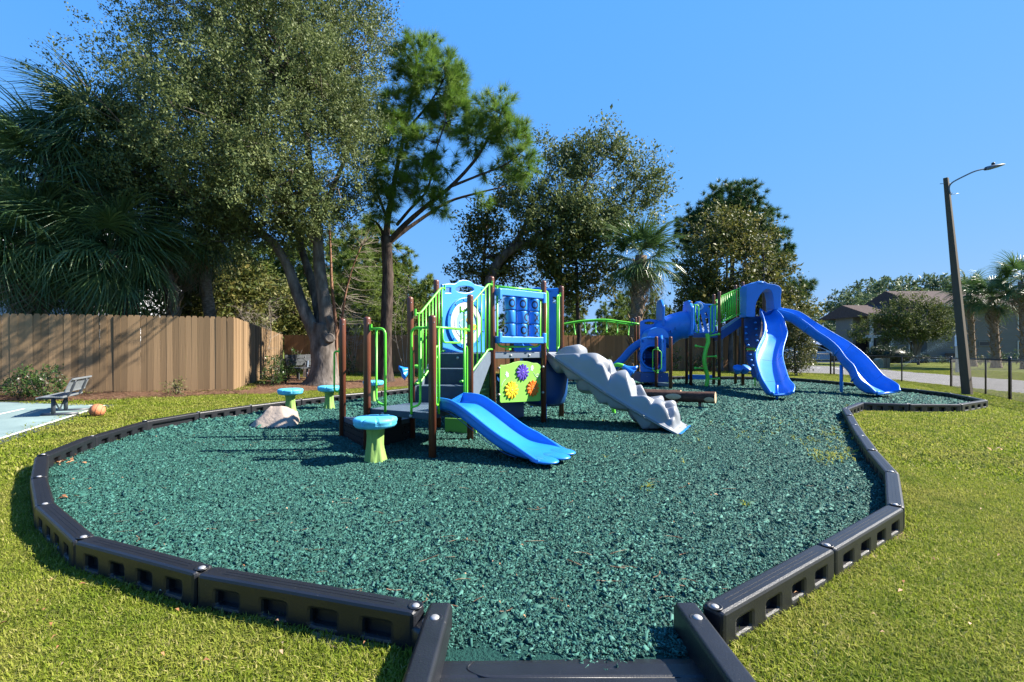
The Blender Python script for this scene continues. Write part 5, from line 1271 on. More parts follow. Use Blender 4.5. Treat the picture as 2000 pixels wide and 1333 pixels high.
# green wavy pole climber
cp = V3(spline([W(1379, 757, 15.7), W(1382, 738, 15.7), W(1378, 720, 15.7), (W(1375.5, 702, 15.7)), W(1379, 682, 15.7), W(1383, 668, 15.7), W(1381, 652, 15.7)], 40)); cp[0].z = terr(cp[0].x, 15.7) - .02
wc = MB().tube(cp, .065, 14).build('wavy_climber', M['green'], bt)
for (x0, y0), (x1, y1) in (((1384, 657), (1404, 653)), ((1377, 679), (1359, 676)), ((1377, 697), (1398, 696.5)), ((1378, 720), (1358, 719.5)), ((1383, 740.5), (1404, 740))):
    a_ = W(x0, y0, 15.7); e_ = W(x1, y1, 15.6); q = MB(); q.tube([a_, e_], .024, 8); q.ball(e_, .045, 10); q.build('rung', M['green'], wc)
# bongo drums
for px, dx in ((1441, -1), (1456, 1)):
    R = Vector((.15 * dx, -.55, .8)).to_track_quat('Z', 'Y').to_matrix(); q = MB(); q.lathe([(.06, -.16), (.09, -.12), (.145, .02), (.155, .06), (.15, .085), (.12, .095), (.002, .09)], 22, W(px, 722, 15.55), R); q.build('drum', M['blue'], bt)
MB().bar(W(1438, 728, 15.7), W(1460, 728, 15.7), .06, .06).build('drum_bracket', M['navyp'], bt)
# navy climbing wall under the hood, sunlight on the holds put into their lighter blue
Yc = 16.0
c1 = wpanel('climbing_wall', Yc, rpoly([(1453, 621), (1486, 621), (1487, 640), (1481, 668), (1478, 681), (1458, 678), (1454, 668)], 3), [], .07, M['navyp'])
c2 = wpanel('climbing_wall', Yc, rpoly([(1457.5, 687), (1475, 686), (1480, 720), (1481, 738), (1470, 738), (1465, 722), (1457.5, 700)], 3), [], .07, M['navyp'])
for px, py, par in ((1457, 639.5, c1), (1457.5, 651.5, c1), (1459, 663, c1), (1461, 674.5, c1), (1475.5, 630.5, c1), (1477, 643, c1), (1478, 655, c1), (1478.5, 666, c1), (1465, 693, c2), (1467, 704, c2), (1470, 714.5, c2)):
    MB().ball(W(px, py, Yc - .06), (.05, .045, .035), 10).build('hand_hold', M['sunblue'], par)
q = MB(); q.bar(W(1458, 682.5, Yc - .05), W(1476, 682.5, Yc - .05), .05, .05); q.tube([W(1474.5, 684, Yc), W(1474.5, 640, Yc)], .024, 8); q.tube([W(1474.5, 684, Yc), Vector((W(1474.5, 0, Yc).x, Yc, terr(7.9, Yc)))], .024, 8); q.build('green_support', M['green'], bt)
# hood over the slide entrance
Yh = 15.92
ol = rpoly([(1450.5, 620.5), (1451.5, 560), (1456, 556.5), (1467, 554.5), (1472, 551.5), (1480, 551), (1488, 553), (1492, 556), (1505, 557.5), (1514, 560.5), (1518.5, 566), (1517, 585), (1517.5, 606), (1505, 606), (1503, 585), (1500, 571), (1493, 566), (1486, 568), (1477, 578), (1470, 592), (1468, 602), (1468, 620.5)], 2.5, 3)
hd = wpanel('slide_hood', Yh, ol, [], .5, M['blue'])
q = MB(); q.ball(W(1481, 553.5, Yh - .1), (.16, .22, .045), 16); q.build('hood_handle', M['sunblue'], hd)
hd2 = MB(); Ms = frameM((W(1517, 0, 15.75).x, 15.75), (W(1517, 0, 15.75).x + .22, 16.75), 0)
hd2.plate(rpoly([(0, ZH), (0, zy(560, 16)), (.5, zy(553, 16)), (1.0, zy(560, 16)), (1.0, ZH)], .12), [rpoly([(.22, ZH + .06), (.78, ZH + .06), (.78, ZH + .75), (.5, ZH + 1.0), (.22, ZH + .75)], .15)], .10, .02, Ms); hd2.build('slide_hood', M['blue'], bt)
# the two long slides from their rims
def rim_slide(name, Lp, Rp, Ys, Yo, depth, label, n=44, flare=True):
    Ls = V3(spline([W(px, py, y) for (px, py), y in zip(Lp, Ys)], n)); Rs = V3(spline([W(px, py, y + Yo) for (px, py), y in zip(Rp, Ys)], n))
    b = MB(); rows = []
    for i in range(n):
        l = Ls[i]; r = Rs[i]; t = ((Ls[min(i + 1, n - 1)] + Rs[min(i + 1, n - 1)]) - (Ls[max(i - 1, 0)] + Rs[max(i - 1, 0)])).normalized()
        s = (r - l); wd = s.length; s.normalize(); up = s.cross(t); up = up if up.z > 0 else -up
        D = depth * (1 if i < n - 5 else (1 - .72 * ((i - n + 5) / 4) ** 1.3)) ; h = wd / 2; c = (l + r) / 2
        sec = [(-h - .035, -.06), (-h - .035, -.012), (-h - .012, .010), (-h + .015, -.004), (-h + .03, -D * .45), (-h + .06, -D * .8), (-h + .14, -D * .97), (-h * .3, -D)]
        sec = sec + [(-x, z) for x, z in sec[::-1]]
        sec = sec + [(h + .015, -D * .7), (h - .03, -D - .02), (h * .5, -D - .05), (-h * .5, -D - .05), (-h + .03, -D - .02), (-h - .015, -D * .7)]; sec.append(sec[0])
        rows.append([c + s * x + up * z for x, z in sec])
    # rolled end lip
    b.grid(rows); m = len(rows[0]) - 1; b.add(rows[0][:m], [tuple(range(m))]); b.add(rows[-1][:m], [tuple(range(m))[::-1]])
    o = b.build(name, M['blue'], bt); q = o.modifiers.new('s', 'SUBSURF'); q.levels = 1; q.render_levels = 1
    if label: o['label'] = label
    e0 = rows[-1]; q = MB(); q.tube([e0[k] for k in range(2, 14)], .03, 8); q.build('exit_lip', M['blue'], o)
    for k in (int(n * .27), int(n * .5), int(n * .73)):     # moulded joints across the bed and a rib outside
        q = MB(); q.tube([p + Vector((0, 0, .002)) for p in rows[k][3:13]], .005, 5); q.build('moulded_joint', M['navyp'], o)
        q = MB(); q.tube([rows[k][j] for j in (0, 21, 20)], .028, 6); q.build('outer_rib', M['blue'], o)
    return o, rows
L1 = [(1486, 603), (1493, 622), (1494.8, 637), (1493, 652), (1484.7, 670), (1478.6, 685), (1477.6, 699), (1482, 718), (1489, 738), (1498, 753), (1508, 768)]
R1 = [(1514, 603), (1528, 618), (1535, 639), (1537, 652), (1530.5, 675), (1528, 692), (1530, 706), (1535, 724), (1541, 741), (1551, 753), (1549, 766)]
s1o, s1r = rim_slide('wave_slide', L1, R1, [15.75, 15.3, 15.0, 14.65, 14.2, 13.8, 13.4, 12.9, 12.4, 12.0, 11.75], 0, .27, 'left wave slide coming straight towards the mulch')
L2 = [(1517, 603), (1545, 611), (1560, 619), (1580, 633), (1598, 647.5), (1618, 660), (1638.6, 678), (1652.8, 698), (1669, 714), (1677, 732.5), (1684, 743), (1698, 753), (1713, 767)]
R2 = [(1522, 601), (1555, 607), (1572, 615), (1592, 629), (1612, 641), (1638.6, 656.6), (1661, 670), (1689, 692), (1707.5, 712), (1726, 733), (1742, 743), (1755, 752), (1757, 762)]
s2o, s2r = rim_slide('wave_slide', L2, R2, [15.7, 15.4, 15.2, 14.95, 14.7, 14.45, 14.15, 13.85, 13.6, 13.35, 13.15, 12.85, 12.65], .28, .30, 'right slide running out to the side towards the lawn')
q = MB(); c = G(1517, 785); q.tube([c - Vector((0, 0, .03)), Vector((c.x, c.y, .5))], .035, 10); q.build('slide_foot', M['blue'], bt)
p_ = s2r[26][19]; MB().tube([g3(p_.x - .05, p_.y + .1, -.03), Vector((p_.x - .05, p_.y + .1, p_.z + .05))], .045, 12).build('slide_support', M['sunblue'], bt)
p_ = s2r[41][18]; MB().tube([g3(p_.x - .1, p_.y + .2, -.03), Vector((p_.x - .1, p_.y + .2, p_.z + .05))], .05, 12).build('slide_foot', M['blue'], bt)
MB().bar(W(1340, 736.5, 17.2), W(1395, 737.5, 17.2), .08, .16).build('low_rail', M['blue'], bt)
# ------------------------------------------------------------- foliage builders
def pblob(px, py, rx, ry, Y, dep=None, w=1.0):
    c = W(px, py, Y); k = Y / F; return (np.array(c), np.array([rx * k, (dep if dep else (rx + ry) / 2 * k), ry * k]), w)
def blob_points(blobs, n, rng, shell=.55, gap=.0, gs=.8):
    vol = np.array([b[1].prod() ** .72 * b[2] for b in blobs]); vol = vol / vol.sum(); out = []; outd = []
    cnt = (vol * n).astype(int) + 1
    for (c, r, w), k in zip(blobs, cnt):
        d = nrm(rng.normal(0, 1, (k, 3))); rad = shell + (1 - shell) * rng.uniform(0, 1, k) ** .7
        rad *= 1 + .16 * np.clip(rng.normal(0, 1, k), -1.5, 1.5)
        p = c + d * r * rad[:, None]; dd = nrm(d / r)
        if gap:
            nv = np.array([mnoise.noise(Vector(q * gs)) for q in p]); kk = nv > -gap; kk |= rng.uniform(0, 1, k) < .15; p = p[kk]; dd = dd[kk]
        out.append(p); outd.append(dd)
    return np.concatenate(out), np.concatenate(outd)
def leaves(name, pts, dirs, m, parent, rng, per=26, slen=.55, leaf=.085, wid=.42, up=.35, spread=.10, twig=True, droop=0, bias=None):
    """sprigs: a short shoot from every point, carrying leaves"""
    K = len(pts); ax = nrm(dirs * .7 + rng.normal(0, .45, (K, 3)) + np.array([0, 0, up]) + (np.array(bias) if bias is not None else 0))
    L = slen * rng.uniform(.5, 1.35, K)
    t = rng.uniform(0, 1, (K, per)); A = ax[:, None, :]; P_ = pts[:, None, :] + A * (t * L[:, None])[..., None]
    P_ = P_ + rng.normal(0, spread, (K, per, 3)) * (.35 + .65 * t[..., None]); P_[..., 2] -= droop * t ** 2
    ld = nrm(A * .55 + rng.normal(0, .75, (K, per, 3))); nn = nrm(np.cross(ld, rng.normal(0, 1, (K, per, 3)) + np.array([0, 0, .6])))
    s = leaf * rng.lognormal(0, .28, (K, per))[..., None]; w = s * wid
    fold = np.cross(ld, nn) * s * .10
    v = np.stack([P_, P_ + ld * s * .45 + nn * w * .5 + fold, P_ + ld * s, P_ + ld * s * .45 - nn * w * .5 + fold], 2).reshape(-1, 3)
    base = rng.beta(2, 2, (K, 1)) * .62 + rng.uniform(0, .38, (K, per)); tint = np.repeat(base.ravel(), 4)
    q = np.arange(len(v)).reshape(-1, 4)
    return np_mesh(name, v, q, m, np.clip(tint, 0, 1), parent)
def needles(name, pts, dirs, m, parent, rng, per=70, ln=.22, w=.0055, cone=1.0):
    K = len(pts); d = nrm(rng.normal(0, 1, (K, per, 3)) * cone + dirs[:, None, :] * .9 + np.array([0, 0, .15]))
    s = nrm(np.cross(d, rng.normal(0, 1, (K, per, 3)))); L = ln * rng.uniform(.65, 1.15, (K, per, 1))
    o = pts[:, None, :] - dirs[:, None, :] * rng.uniform(0, .22, (K, per, 1)) * ln * 1.2
    tip = o + d * L; tip[..., 2] -= .05 * ln
    v = np.stack([o - s * w, o + s * w, tip], 2).reshape(-1, 3); base = np.repeat(np.clip(rng.beta(2, 2, (K, 1)) * .6 + rng.uniform(0, .4, (K, per)), 0, 1).ravel(), 3)
    return np_mesh(name, v, np.arange(len(v)).reshape(-1, 3), m, base, parent)
def limb_mesh(b, pts, r0, r1, n=10, seg=14, wob=.0, seed=0, pw=1.0, flare=0):
    P_ = V3(spline(pts, seg)); rr = [r0 + (r1 - r0) * (i / (seg - 1)) ** pw for i in range(seg)]
    if flare: rr = [r + flare * math.exp(-i / (seg - 1) * 9) for i, r in enumerate(rr)]
    N = len(P_); v = []; f = []; u = None
    for i, p in enumerate(P_):
        t = (P_[min(i + 1, N - 1)] - P_[max(i - 1, 0)]).normalized()
        if u is None: a = Vector((0, 1, 0)) if abs(t.y) < .9 else Vector((1, 0, 0)); u = (a - a.dot(t) * t).normalized()
        u = (u - u.dot(t) * t).normalized(); w = t.cross(u)
        for k in range(n):
            an = 2 * pi * k / n; d_ = u * cos(an) + w * sin(an); k_ = 1 + wob * mnoise.noise(p * 1.6 + d_ * 1.3 + Vector((seed, 0, 0))) + wob * .5 * mnoise.noise(p * 5 + d_ * 2.5)
            if flare: k_ += .35 * math.exp(-i / (N - 1) * 10) * max(0, cos(an * 3 + seed))
            v.append(p + d_ * rr[i] * k_)
    for i in range(N - 1):
        for k in range(n): f.append((i * n + k, i * n + (k + 1) % n, (i + 1) * n + (k + 1) % n, (i + 1) * n + k))
    f.append(tuple((N - 1) * n + k for k in range(n)))
    b.add(v, f, 0, True); return P_
def branchlets(name, nodes, targets, m, parent, rng, r=.02, n=4, k=None):
    """thin branches from the closest limb point to crown targets"""
    nd = np.array([tuple(p) for p in nodes]); v = []; f = []
    if k and len(targets) > k: targets = targets[rng.choice(len(targets), k, False)]
    b = MB()
    for t in targets:
        dd = np.linalg.norm((nd - t) * [1, 1, 1.25], axis=1) + (nd[:, 2] > t[2] + .3) * 1.2; a = nd[np.argmin(dd)]
        L = np.linalg.norm(t - a)
        if L < .05: continue
        mid = (a + t) / 2 + rng.normal(0, .10, 3) * L + np.array([0, 0, .06 * L]); pts = V3(spline([a, mid, t], 7)); rr = min(.05, r * (.6 + L * .35))
        b.tube(pts, [rr * (1 - .75 * i / 6) for i in range(7)], n, 0, False)
    return b.build(name, m, parent)

# ---------------- the big live oak (left)
rng = np.random.default_rng(21); YO = 16.2
ob = G(633, 752); oak = thing('oak_tree', 'large spreading live oak with a forked grey trunk and two sawn branch stubs', 'tree', ob)
b = MB(); nodes = []
limb_mesh(b, [ob - Vector((0, 0, .1)), W(632, 725, ob.y), W(631, 690, ob.y), W(631, 655, ob.y), W(632, 632, ob.y)], .46, .34, 20, 18, .14, 1, 1, .28)
for pts, r0, r1 in (([W(622, 668, ob.y), W(606, 632, ob.y - .05), W(588, 592, ob.y - .1), W(572, 548, ob.y - .1), W(556, 508, ob.y - .2), W(528, 470, ob.y - .4), W(480, 430, ob.y - .6), W(430, 380, ob.y - 1)], .24, .09),
                    ([W(630, 660, ob.y + .15), W(622, 610, ob.y + .3), W(612, 560, ob.y + .5), W(596, 510, ob.y + .8), W(580, 450, ob.y + 1.2), (W(560, 360, ob.y + 1.5))], .19, .08),
                    ([W(640, 665, ob.y), W(636, 610, ob.y), W(629, 560, ob.y), W(622, 500, ob.y), W(620, 450, ob.y), W(612, 380, ob.y), W(600, 280, ob.y), W(590, 170, ob.y)], .25, .08),
                    ([W(642, 650, ob.y - .1), W(645, 632, ob.y - .2), W(641, 618, ob.y - .2)], .16, .10),
                    ([W(622, 480, ob.y), W(600, 455, ob.y - .3), W(570, 420, ob.y - .8), W(520, 330, ob.y - 1.2)], .11, .05),
                    ([W(620, 440, ob.y), W(640, 390, ob.y), W(670, 320, ob.y), W(690, 240, ob.y)], .10, .05),
                    ([W(480, 430, ob.y - .6), W(430, 420, ob.y - .6), W(370, 390, ob.y - .8)], .10, .05)):
    nodes += limb_mesh(b, pts, r0, r1, 12, 20, .10, r0 * 50)
otr = b.build('trunk', M['bark'], oak)
for px, py, dx in ((619, 659, -.35), (644, 660, .5)):
    c = W(px, py, ob.y - .32); R = Vector((dx, -.85, .1)).to_track_quat('Z', 'Y').to_matrix(); q = MB()
    q.lathe([(.20, -.25), (.165, -.06), (.15, .0), (.125, .012), (.11, .0), (.07, .004), (.002, .006)], 18, c, R); q.build('sawn_stub', M['bark'], oak)
blobs = [pblob(490, 70, 185, 95, YO, 3.0), pblob(350, 130, 105, 95, YO - .3, 1.7), pblob(610, 110, 140, 110, YO, 2.8), pblob(690, 190, 85, 110, YO + .3, 1.8), pblob(560, 250, 170, 120, YO - .6, 2.8),
         pblob(400, 250, 170, 120, YO - 1, 2.4), pblob(300, 310, 70, 75, YO - 1.2, 1.2), pblob(500, 395, 125, 80, YO - .8, 2.0), pblob(650, 320, 75, 85, YO, 1.6), pblob(600, 395, 75, 55, YO - .5, 1.4),
         pblob(350, 390, 110, 60, YO - 1.3, 1.4), pblob(262, 180, 45, 55, YO, .9), pblob(560, 0, 170, 70, YO, 2.5), pblob(400, 20, 110, 50, YO, 2.0), pblob(730, 90, 38, 70, YO + .5, .9, .7), pblob(712, 330, 30, 60, YO, .8, .8), pblob(430, 470, 60, 40, YO - .5, 1.0, .8), pblob(255, 330, 60, 50, YO - 1.5, 1.0, .8), pblob(680, 20, 60, 50, YO + .3, 1.2, .7)]
blobs = [(c_, r_ * np.array([1, 1.45, 1]), w_) for c_, r_, w_ in blobs] + [pblob(500, 200, 190, 120, 13.2, 2.2), pblob(400, 270, 100, 80, 12.8, 1.5), pblob(600, 200, 110, 120, 13.4, 1.8), pblob(440, 330, 95, 70, 13.0, 1.3), pblob(560, 450, 65, 45, YO - .6, 1.3), pblob(480, 455, 75, 50, YO - .6, 1.4), pblob(620, 430, 50, 40, YO - .3, 1.1), pblob(420, 400, 80, 55, YO - .8, 1.4), pblob(690, 300, 45, 55, 12.4, .8, .45), pblob(650, 375, 40, 30, 12.1, .8, .45), pblob(600, 415, 45, 28, 11.9, .7, .4), pblob(540, 350, 50, 40, 11.7, .8, .4), pblob(500, 400, 50, 25, 11.5, .6, .4), pblob(690, 170, 40, 50, 12.6, .8, .4)]
pts, dr = blob_points(blobs, 10800, rng, .38, .10, .55)
leaves('crown', pts, dr, M['oakleaf'], oak, rng, 42, .62, .074, .50, .42, .10, bias=(.25, 0, .1))
branchlets('twigs', nodes, pts, M['bark'], oak, rng, .018, 4, 420)

# ---------------- the pine in the middle
rng = np.random.default_rng(22); pb_ = G(752, 747); YP = pb_.y; pine = thing('pine_tree', 'tall long-needled pine with a dark straight trunk left of the nearer tower', 'tree', pb_)
b = MB(); nodes = []
limb_mesh(b, [pb_ - Vector((0, 0, .1)), W(752, 700, YP), W(755, 620, YP), W(757, 550, YP), W(755, 480, YP), W(754, 462, YP)], .215, .185, 16, 20, .12, 3, 1, .12)
for pts, r0, r1 in (([W(754, 475, YP), W(757, 430, YP), W(766, 380, YP), W(775, 330, YP), W(790, 260, YP), W(806, 180, YP), W(815, 110, YP)], .13, .03),
                    ([W(757, 475, YP), W(790, 440, YP - .2), W(830, 405, YP - .4), W(880, 365, YP - .5), W(930, 310, YP - .6), W(965, 250, YP - .6), W(985, 210, YP - .6)], .10, .03),
                    ([W(757, 478, YP), W(785, 455, YP + .2), W(820, 430, YP + .5), W(875, 395, YP + .7), W(935, 377, YP + .8), W(985, 365, YP + .9)], .09, .025),
                    ([W(753, 470, YP), W(745, 450, YP), W(735, 435, YP - .1), W(724, 430, YP - .1)], .06, .03),
                    ([W(757, 430, YP), W(742, 390, YP - .3), W(735, 360, YP - .5), W(740, 300, YP - .6)], .06, .02),
                    ([W(775, 440, YP - .1), W(800, 410, YP - .4), W(835, 370, YP - .8), W(850, 300, YP - 1), W(870, 240, YP - 1)], .06, .02),
                    ([W(880, 365, YP - .5), W(930, 345, YP - .6), W(990, 320, YP - .7), W(1025, 290, YP - .7)], .05, .02), ([W(790, 260, YP), W(840, 200, YP + .3), W(870, 150, YP + .3)], .05, .02)):
    nodes += limb_mesh(b, pts, r0, r1, 10, 18, .08, r0 * 70)
b.build('trunk', M['pbark'], pine)
blobs = [pblob(815, 120, 55, 52, YP, 1.1), pblob(850, 175, 70, 55, YP, 1.2), pblob(890, 225, 45, 40, YP, .9), pblob(770, 215, 26, 40, YP - .5, .7), pblob(775, 265, 40, 50, YP - .6, .9), pblob(760, 340, 42, 55, YP - .6, .9), pblob(820, 290, 35, 45, YP - .9, .8), pblob(830, 360, 40, 40, YP - .8, .8),
         pblob(970, 225, 42, 48, YP - .6, .9), pblob(1000, 270, 42, 40, YP - .6, .8), pblob(1020, 320, 32, 38, YP - .7, .7), pblob(925, 265, 40, 35, YP - .6, .7), pblob(880, 130, 22, 28, YP, .5), pblob(895, 165, 25, 30, YP, .5), pblob(745, 400, 30, 40, YP - .4, .6), pblob(860, 395, 25, 30, YP - .5, .5), pblob(870, 320, 30, 25, YP - .7, .5, .6), pblob(940, 395, 25, 16, YP + .8, .4, .5), pblob(870, 420, 14, 14, YP + .6, .3, .4), pblob(960, 340, 40, 20, YP - .4, .5, .5)]
pts, dr = blob_points(blobs, 1050, rng, .55)
needles('crown', pts, nrm(dr + np.array([.1, 0, .35])), M['pineneedle'], pine, rng, 84, .40, .0062, .80)
branchlets('twigs', nodes, pts, M['pbark'], pine, rng, .016, 4, 330)

# ---------------- oak and magnolia in the middle distance
rng = np.random.default_rng(23); YM = 22.6
mb = Vector((W(955, 0, YM).x, YM, terr(-1, YM))); moak = thing('oak_tree', 'leaning live oak with an arching limb behind the tic tac toe panel', 'tree', mb)
b = MB(); nodes = []
nodes += limb_mesh(b, [mb, W(955, 600, YM), W(958, 545, YM), W(975, 510, YM), W(1005, 485, YM), W(1040, 470, YM), W(1085, 440, YM), W(1120, 400, YM), W(1150, 350, YM)], .30, .07, 14, 24, .10, 9)
nodes += limb_mesh(b, [W(1010, 482, YM), W(1045, 478, YM + .2), W(1090, 478, YM + .4), W(1140, 460, YM + .5), W(1190, 420, YM + .5), W(1235, 380, YM + .5)], .13, .04, 10, 16, .08, 5)
nodes += limb_mesh(b, [W(985, 500, YM), W(1020, 450, YM), W(1040, 400, YM), W(1060, 360, YM)], .12, .04, 10, 14, .08, 6)
b.build('trunk', M['bark'], moak)
blobs = [pblob(1030, 410, 75, 60, YM, 1.8), pblob(1090, 360, 65, 65, YM, 1.6), pblob(1100, 450, 95, 60, YM - .3, 2.0), pblob(1160, 340, 70, 55, YM, 1.5), pblob(1180, 290, 45, 35, YM, 1.0, .6), pblob(1160, 420, 70, 60, YM - .3, 1.6), pblob(1240, 370, 48, 45, YM, 1.2, .8), pblob(1270, 380, 30, 45, YM, .8, .5), pblob(1220, 430, 45, 45, YM - .3, 1.1), pblob(1255, 330, 35, 30, YM, .8, .4), pblob(1010, 370, 50, 40, YM, 1.1, .7), pblob(1060, 300, 30, 25, YM, .7, .35)]
pts, dr = blob_points(blobs, 2800, rng, .42, .06, .5)
leaves('crown', pts, dr, M['oakleaf'], moak, rng, 24, .75, .13, .5, .45, .12, bias=(.3, 0, .2)); branchlets('twigs', nodes, pts, M['bark'], moak, rng, .02, 4, 220)
gb = g3(W(945, 0, 23.6).x, 23.6); mag = thing('magnolia_tree', 'dark glossy magnolia behind the porthole panel, left part of the middle tree group', 'tree', gb)
b = MB(); nodes = limb_mesh(b, [gb, W(945, 600, 23.6), W(945, 520, 23.6), W(950, 440, 23.6)], .16, .05, 10, 12, .08, 2); b.build('trunk', M['bark'], mag)
blobs = [pblob(950, 500, 62, 50, 23.4, 1.4), pblob(985, 440, 60, 50, 23.4, 1.3), pblob(920, 545, 42, 35, 23.2, .9), pblob(985, 545, 60, 38, 23.0, 1.1), pblob(1030, 520, 50, 50, 23.2, 1.1), pblob(930, 455, 30, 30, 23.4, .7, .6)]
pts, dr = blob_points(blobs, 900, rng, .5, .05, .6); leaves('crown', pts, dr, M['maglea'], mag, rng, 20, .6, .155, .5, .2, .13); branchlets('twigs', nodes, pts, M['bark'], mag, rng, .018, 4, 120)
gb = g3(W(1128, 0, 21.8).x, 21.8); mag2 = thing('magnolia_tree', 'slim magnolia with a thin bare trunk right of the nearer tower', 'tree', gb)
b = MB(); nodes = limb_mesh(b, [gb, W(1131, 650, 21.8), W(1127, 590, 21.8), W(1126, 520, 21.8), W(1120, 470, 21.8)], .115, .05, 10, 14, .08, 2); b.build('trunk', M['pbark'], mag2)
blobs = [pblob(1120, 520, 65, 48, 21.8, 1.3), pblob(1165, 545, 38, 32, 21.8, .8), pblob(1090, 560, 40, 26, 21.8, .8), pblob(1140, 580, 40, 20, 21.8, .7, .7), pblob(1100, 480, 60, 35, 21.9, 1.1)]
pts, dr = blob_points(blobs, 620, rng, .45, .05, .6); leaves('crown', pts, dr, M['maglea'], mag2, rng, 20, .55, .15, .5, .1, .13); branchlets('twigs', nodes, pts, M['pbark'], mag2, rng, .018, 4, 110)

# ---------------- right hand pine and magnolia group
rng = np.random.default_rng(24); YR = 31.5
rb = g3(W(1432, 0, YR).x, YR); rpine = thing('pine_tree', 'dark layered pine rising behind the taller tower', 'tree', rb); b = MB(); nodes = []
for x0, x1, k in ((1432, 1428, .2), (1421, 1440, .16)): nodes += limb_mesh(b, [g3(W(x0, 0, YR).x, YR), W(x0, 620, YR), W((x0 + x1) / 2, 520, YR), W(x1, 420, YR), W(x1, 365, YR)], k, .05, 10, 14, .08, x0)
b.build('trunk', M['pbark'], rpine)
blobs = [pblob(1430, 385, 55, 32, YR, 1.6), pblob(1400, 420, 60, 28, YR, 1.7), pblob(1470, 425, 50, 26, YR, 1.5), pblob(1350, 440, 38, 22, YR, 1.1), pblob(1500, 460, 40, 22, YR, 1.2), pblob(1520, 495, 36, 20, YR, 1.0), pblob(1345, 475, 30, 20, YR, 1.0), pblob(1540, 570, 45, 20, YR - 1, 1.0), pblob(1510, 590, 40, 22, YR - 1, 1.0), pblob(1490, 530, 40, 25, YR, 1.1), pblob(1430, 460, 70, 40, YR + .8, 1.5), pblob(1575, 555, 22, 12, YR - 1, .6, .8)]
pts, dr = blob_points(blobs, 1500, rng, .4); needles('crown', pts, nrm(dr + np.array([.2, 0, .4])), M['darkpine'], rpine, rng, 64, .38, .017, .9); branchlets('twigs', nodes, pts, M['pbark'], rpine, rng, .02, 4, 150)
gb = g3(W(1398, 0, 27).x, 27); rmag = thing('magnolia_tree', 'yellowish magnolia clump with pale trunks behind the green bridge', 'tree', gb); b = MB(); nodes = []
for x0, x1, k in ((1397, 1380, .13), (1409, 1400, .13), (1428, 1420, .17), (1448, 1455, .16), (1458, 1490, .12)): nodes += limb_mesh(b, [g3(W(x0, 0, 26.5).x, 26.5), W(x0 - 1, 690, 26.5), W(x0, 640, 26.5), W(x1, 560, 26.7), W(x1, 480, 27)], k, .04, 10, 14, .1, x0)
b.build('trunk', M['bark'], rmag)
blobs = [pblob(1395, 450, 48, 42, 27.5, 1.3), pblob(1470, 465, 48, 40, 27.5, 1.3), pblob(1420, 520, 75, 55, 27, 1.9), pblob(1365, 545, 42, 45, 27, 1.2), pblob(1490, 530, 50, 40, 27, 1.4), pblob(1380, 600, 55, 32, 26.6, 1.2), pblob(1450, 585, 55, 35, 27, 1.4), pblob(1530, 600, 40, 40, 27.5, 1.2), pblob(1340, 590, 30, 25, 27, .8, .6), pblob(1570, 615, 40, 26, 28, 1.0, .7)]
pts, dr = blob_points(blobs, 2100, rng, .42, .08, .6); leaves('crown', pts, dr, M['maglea'], rmag, rng, 20, .6, .17, .5, .25, .14); branchlets('twigs', nodes, pts, M['bark'], rmag, rng, .02, 4, 200)
gb = g3(W(1555, 0, 25).x, 25); sh = thing('shrub', 'tall rounded grey green shrub at the fence beside the right slide', 'shrub', gb); b = MB()
nodes = limb_mesh(b, [gb, W(1552, 690, 25), W(1550, 640, 25)], .07, .03, 8, 8, .1, 2); b.build('trunk', M['bark'], sh)
blobs = [pblob(1552, 690, 30, 38, 25, .9), pblob(1550, 650, 30, 32, 25, .9), pblob(1540, 625, 24, 22, 25.2, .7)]
pts, dr = blob_points(blobs, 900, rng, .5); leaves('crown', pts, dr, M['greyleaf'], sh, rng, 20, .3, .085, .5, .3, .08)

# ---------------- sabal palms
def frond_mesh(name, m, seed, n=46, petiole=.75, blade=1.0, droop=.55, hang=0):
    r = np.random.default_rng(seed); v = []; t = []
    def strip(pts, w0, w1, nrm_):
        k = len(pts)
        for i in range(k - 1):
            a, c = pts[i], pts[i + 1]; wa = w0 + (w1 - w0) * i / (k - 1); wb = w0 + (w1 - w0) * (i + 1) / (k - 1); d_ = nrm(c - a); s = nrm(np.cross(d_, nrm_))
            v.extend([a - s * wa, a + s * wa, c + s * wb, c - s * wb])
    P0 = [np.array([petiole * k / 5, 0, -.10 * (k / 5) ** 2 * petiole]) for k in range(6)]; strip(P0, .022, .012, np.array([0, 0, 1.])); t += [.75] * 20
    hub = P0[-1]
    for i in range(n):
        a = (-1 + 2 * i / (n - 1)) * radians(118); L = blade * (1 - .28 * abs(a) / 2.1) * r.uniform(.9, 1.08); st = hub + np.array([.20 * (1 - abs(a) / 2.2), 0, -.03])
        d0 = np.array([cos(a), sin(a) * .92, .12 + .10 * r.normal()]); pts = []
        for k in range(7):
            u_ = k / 6; pts.append(st + nrm(d0) * L * u_ + np.array([0, 0, -droop * L * u_ ** 2.4 * r.uniform(.8, 1.2) - .10 * abs(sin(a)) * u_ * L]))
        w = [.008, .016, .018, .015, .010, .006, .0015]; up_ = np.array([-.25 * sin(a) * 0, .5 * (1 if i % 2 else -1), 1.0]); tt = r.uniform(.1, .9)
        for k in range(6):
            A_, B_ = pts[k], pts[k + 1]; d_ = nrm(B_ - A_); s = nrm(np.cross(d_, up_)); v.extend([A_ - s * w[k], A_ + s * w[k], B_ + s * w[k + 1], B_ - s * w[k + 1]]); t.extend([tt * .8 + .2 * k / 6] * 4)
    o = np_mesh(name, np.array(v), np.arange(len(v)).reshape(-1, 4), m, t, parent=False); me = o.data; bpy.data.objects.remove(o); return me
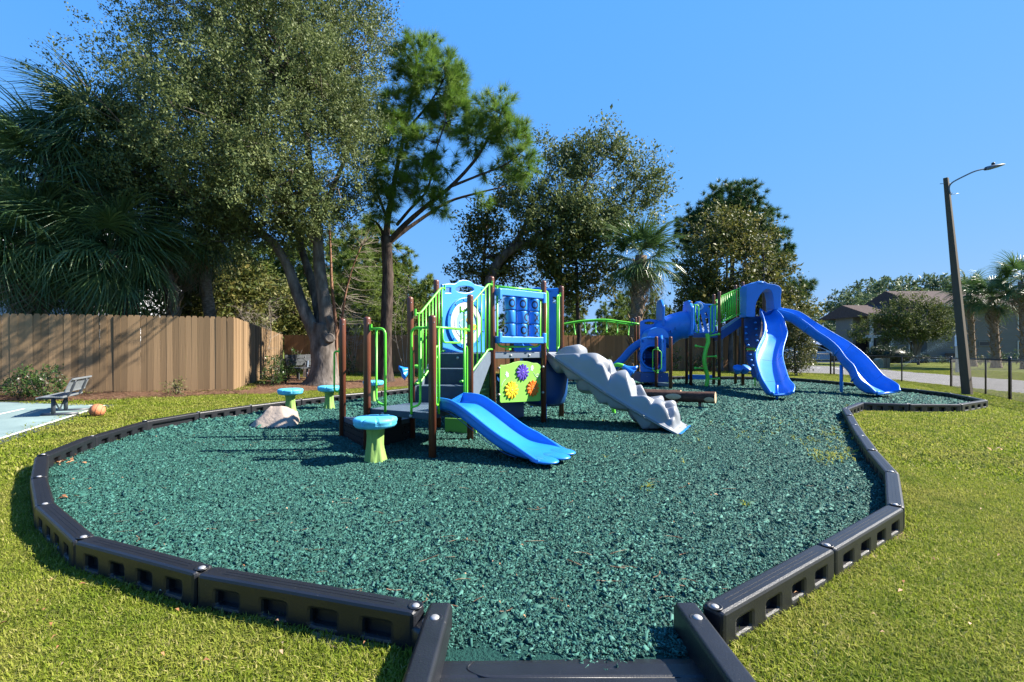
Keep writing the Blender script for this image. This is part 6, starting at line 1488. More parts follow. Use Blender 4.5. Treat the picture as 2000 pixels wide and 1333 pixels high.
FR = {k: [frond_mesh('frond', M[mm], sd_ + i, droop=dp, petiole=pe) for i in range(3)] for k, mm, sd_, dp, pe in (('a', 'frond', 1, .85, .75), ('b', 'frondlit', 11, .45, .75), ('d', 'deadfrond', 21, 1.1, .6))}
def palm(name, label, base, top, r, nf, sc, key, seed, boots=40, emin=-62, dead=7, trunk=True, lean=None, group=None):
    rng_ = np.random.default_rng(seed); root = thing(name, label, 'palm tree', base, group); base = Vector(base); top = Vector(top); b = MB()
    mid = base.lerp(top, .5) + Vector(lean or (0, 0, 0)); P_ = limb_mesh(b, [base - Vector((0, 0, .1)), base.lerp(mid, .5), mid, mid.lerp(top, .5), top], r, r * .92, 14, 26, .10, seed, 1, r * .35); b.build('trunk', M['palmbark'], root)
    q = MB(); q.box((0, 0, 0), (.07, .018, .30)); q.v = [(x * (1 - .5 * (z + .15)), y + .12 * max(0, z + .15), z) for x, y, z in q.v]
    if boots:
        bm = MB()
        for s_ in range(6):
            pass
        bo = MB(); pts = [(0, 0, -.14), (0, .05, 0), (0, .15, .16)]; bo.add([(-.05, 0, -.14), (.05, 0, -.14), (-.032, .06, 0), (.032, .06, 0), (-.02, .16, .15), (.02, .16, .15), (-.05, -.03, -.14), (.05, -.03, -.14), (-.032, .03, 0), (.032, .03, 0), (-.02, .145, .16), (.02, .145, .16)], [(0, 1, 3, 2), (2, 3, 5, 4), (6, 8, 9, 7), (8, 10, 11, 9), (0, 2, 8, 6), (2, 4, 10, 8), (1, 7, 9, 3), (3, 9, 11, 5), (4, 5, 11, 10)])
        oo = bo.build('bt', M['boot']); bme = oo.data; bpy.data.objects.remove(oo); L = len(P_)
        for i in range(boots):
            u_ = .45 + .55 * i / boots if boots < 60 else i / boots; p = P_[min(int(u_ * (L - 1)), L - 1)]; an = i * 2.39996; s = r / .2 * rng_.uniform(.8, 1.2)
            shared('boot', bme, root, p + Vector((cos(an) * r * .9, sin(an) * r * .9, 0)), (0, 0, an - pi / 2), (s, s, s * rng_.uniform(.8, 1.25)))
    for i in range(nf):
        el = radians(78 - (78 - emin) * (i / (nf - 1)) ** .9) + rng_.normal(0, .10); an = i * 2.39996 + rng_.normal(0, .2); kk = key
        s = sc * rng_.uniform(.85, 1.12)
        shared('frond', FR[kk][i % 3], root, top + Vector((0, 0, -.25 * r * i / nf)), (rng_.normal(0, .25), -el, an), (s, s, s))
    for i in range(dead):
        an = i * 2.39996 + rng_.normal(0, .3); shared('dead_frond', FR['d'][i % 3], root, top - Vector((0, 0, .25)), (rng_.normal(0, .3), radians(66) + rng_.normal(0, .12), an), (sc * 1.0,) * 3, None)
    return root
palm('palm_tree', 'sabal palm with a shaggy trunk rising between the two towers', g3(W(1240, 0, 20.2).x, 20.2), W(1252, 500, 20.2), .27, 34, 1.08, 'b', 3, 70, -50, 3, lean=(-.06, 0, 0))
palm('palm_tree', 'tallest palm of the clump behind the left fence, its crown against the sky', g3(-13.4, 14.6), W(195, 270, 14.6), .22, 60, 1.15, 'a', 4, 20, -70, 30)
palm('palm_tree', 'palm just left of the tallest one, its drooping skirt merging with it', g3(-14.3, 14.0), W(95, 345, 14.0), .2, 54, 1.2, 'a', 14, 10, -78, 10)
palm('palm_tree', 'low palm whose fronds hang over the left end of the cedar fence', g3(-13.8, 13.2), W(70, 470, 13.2), .20, 56, 1.25, 'a', 5, 10, -78, 4)
palm('palm_tree', 'short palm in the middle of the clump with fronds touching the fence top', g3(-11.2, 14.3), W(215, 490, 13.8), .2, 50, 1.2, 'a', 6, 20, -76, 3)
palm('palm_tree', 'palm with a curving trunk of criss-cross boots behind the fence corner', g3(-10.9, 15.0), W(292, 420, 15.2), .19, 30, 1.15, 'a', 7, 110, -55, 10, lean=(.45, 0, 0))
palm('palm_tree', 'palm half hidden under the big oak, right side of the clump', g3(-10.0, 16.2), W(385, 440, 16.2), .19, 26, 1.1, 'a', 8, 10, -65, 4)
palm('palm_tree', 'low left edge palm with dark fronds at the frame side', g3(-15.8, 13.6), W(-60, 430, 13.8), .2, 30, 1.3, 'a', 9, 0, -72, 3)
PG = 'palms in front of the right house'
for i, (px, py, Yq, bpy_, r, lab, s) in enumerate(((1893, 583, 40, 720, .21, 'slim palm just right of the leaning lamp pole', 1.15), (1938, 590, 37, 722, .26, 'palm with a rough patterned trunk in front of the right house wall', 1.3), (1996, 560, 35, 724, .25, 'palm cut off by the right edge of the picture', 1.35))):
    palm('palm_tree', lab, g3(W(px + 8, 0, Yq).x, Yq), W(px, py - 10, Yq), r, 30, s, 'b', 30 + i, 60, -45, 2, group=PG)
# ------------------------------------------------------------- woods behind the fence, each tree its own object
rng = np.random.default_rng(31)
def proto_pine(seed, h, n=170, m='farpine', leafy=False):
    r = np.random.default_rng(seed); root = thing('pine_tree', 'light green pine standing in the woods behind the back fence', 'tree', (0, 0, 0), 'pines in the woods behind the back fence'); b = MB()
    nodes = limb_mesh(b, [(0, 0, -.5), (.1, 0, h * .3), (-.1, .1, h * .6), (.05, 0, h)], .15, .03, 8, 14, .06, seed); b.build('trunk', M['pbark'], root)
    blobs = []
    for i in range(15):
        z = h * (.18 + .80 * i / 14); a = i * 2.4; rad = (1 - i / 16) * h * .22 + .3; blobs.append((np.array([cos(a) * rad * .75, sin(a) * rad * .75, z]), np.array([rad * .75 + .3, rad * .75 + .3, .55 + rad * .15]), 1))
    pts, dr = blob_points(blobs, n, r, .4); needles('crown', pts, nrm(dr + np.array([0, 0, .5])), M[m], root, r, 50, .46, .026, 1.0); branchlets('twigs', nodes, pts, M['pbark'], root, r, .02, 3, 60); return root
def proto_broad(name, label, seed, blobs, n, m, leaf, per=18, slen=.6, group=None, trunk_r=.15, h=4, bark='bark', cat='tree'):
    r = np.random.default_rng(seed); root = thing(name, label, cat, (0, 0, 0), group); b = MB(); nodes = limb_mesh(b, [(0, 0, -.3), (.1, 0, h * .3), (-.05, .1, h * .6), (.1, 0, h * .85)], trunk_r, trunk_r * .3, 8, 10, .1, seed); b.build('trunk', M[bark], root)
    pts, dr = blob_points([(np.array(c), np.array(rr), 1) for c, rr in blobs], n, r, .5, .05, .7); leaves('crown', pts, dr, M[m], root, r, per, slen, leaf, .5, .3, .13); branchlets('twigs', nodes, pts, M[bark], root, r, .02, 3, 70); return root
PINE_L = ['pine in the woods right behind the forked oak trunk', 'tall pine in the woods just left of the dark pine trunk', 'light green pine in the woods just right of the dark pine trunk', 'small rounded pine left of the porthole panel top', 'tallest wood pine showing under the oak crown, over the sawn stubs', 'wood pine seen through the fork of the oak', 'wood pine left of the left oak limb', 'wood pine behind the cedar fence corner', 'wood pine left of the cedar fence corner', 'wood pine between palm clump and cedar fence corner', 'wood pine behind the right palm trunk of the clump', 'low pine peeping beside the porthole panel', 'pine behind the green overhead arch, left of the middle palm', 'tallest pine just left of the middle palm trunk', 'pine just right of the middle palm trunk', 'low pine above the upper porthole panel of the far tower', 'low pine behind the arch between slim magnolia and middle palm', 'low pine above the blue tube of the far tower', 'low pine behind the porthole panel', 'low pine seen right of the tic tac toe panel', 'low pine hidden behind the tic tac toe panel', 'low pine behind the slim magnolia trunk', 'young pine just over the fence behind the oak trunk', 'young pine just over the fence between oak and pine trunks', 'young pine just over the fence right of the pine trunk']
pp1 = proto_pine(1, 9.0, 560); pp2 = proto_pine(2, 7.0, 480)
spots = [(690, 30, 8.6, 'behind the oak trunk'), (735, 34, 9.8, ''), (790, 36, 8.2, ''), (830, 33, 5.9, ''), (655, 36, 9.4, ''), (600, 31, 8.0, ''), (560, 34, 8.6, ''), (515, 30, 7.4, ''), (470, 33, 8.4, ''), (425, 29, 7.2, ''), (380, 31, 7.2, ''), (860, 38, 4.6, ''), (1210, 40, 5.8, ''), (1235, 44, 6.6, ''), (1275, 42, 6.3, ''), (1300, 38, 4.6, ''), (1180, 37, 4.6, ''), (1335, 45, 5.0, ''), (905, 40, 5.0, ''), (1060, 38, 5.2, ''), (1000, 42, 6, ''), (1120, 42, 5.6, ''), (640, 27.5, 5.2, ''), (715, 27.5, 5.4, ''), (765, 29, 4.8, '')]
for i, (px, Yq, h, e) in enumerate(spots):
    PL = PINE_L[i]; src = pp1 if i % 2 == 0 else pp2; hh = 9.0 if i % 2 == 0 else 7.0; q = g3(W(px, 0, Yq).x, Yq); 
    if i < 2: src.location = q; src.rotation_euler = (0, 0, i * 2.0); src.scale = (h / hh,) * 3; src['label'] = PL
    else: copy_tree(src, q, i * 1.7, h / hh, PL)
ub = proto_broad('understory_tree', 'leafy understory tree just behind the cedar fence below the oak', 5, [((0, 0, 2.6), (1.4, 1.2, 1.3)), ((.7, 0, 3.6), (1.0, 1, .8)), ((-.8, .2, 3.3), (1.0, 1, .9)), ((.3, -.2, 1.6), (1.5, 1, .7))], 330, 'maglea', .15, 18, .5, 'leafy understory trees behind the cedar fence', .08, 3.5)
UL = ['understory tree over the cedar fence corner', 'understory tree left of the cedar fence corner', 'understory tree behind the palm with criss-cross boots', 'understory tree right of the cedar fence corner', 'understory tree between the two right trunks of the palm clump', 'understory tree right of the dark pine trunk above the fence', 'understory tree behind the blue tube of the far tower', 'understory tree left of the oak trunk above the fence', 'understory tree deep in the palm clump']
for i, (px, Yq, s) in enumerate(((500, 24, 1.0), (460, 21, 1.15), (420, 19.5, 1.1), (545, 26, 1.0), (375, 18, 1.0), (820, 27.5, .8), (1330, 29, .8), (590, 26, .85), (330, 17.5, 1.0))):
    q = g3(W(px, 0, Yq).x, Yq)
    if i == 0: ub.location = q; ub['label'] = UL[0]
    else: copy_tree(ub, q, i * 2.1, s, UL[i])
# bare shrubs and reddish bare saplings by the back fence
def bare(name, label, base, h, seed, m, n=7, spread=.5, cat='sapling'):
    r = random.Random(seed); root = thing(name, label, cat, base); b = MB(); base = Vector(base)
    for i in range(n):
        tip = base + Vector((r.uniform(-spread, spread) * h, r.uniform(-.2, .2) * h, h * r.uniform(.6, 1))); mid = base.lerp(tip, .5) + Vector((r.uniform(-.1, .1) * h, 0, .05 * h)); P_ = V3(spline([base, mid, tip], 9)); b.tube(P_, [.022 * (1 - .8 * k / 8) for k in range(9)], 5)
        for k in range(3, 9):
            for j in range(3):
                d_ = Vector((r.uniform(-1, 1), r.uniform(-.6, .6), r.uniform(-.1, .9))).normalized() * h * r.uniform(.08, .22); e_ = P_[k] + d_; b.tube([P_[k], P_[k] + d_ * .5 + Vector((0, 0, .02)), e_], [.007, .005, .002], 3, 0, False)
                for l_ in range(2): b.tube([P_[k] + d_ * .5, P_[k] + d_ * .5 + Vector((r.uniform(-1, 1), r.uniform(-1, 1), r.uniform(-.3, 1))).normalized() * h * .09], [.004, .0015], 3, 0, False)
    b.build('branches', m, root); return root
M['redbark'] = mat('reddish_bark', (.20, .105, .065), .8, .2, var=.2, vscale=8); M['greybark'] = mat('grey_twig', (.26, .22, .18), .85, .2, var=.2, vscale=8)
rb_ = g3(W(657, 0, 17.6).x, 17.6); rt_ = thing('crape_myrtle', 'slender leafless reddish tree directly behind the oak trunk', 'tree', rb_); b = MB()
n1 = limb_mesh(b, [rb_, W(657, 700, 17.6), W(655, 620, 17.6), W(648, 560, 17.6), W(646, 500, 17.6), W(643, 430, 17.6)], .085, .03, 9, 16, .12, 3); n2 = limb_mesh(b, [W(656, 660, 17.6), W(668, 620, 17.8), W(676, 570, 17.9), W(690, 520, 18), W(706, 480, 18)], .055, .02, 8, 12, .1, 4)
b.build('trunk', M['redbark'], rt_)
r_ = np.random.default_rng(3); tg_ = np.array([tuple(W(r_.normal(680, 42), r_.uniform(420, 640), r_.uniform(17, 19))) for _ in range(190)]); branchlets('twigs', n1 + n2, tg_, M['greybark'], rt_, r_, .010, 3)
bare('bare_sapling', 'bare twiggy sapling against the sky right of the pine trunk', g3(W(792, 0, 20).x, 20), 4.3, 4, M['greybark'], 3, .05)
bare('bare_shrub', 'dry grey shrub poking over the cedar fence corner', g3(W(505, 0, 18).x, 18) , 2.9, 5, M['greybark'], 9, .35, 'shrub')
bare('bare_sapling', 'bare pale shrub above the fence left of the oak trunk', g3(W(690, 0, 21).x, 21), 4.0, 6, M['greybark'], 6, .3)

# small shrubs planted along the fence
def small_shrub(label, px, Yq, h, seed, m='shrub', wide=.5, n=46, grp=None):
    q = g3(W(px, 0, Yq).x, Yq); r = np.random.default_rng(seed); root = thing('shrub', label, 'shrub', q, grp); b = MB(); rr = random.Random(seed)
    for i in range(6): b.tube([q, q + Vector((rr.uniform(-.3, .3) * wide, rr.uniform(-.3, .3) * wide, h * .5)), q + Vector((rr.uniform(-1, 1) * wide * .7, rr.uniform(-.6, .6) * wide, h * rr.uniform(.7, 1)))], [.012, .008, .004], 5)
    b.build('stems', M['bark'], root)
    blobs = [(np.array(q + Vector((0, 0, h * .35))), np.array([wide * .6, wide * .6, h * .35]), 1), (np.array(q + Vector((0, 0, h * .7))), np.array([wide * .35, wide * .4, h * .3]), 1)]
    pts, dr = blob_points(blobs, n, r, .3); leaves('foliage', pts, dr, M[m], root, r, 16, .22, .060, .42, .5, .04); return root
small_shrub('bushy dark shrub by the fence behind the court bench', 85, 10.6, .75, 1, 'shrub', .75, 80)
small_shrub('dark shrub at the left edge of the fence bed', 40, 10.9, .62, 12, 'shrub', .5, 50)
small_shrub('low grey green plant at the fence foot left of the corner', 345, 12.1, .34, 2, 'greyleaf', .25, 16)
small_shrub('upright green shrub in the straw bed near the cedar fence corner', 535, 15.0, .95, 3, 'shrub', .5, 70)
small_shrub('spreading shrub between the upright shrub and the dark bench', 558, 16.2, .75, 4, 'shrub', .5, 60)
small_shrub('tall thin shrub behind the dark bench', 578, 19.6, 1.15, 5, 'shrub', .4, 40)
small_shrub('shrub behind the striped toss board', 597, 20.2, .95, 6, 'shrub', .35, 30)
small_shrub('young shrub on the lawn seen between the leftmost brown posts', 683, 20.2, 1.2, 7, 'shrub', .5, 46)
G2 = 'young shrubs along the back fence'
for i, (px, Yq, h, lab) in enumerate(((790, 23.2, .8, 'young shrub at the back fence left of the stair posts'), (1148, 24.6, .9, 'young shrub at the back fence right of the slim magnolia trunk'), (1322, 25.4, 1.3, 'young shrub at the back fence right of the crawl tube'), (1352, 25.6, 1.2, 'young shrub at the back fence under the slatted eye panel'), (1370, 25.7, 1.1, 'young shrub at the back fence left of the wavy green climber'), (1398, 25.9, 1.2, 'young shrub at the back fence right of the wavy green climber'), (1185, 24.8, .8, 'young shrub at the back fence behind the blue bell flower'))):
    small_shrub(lab, px, Yq, h, 20 + i, 'shrub', .42, 40, G2)

# ------------------------------------------------------------- pale building beyond the left fence
gb = g3(-21, 19); root = thing('pale_house', 'pale grey house with a white metal roof mostly hidden by the left palms', 'house', gb)
MB().box((-24, 22, 2.6), (13.2, 6, 5.6)).build('wall', M['grywall'], root)
q = MB(); q.add([(-31.2, 18.6, 5.35), (-16.9, 18.6, 5.35), (-16.9, 22, 7.0), (-31.2, 22, 7.0), (-16.9, 25.4, 5.35), (-31.2, 25.4, 5.35)], [(0, 1, 2, 3), (3, 2, 4, 5)]); o = q.build('roof', M['metroof'], root); md = o.modifiers.new('sol', 'SOLIDIFY'); md.thickness = .12
for i in range(24): MB().bar((-31 + .6 * i, 18.6, 5.38), (-31 + .6 * i, 22, 7.03), .03, .05).build('roof_seam', M['metroof'], root)
q = MB(); q.box((-19.4, 18.985, 4.0), (1.1, .06, 1.5)); q.build('window', M['glass'], root)
for x in (-19.98, -18.82): MB().box((x, 18.97, 4.0), (.10, .09, 1.6)).build('window_trim', M['white'], root)

# ------------------------------------------------------------- houses on the right
def siding_wall(root, x0, x1, Y, z0, z1, m, name='wall', depth=6):
    MB().box(((x0 + x1) / 2, Y + depth / 2, (z0 + z1) / 2), (x1 - x0, depth, z1 - z0)).build(name, m, root)
    n = int((z1 - z0) / .25); me = None
    for i in range(n):
        z = z0 + (i + .5) * (z1 - z0) / n; q = MB(); h = (z1 - z0) / n
        q.add([(x0, Y - .055, z - h / 2 + .002), (x1, Y - .055, z - h / 2 + .002), (x1, Y - .006, z + h / 2), (x0, Y - .006, z + h / 2), (x0, Y, z - h / 2 + .002), (x1, Y, z - h / 2 + .002)], [(0, 1, 2, 3), (4, 5, 1, 0)])
        q.build('siding_board', m, root)
YH = 52.0
def X(px, Y=YH): return (px - 1000) / F * Y
def Z(py, Y=YH): return HC - (py - HZ) / F * Y
hz = terr(45, YH) - .1
root = thing('two_storey_house', 'two storey beige clapboard house with brown shingle roof behind the right palms', 'house', (X(1860), YH, hz))
siding_wall(root, X(1809), X(2130), YH, hz, Z(597), M['siding'])
def gable(root, x0, x1, Y0, Yr, Y1, ze, zr, ov=.5, hip0=0, hip1=0, name='roof'):
    q = MB(); q.add([(x0 - ov, Y0 - ov, ze - .1), (x1 + ov, Y0 - ov, ze - .1), (x1 + ov - hip1, Yr, zr), (x0 - ov + hip0, Yr, zr), (x1 + ov, Y1 + ov, ze - .1), (x0 - ov, Y1 + ov, ze - .1)], [(0, 1, 2, 3), (3, 2, 4, 5), (1, 4, 2), (0, 3, 5)]); o = q.build(name, M['shingle'], root); md = o.modifiers.new('sol', 'SOLIDIFY'); md.thickness = .14; md.offset = -1
    n = 16
    for i in range(n):       # shingle courses
        t = (i + .2) / n; a = Vector((x0 - ov + hip0 * t, Y0 - ov + (Yr - Y0 + ov) * t, ze - .1 + (zr - ze + .1) * t + .012)); c = Vector((x1 + ov - hip1 * t, a.y, a.z)); MB().bar(a, c, .30, .018, up=(0, -.5, 1)).build('shingle_course', M['shingle'], o)
    MB().bar((x0 - ov, Y0 - ov - .02, ze - .12), (x1 + ov, Y0 - ov - .02, ze - .12), .05, .22).build('gutter', M['trim'], root)
gable(root, X(1809), X(2130), YH, YH + 5, YH + 10, Z(597), Z(569, YH + 5) , .6)
def window(root, px0, px1, py0, py1, Y=YH, bars=0, frame='trim'):
    x0, x1, z1, z0 = X(px0, Y), X(px1, Y), Z(py0, Y), Z(py1, Y); o = MB().box(((x0 + x1) / 2, Y - .04, (z0 + z1) / 2), (x1 - x0, .05, z1 - z0)).build('window', M['glass'], root)
    f = MB(); t = .11
    for c, s in ((((x0 + x1) / 2, Y - .06, z1 + t / 2), (x1 - x0 + 2 * t, .09, t)), (((x0 + x1) / 2, Y - .06, z0 - t / 2), (x1 - x0 + 2 * t, .09, t)), ((x0 - t / 2, Y - .058, (z0 + z1) / 2), (t, .085, z1 - z0)), ((x1 + t / 2, Y - .058, (z0 + z1) / 2), (t, .085, z1 - z0))): f.box(c, s)
    for i in range(bars): f.box(((x0 + x1) / 2, Y - .07, z0 + (z1 - z0) * (i + 1) / (bars + 1)), (x1 - x0, .03, .05))
    f.build('frame', M[frame], o)
window(root, 1911.5, 1934, 603, 609, frame='siding'); window(root, 1911.5, 1940, 668.5, 675, frame='siding'); window(root, 1988, 2012, 601, 641, bars=1); window(root, 1988, 2012, 668, 700, bars=1)
for px in (1811, 1990 + 140): MB().box((X(px), YH - .05, (hz + Z(597)) / 2), (.22, .12, Z(597) - hz)).build('corner_board', M['siding'], root)
MB().box(((X(1836) + X(1868)) / 2, YH - .6, (hz + Z(690)) / 2), (X(1868) - X(1836), .08, Z(690) - hz)).build('low_screen', M['doorp'], root)
# entry block with recessed porch
root = thing('entry_porch', 'recessed two storey porch block between the houses with dark door and balcony', 'porch', (X(1750), YH + 1, hz)); Yq = YH + 1.2
x0, x1 = X(1700, Yq), X(1812, Yq)
MB().box(((x0 + x1) / 2 , Yq + 4.2, (hz + Z(614, Yq)) / 2), (x1 - x0, 3, Z(614, Yq) - hz)).build('back_wall', M['siding'], root)
for a_, c_ in ((1700, 1704), (1738.5, 1743)): MB().box(((X(a_, Yq) + X(c_, Yq)) / 2, Yq, (hz + Z(614, Yq)) / 2), (X(c_, Yq) - X(a_, Yq), .3, Z(614, Yq) - hz)).build('column', M['trim'], root)
siding_wall(root, X(1743.2, Yq), X(1810, Yq), Yq - .02, hz, Z(614, Yq), M['siding'], 'side_wall', 2.5)
MB().box(((X(1704, Yq) + X(1738.5, Yq)) / 2, Yq + .7, Z(657.5, Yq)), (X(1738.5, Yq) - X(1704, Yq), 1.6, .30)).build('balcony_floor', M['trim'], root)
for i in range(12): MB().box((X(1705 + i * 3, Yq), Yq - .05, Z(651, Yq)), (.04, .04, .62)).build('baluster', M['doorp'], root)
MB().box((X(1717, Yq), Yq + 2.66, (hz + Z(662, Yq)) / 2), (X(1728, Yq) - X(1705, Yq), .08, Z(662, Yq) - hz)).build('door', M['doorp'], root)
for i in range(5): MB().box((X(1729 + i * 2, Yq), Yq + .3, (hz + Z(662, Yq)) / 2), (.05, .05, Z(662, Yq) - hz)).build('gate_bar', M['doorp'], root)
for px, py in ((1776, 1781), (1796, 1800)): window(root, px, py, 668, 700, Yq - .05, 0, 'trim')
gable(root, x0, x1, Yq, Yq + 4, Yq + 8, Z(614, Yq), Z(597, Yq + 4), .4)
YH = 66.0
root = thing('low_house', 'single storey beige house with low brown shingle roof behind the right slide', 'house', (X(1650), YH, hz))
siding_wall(root, X(1592), X(1705), YH, hz, Z(653), M['siding']); gable(root, X(1598), X(1712), YH, YH + 7, YH + 14, Z(653), Z(617, YH + 7), .7, 2.0, 0)
window(root, 1620, 1628, 672, 700, 66.0, 1); MB().box((X(1593), YH - .05, (hz + Z(653)) / 2), (.3, .12, Z(653) - hz)).build('corner_board', M['trim'], root)
for px in (1583.5, 1569): MB().box((X(px), YH + 1, (hz + Z(660)) / 2), (.18, .18, Z(660) - hz)).build('post', M['trim'], root)
siding_wall(root, X(1560), X(1592), YH + 1.5, hz, Z(662), M['siding'], 'carport_wall', 2)
YH = 52.0

# ------------------------------------------------------------- cars in the lot
def car(name, label, org, L, H, prof, win, paint, wheels, cat, rack=False):
    root = thing(name, label, cat, org); W_ = 1.85; n = len(prof); b = MB()
    rows = []
    for yy, k in ((0, .90), (.10, 1), (W_ - .10, 1), (W_, .90)):
        rows.append([Vector((org[0] + L / 2 + (x - .5) * L * (1 if k == 1 else .985), org[1] + yy, org[2] + .18 + (z * (H - .18)) * (1 if k == 1 else .985))) for x, z in prof])
    b.grid([r + [r[0]] for r in rows]); b.add(rows[0], [tuple(range(n))]); b.add(rows[-1], [tuple(range(n))[::-1]]); b.build('body', paint, root)
    for i, poly in enumerate(win):
        q = MB(); q.prism([(org[0] + x * L, org[2] + .18 + z * (H - .18)) for x, z in poly], 0, .02, Matrix(((1, 0, 0, 0), (0, 0, -1, org[1] + .008), (0, 1, 0, 0), (0, 0, 0, 1)))); q.build('window', M['glass'], root)
    for x in wheels:
        c = Vector((org[0] + x * L, org[1] - .02, org[2] + .33)); R = Vector((0, -1, 0)).to_track_quat('Z', 'Y').to_matrix(); o = MB().lathe([(.20, -.2), (.33, -.2), (.34, 0), (.32, .03), (.22, .035)], 24, c, R).build('wheel', M['tyre'], root); q = MB(); q.lathe([(.21, .0), (.21, .03), (.06, .045), (.002, .045)], 20, c, R)
        for k in range(6): a = 2 * pi * k / 6; q.bar(c + Vector((.05 * cos(a), -.045, .05 * sin(a))), c + Vector((.19 * cos(a), -.045, .19 * sin(a))), .04, .02)
        q.build('rim', M['steel'], o); q = MB(); q.lathe([(.40, -.02), (.40, .012), (.35, .014), (.35, -.02)], 24, c + Vector((0, .02, .02)), R); q.build('wheel_arch', M['dark'], root)
    return root
prof = [(.0, .10), (.01, .42), (.02, .62), (.05, .93), (.12, 1.0), (.45, 1.0), (.55, .96), (.68, .75), (.75, .64), (.93, .54), (.985, .42), (1, .20), (.99, .05), (.9, 0), (.1, 0)]
vz = terr(40, 55); Yv = 56.0
xl = (1542 - 1000) / F * Yv; xr = (1648 - 1000) / F * Yv
vr = car('minivan', 'silver minivan parked side on behind the right slide', (xl, Yv, vz), xr - xl, 1.80, prof, [[(.10, .90), (.28, .93), (.28, .62), (.07, .62)], [(.295, .93), (.46, .93), (.46, .61), (.295, .62)], [(.475, .93), (.55, .90), (.665, .70), (.68, .60), (.475, .61)]], M['vanp'], (.18, .815), 'minivan')
c = Vector(((1614.5 - 1000) / F * Yv, Yv - .1, HC - (688.5 - HZ) / F * Yv)); MB().ball(c, (.15, .09, .13), 10).build('mirror', M['vanp'], vr)
MB().bar((xl + .3, Yv - .004, vz + .95), (xr - 1.6, Yv - .004, vz + .93), .012, .015).build('door_seam', M['dark'], vr)
for x in (.29, .47): MB().box((xl + (xr - xl) * x, Yv - .004, vz + .75), (.012, .008, .75)).build('door_seam', M['dark'], vr)
sp_ = [(.0, .10), (.01, .5), (.03, .75), (.10, .98), (.16, 1.0), (.55, 1.0), (.62, .96), (.74, .66), (.96, .58), (1, .40), (1, .1), (.9, 0), (.1, 0)]
Yv2 = 60.5; x0 = (1575 - 1000) / F * Yv2
M['darkpaint'] = mat('dark_car_paint', (.02, .024, .03), .2, .5, coat=.6)
su = car('suv', 'dark sport utility car with roof rack parked behind the silver minivan', (x0, Yv2, vz), 4.8, 1.98, sp_, [[(.14, .93), (.36, .94), (.36, .66), (.10, .66)], [(.38, .94), (.60, .92), (.70, .68), (.38, .66)]], M['darkpaint'], (.19, .81), 'car')
for z_ in (2.06,): MB().bar((x0 + .8, Yv2 + .15, vz + z_), (x0 + 2.7, Yv2 + .15, vz + z_), .05, .05).build('roof_rack', M['blackp'], su)

# ------------------------------------------------------------- street furniture and planting by the houses
q = G(1738, 720); root = thing('transformer_box', 'green grey utility box with rounded lid beside the road', 'utility box', q); Yb = 36.5; zb = terr(28, Yb)
M['utilg'] = mat('utility_green', (.13, .17, .13), .6, .3, var=.08, vscale=3); M['utilw'] = mat('utility_tan', (.17, .14, .085), .75, .25, var=.15, vscale=5, stretch=(1, 1, .2))
q = MB(); x0, x1 = X(1709, Yb), X(1721, Yb); q.plate(rpoly([(0, 0), (x1 - x0, 0), (x1 - x0, .62), ((x1 - x0) * .5, .80), (0, .62)], .1), [], .5, .02, frameM((x0, Yb), (x1, Yb), zb)); q.build('cabinet', M['utilg'], root)
root = thing('utility_cabinet', 'tan boarded utility cabinet right of the green utility box', 'utility box', (X(1728, Yb), Yb, zb)); x0, x1 = X(1720.5, Yb + .3), X(1734.5, Yb + .3); xm = (x0 + x1) / 2
for a_, c_ in ((x0, xm - .02), (xm + .02, x1)): MB().box(((a_ + c_) / 2, Yb + .3, zb + .38), (c_ - a_, .4, .80)).build('door_panel', M['utilw'], root)
MB().box((xm, Yb + .35, zb + .36), (x1 - x0 - .04, .36, .74)).build('cabinet', M['utilw'], root)
# sign half hidden behind the lamp pole
Ys = 30.0; sx = X(1876, Ys); sz = terr(sx, Ys); root = thing('road_sign', 'white sign with a yellow diamond on a wide post, half hidden by the lamp pole', 'sign', (sx, Ys, sz))
M['signw'] = mat('sign_white', (.55, .62, .70), .5, .4); M['signb'] = mat('sign_blue_print', (.06, .28, .55), .5, .4); M['signy'] = mat('sign_yellow', (.55, .52, .04), .5, .4)
zt = Z(656.5, Ys); z0 = Z(676.5, Ys); Mx = frameM((X(1865, Ys), Ys), (X(1888, Ys), Ys), 0); wS = X(1888, Ys) - X(1865, Ys)
MB().box((sx - .06, Ys + .09, (sz + Z(652, Ys)) / 2), (.26, .13, Z(652, Ys) - sz)).build('post', M['trim'], root)
q = MB(); q.plate([(0, z0), (wS, z0), (wS, zt), (wS - .1, zt + .02), (wS * .5, zt + .07), (.1, zt + .02), (0, zt)], [], .03, .003, Mx); bo = q.build('board', M['signw'], root)
q = MB(); zc = Z(666.3, Ys); q.plate([(wS / 2 - .27, zc), (wS / 2, zc - .24), (wS / 2 + .27, zc), (wS / 2, zc + .24)], [], .012, .001, Mx @ Matrix.Translation((0, 0, .018))); q.build('yellow_diamond', M['signy'], bo)
q = MB(); q.text('SLOW', .11, Mx @ Matrix.Translation((wS / 2, zc + .035, .027))); q.text('DOWN', .11, Mx @ Matrix.Translation((wS / 2, zc - .065, .027))); q.build('lettering', M['ink'], bo)
MB().prism([(.10, zt - .10), (wS - .1, zt - .10), (wS - .14, zt + .02), (wS / 2, zt + .045), (.14, zt + .02)], .0165, .019, Mx).build('blue_band', M['signb'], bo)
MB().prism([(.10, z0 + .04), (wS - .1, z0 + .04), (wS - .1, z0 + .15), (.10, z0 + .15)], .0165, .019, Mx).build('blue_band', M['signb'], bo)
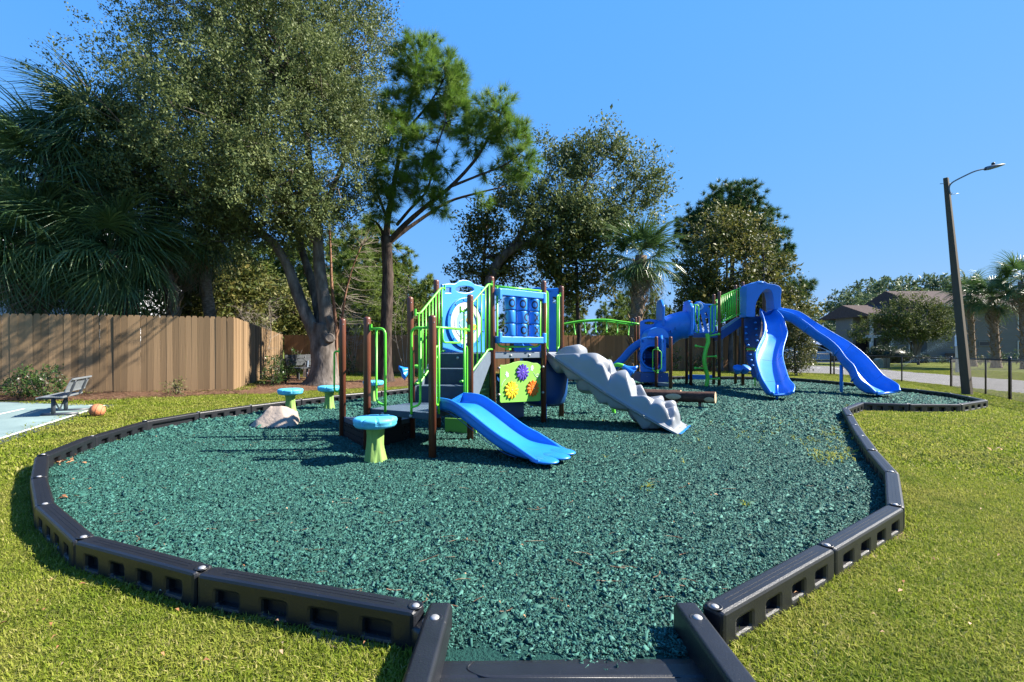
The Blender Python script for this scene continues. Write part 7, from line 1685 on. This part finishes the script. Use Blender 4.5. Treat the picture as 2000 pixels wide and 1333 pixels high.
# crape myrtle in front of the porch
Yc = 44.0; cb = g3(X(1794, Yc), Yc); root = thing('crape_myrtle', 'bushy crape myrtle tree with fanning stems in front of the porch', 'tree', cb); b = MB(); nodes = []; rng = np.random.default_rng(41)
for x1, y1 in ((1750, 640), (1772, 625), (1790, 620), (1808, 625), (1830, 640), (1780, 610), (1812, 605)): nodes += limb_mesh(b, [cb, W(1790 + (x1 - 1790) * .15, 685, Yc), W(1790 + (x1 - 1790) * .5, 660, Yc), W(x1, y1, Yc + RNG.uniform(-.5, .5))], .10, .03, 8, 10, .05, x1)
b.build('trunk', M['bark'], root)
blobs = [pblob(1780, 610, 60, 30, Yc, 2), pblob(1750, 640, 50, 28, Yc, 1.6), pblob(1815, 625, 50, 28, Yc, 1.8), pblob(1790, 640, 65, 25, Yc, 2), pblob(1840, 645, 34, 18, Yc, 1.2, .7), pblob(1685, 647, 22, 18, Yc + 2, 1.0), pblob(1708, 640, 25, 25, Yc + 1, 1.2), pblob(1848, 620, 18, 14, Yc, .8, .5)]
pts, dr = blob_points(blobs, 2300, rng, .45, .06, .6); leaves('crown', pts, dr, M['myrtle'], root, rng, 16, .5, .15, .5, .3, .14); branchlets('twigs', nodes, pts, M['bark'], root, rng, .02, 3, 150)
# clipped hedges
for lab, px, Yq, rx, h in (('wide dark clipped hedge ball before the porch door', 1745, 49.5, 42, 1.65), ('rounder dark hedge ball left of the wide one', 1716, 50.4, 22, 1.75), ('low dark hedge under the crape myrtle', 1790, 49.8, 26, .85)):
    q = g3(X(px, Yq), Yq); root = thing('hedge', lab, 'hedge', q); pts, dr = blob_points([(np.array(q + Vector((0, 0, h * .45))), np.array([rx * .72 / F * Yq, 1.1, h * .55]), 1)], 420, rng, .86); MB().ball(q + Vector((0, 0, h * .42)), (rx * .62 / F * Yq, .95, h * .48), 14).build('inner_growth', M['hedge'], root); leaves('foliage', pts, dr, M['hedge'], root, rng, 14, .16, .09, .5, .2, .07)
GB = 'foundation plants below the right house'
for i, (px, Yq, h, lab) in enumerate(((1915, 44, .8, 'yellow green low plant at the palm foot'), (1945, 46, 1.6, 'dark shrub at the foot of the rough trunked palm'), (1985, 45, 1.5, 'dark shrub at the wall near the right edge'), (1960, 42, 1.2, 'spiky shrub between the right palms'), (1690, 52, 1.3, 'small shrub left of the porch column'), (1840, 47, .7, 'low plant before the dark low screen'))):
    small_shrub(lab, px, Yq, h, 60 + i, 'greyleaf' if i == 0 else 'shrub', .8, 60, GB)
# distant pines behind the houses
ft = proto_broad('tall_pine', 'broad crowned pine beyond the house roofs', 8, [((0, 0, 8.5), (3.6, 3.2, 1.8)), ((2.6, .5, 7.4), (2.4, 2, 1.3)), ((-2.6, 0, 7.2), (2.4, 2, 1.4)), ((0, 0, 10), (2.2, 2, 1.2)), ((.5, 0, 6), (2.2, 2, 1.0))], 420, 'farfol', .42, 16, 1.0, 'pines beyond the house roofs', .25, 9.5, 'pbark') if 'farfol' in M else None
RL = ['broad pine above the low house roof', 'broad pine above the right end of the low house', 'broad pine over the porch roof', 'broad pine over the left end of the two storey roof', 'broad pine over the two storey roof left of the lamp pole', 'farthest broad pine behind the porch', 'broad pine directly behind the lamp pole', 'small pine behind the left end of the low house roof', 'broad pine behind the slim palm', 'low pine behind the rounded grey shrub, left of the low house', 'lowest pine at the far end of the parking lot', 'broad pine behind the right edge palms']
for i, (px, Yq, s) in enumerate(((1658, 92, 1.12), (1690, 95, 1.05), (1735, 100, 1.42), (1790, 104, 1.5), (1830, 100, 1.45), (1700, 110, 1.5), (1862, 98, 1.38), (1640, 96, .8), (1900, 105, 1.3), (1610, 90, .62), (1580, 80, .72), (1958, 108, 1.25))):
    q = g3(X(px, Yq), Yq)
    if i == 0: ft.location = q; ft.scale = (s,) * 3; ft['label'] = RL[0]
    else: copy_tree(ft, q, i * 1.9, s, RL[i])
# lawn sprinkler spray
sv = []; r = np.random.default_rng(77)
for (p0, p1, apex, n) in (((1755, 722, 40), (1850, 668, 40), .4, 1500), ((1745, 714, 38), (1862, 702, 38), .35, 1500)):
    a_ = np.array(W(*p0)); e_ = np.array(W(*p1)); t = r.uniform(0, 1, n) ** .8; c = a_ + (e_ - a_) * t[:, None]; c[:, 2] += apex * 4 * t * (1 - t) * .5; c += r.normal(0, 1, (n, 3)) * (.02 + .14 * t[:, None])
    s = .008; v = np.stack([c + [0, 0, s], c + [s, 0, -s], c + [-s, 0, -s]], 1); sv.append(v.reshape(-1, 3))
sv = np.concatenate(sv); M['water'] = mat('water_droplet', (.75, .78, .82), .2, .6, transl=.4)
np_mesh('sprinkler_spray', sv, np.arange(len(sv)).reshape(-1, 3), M['water'], kind='stuff')
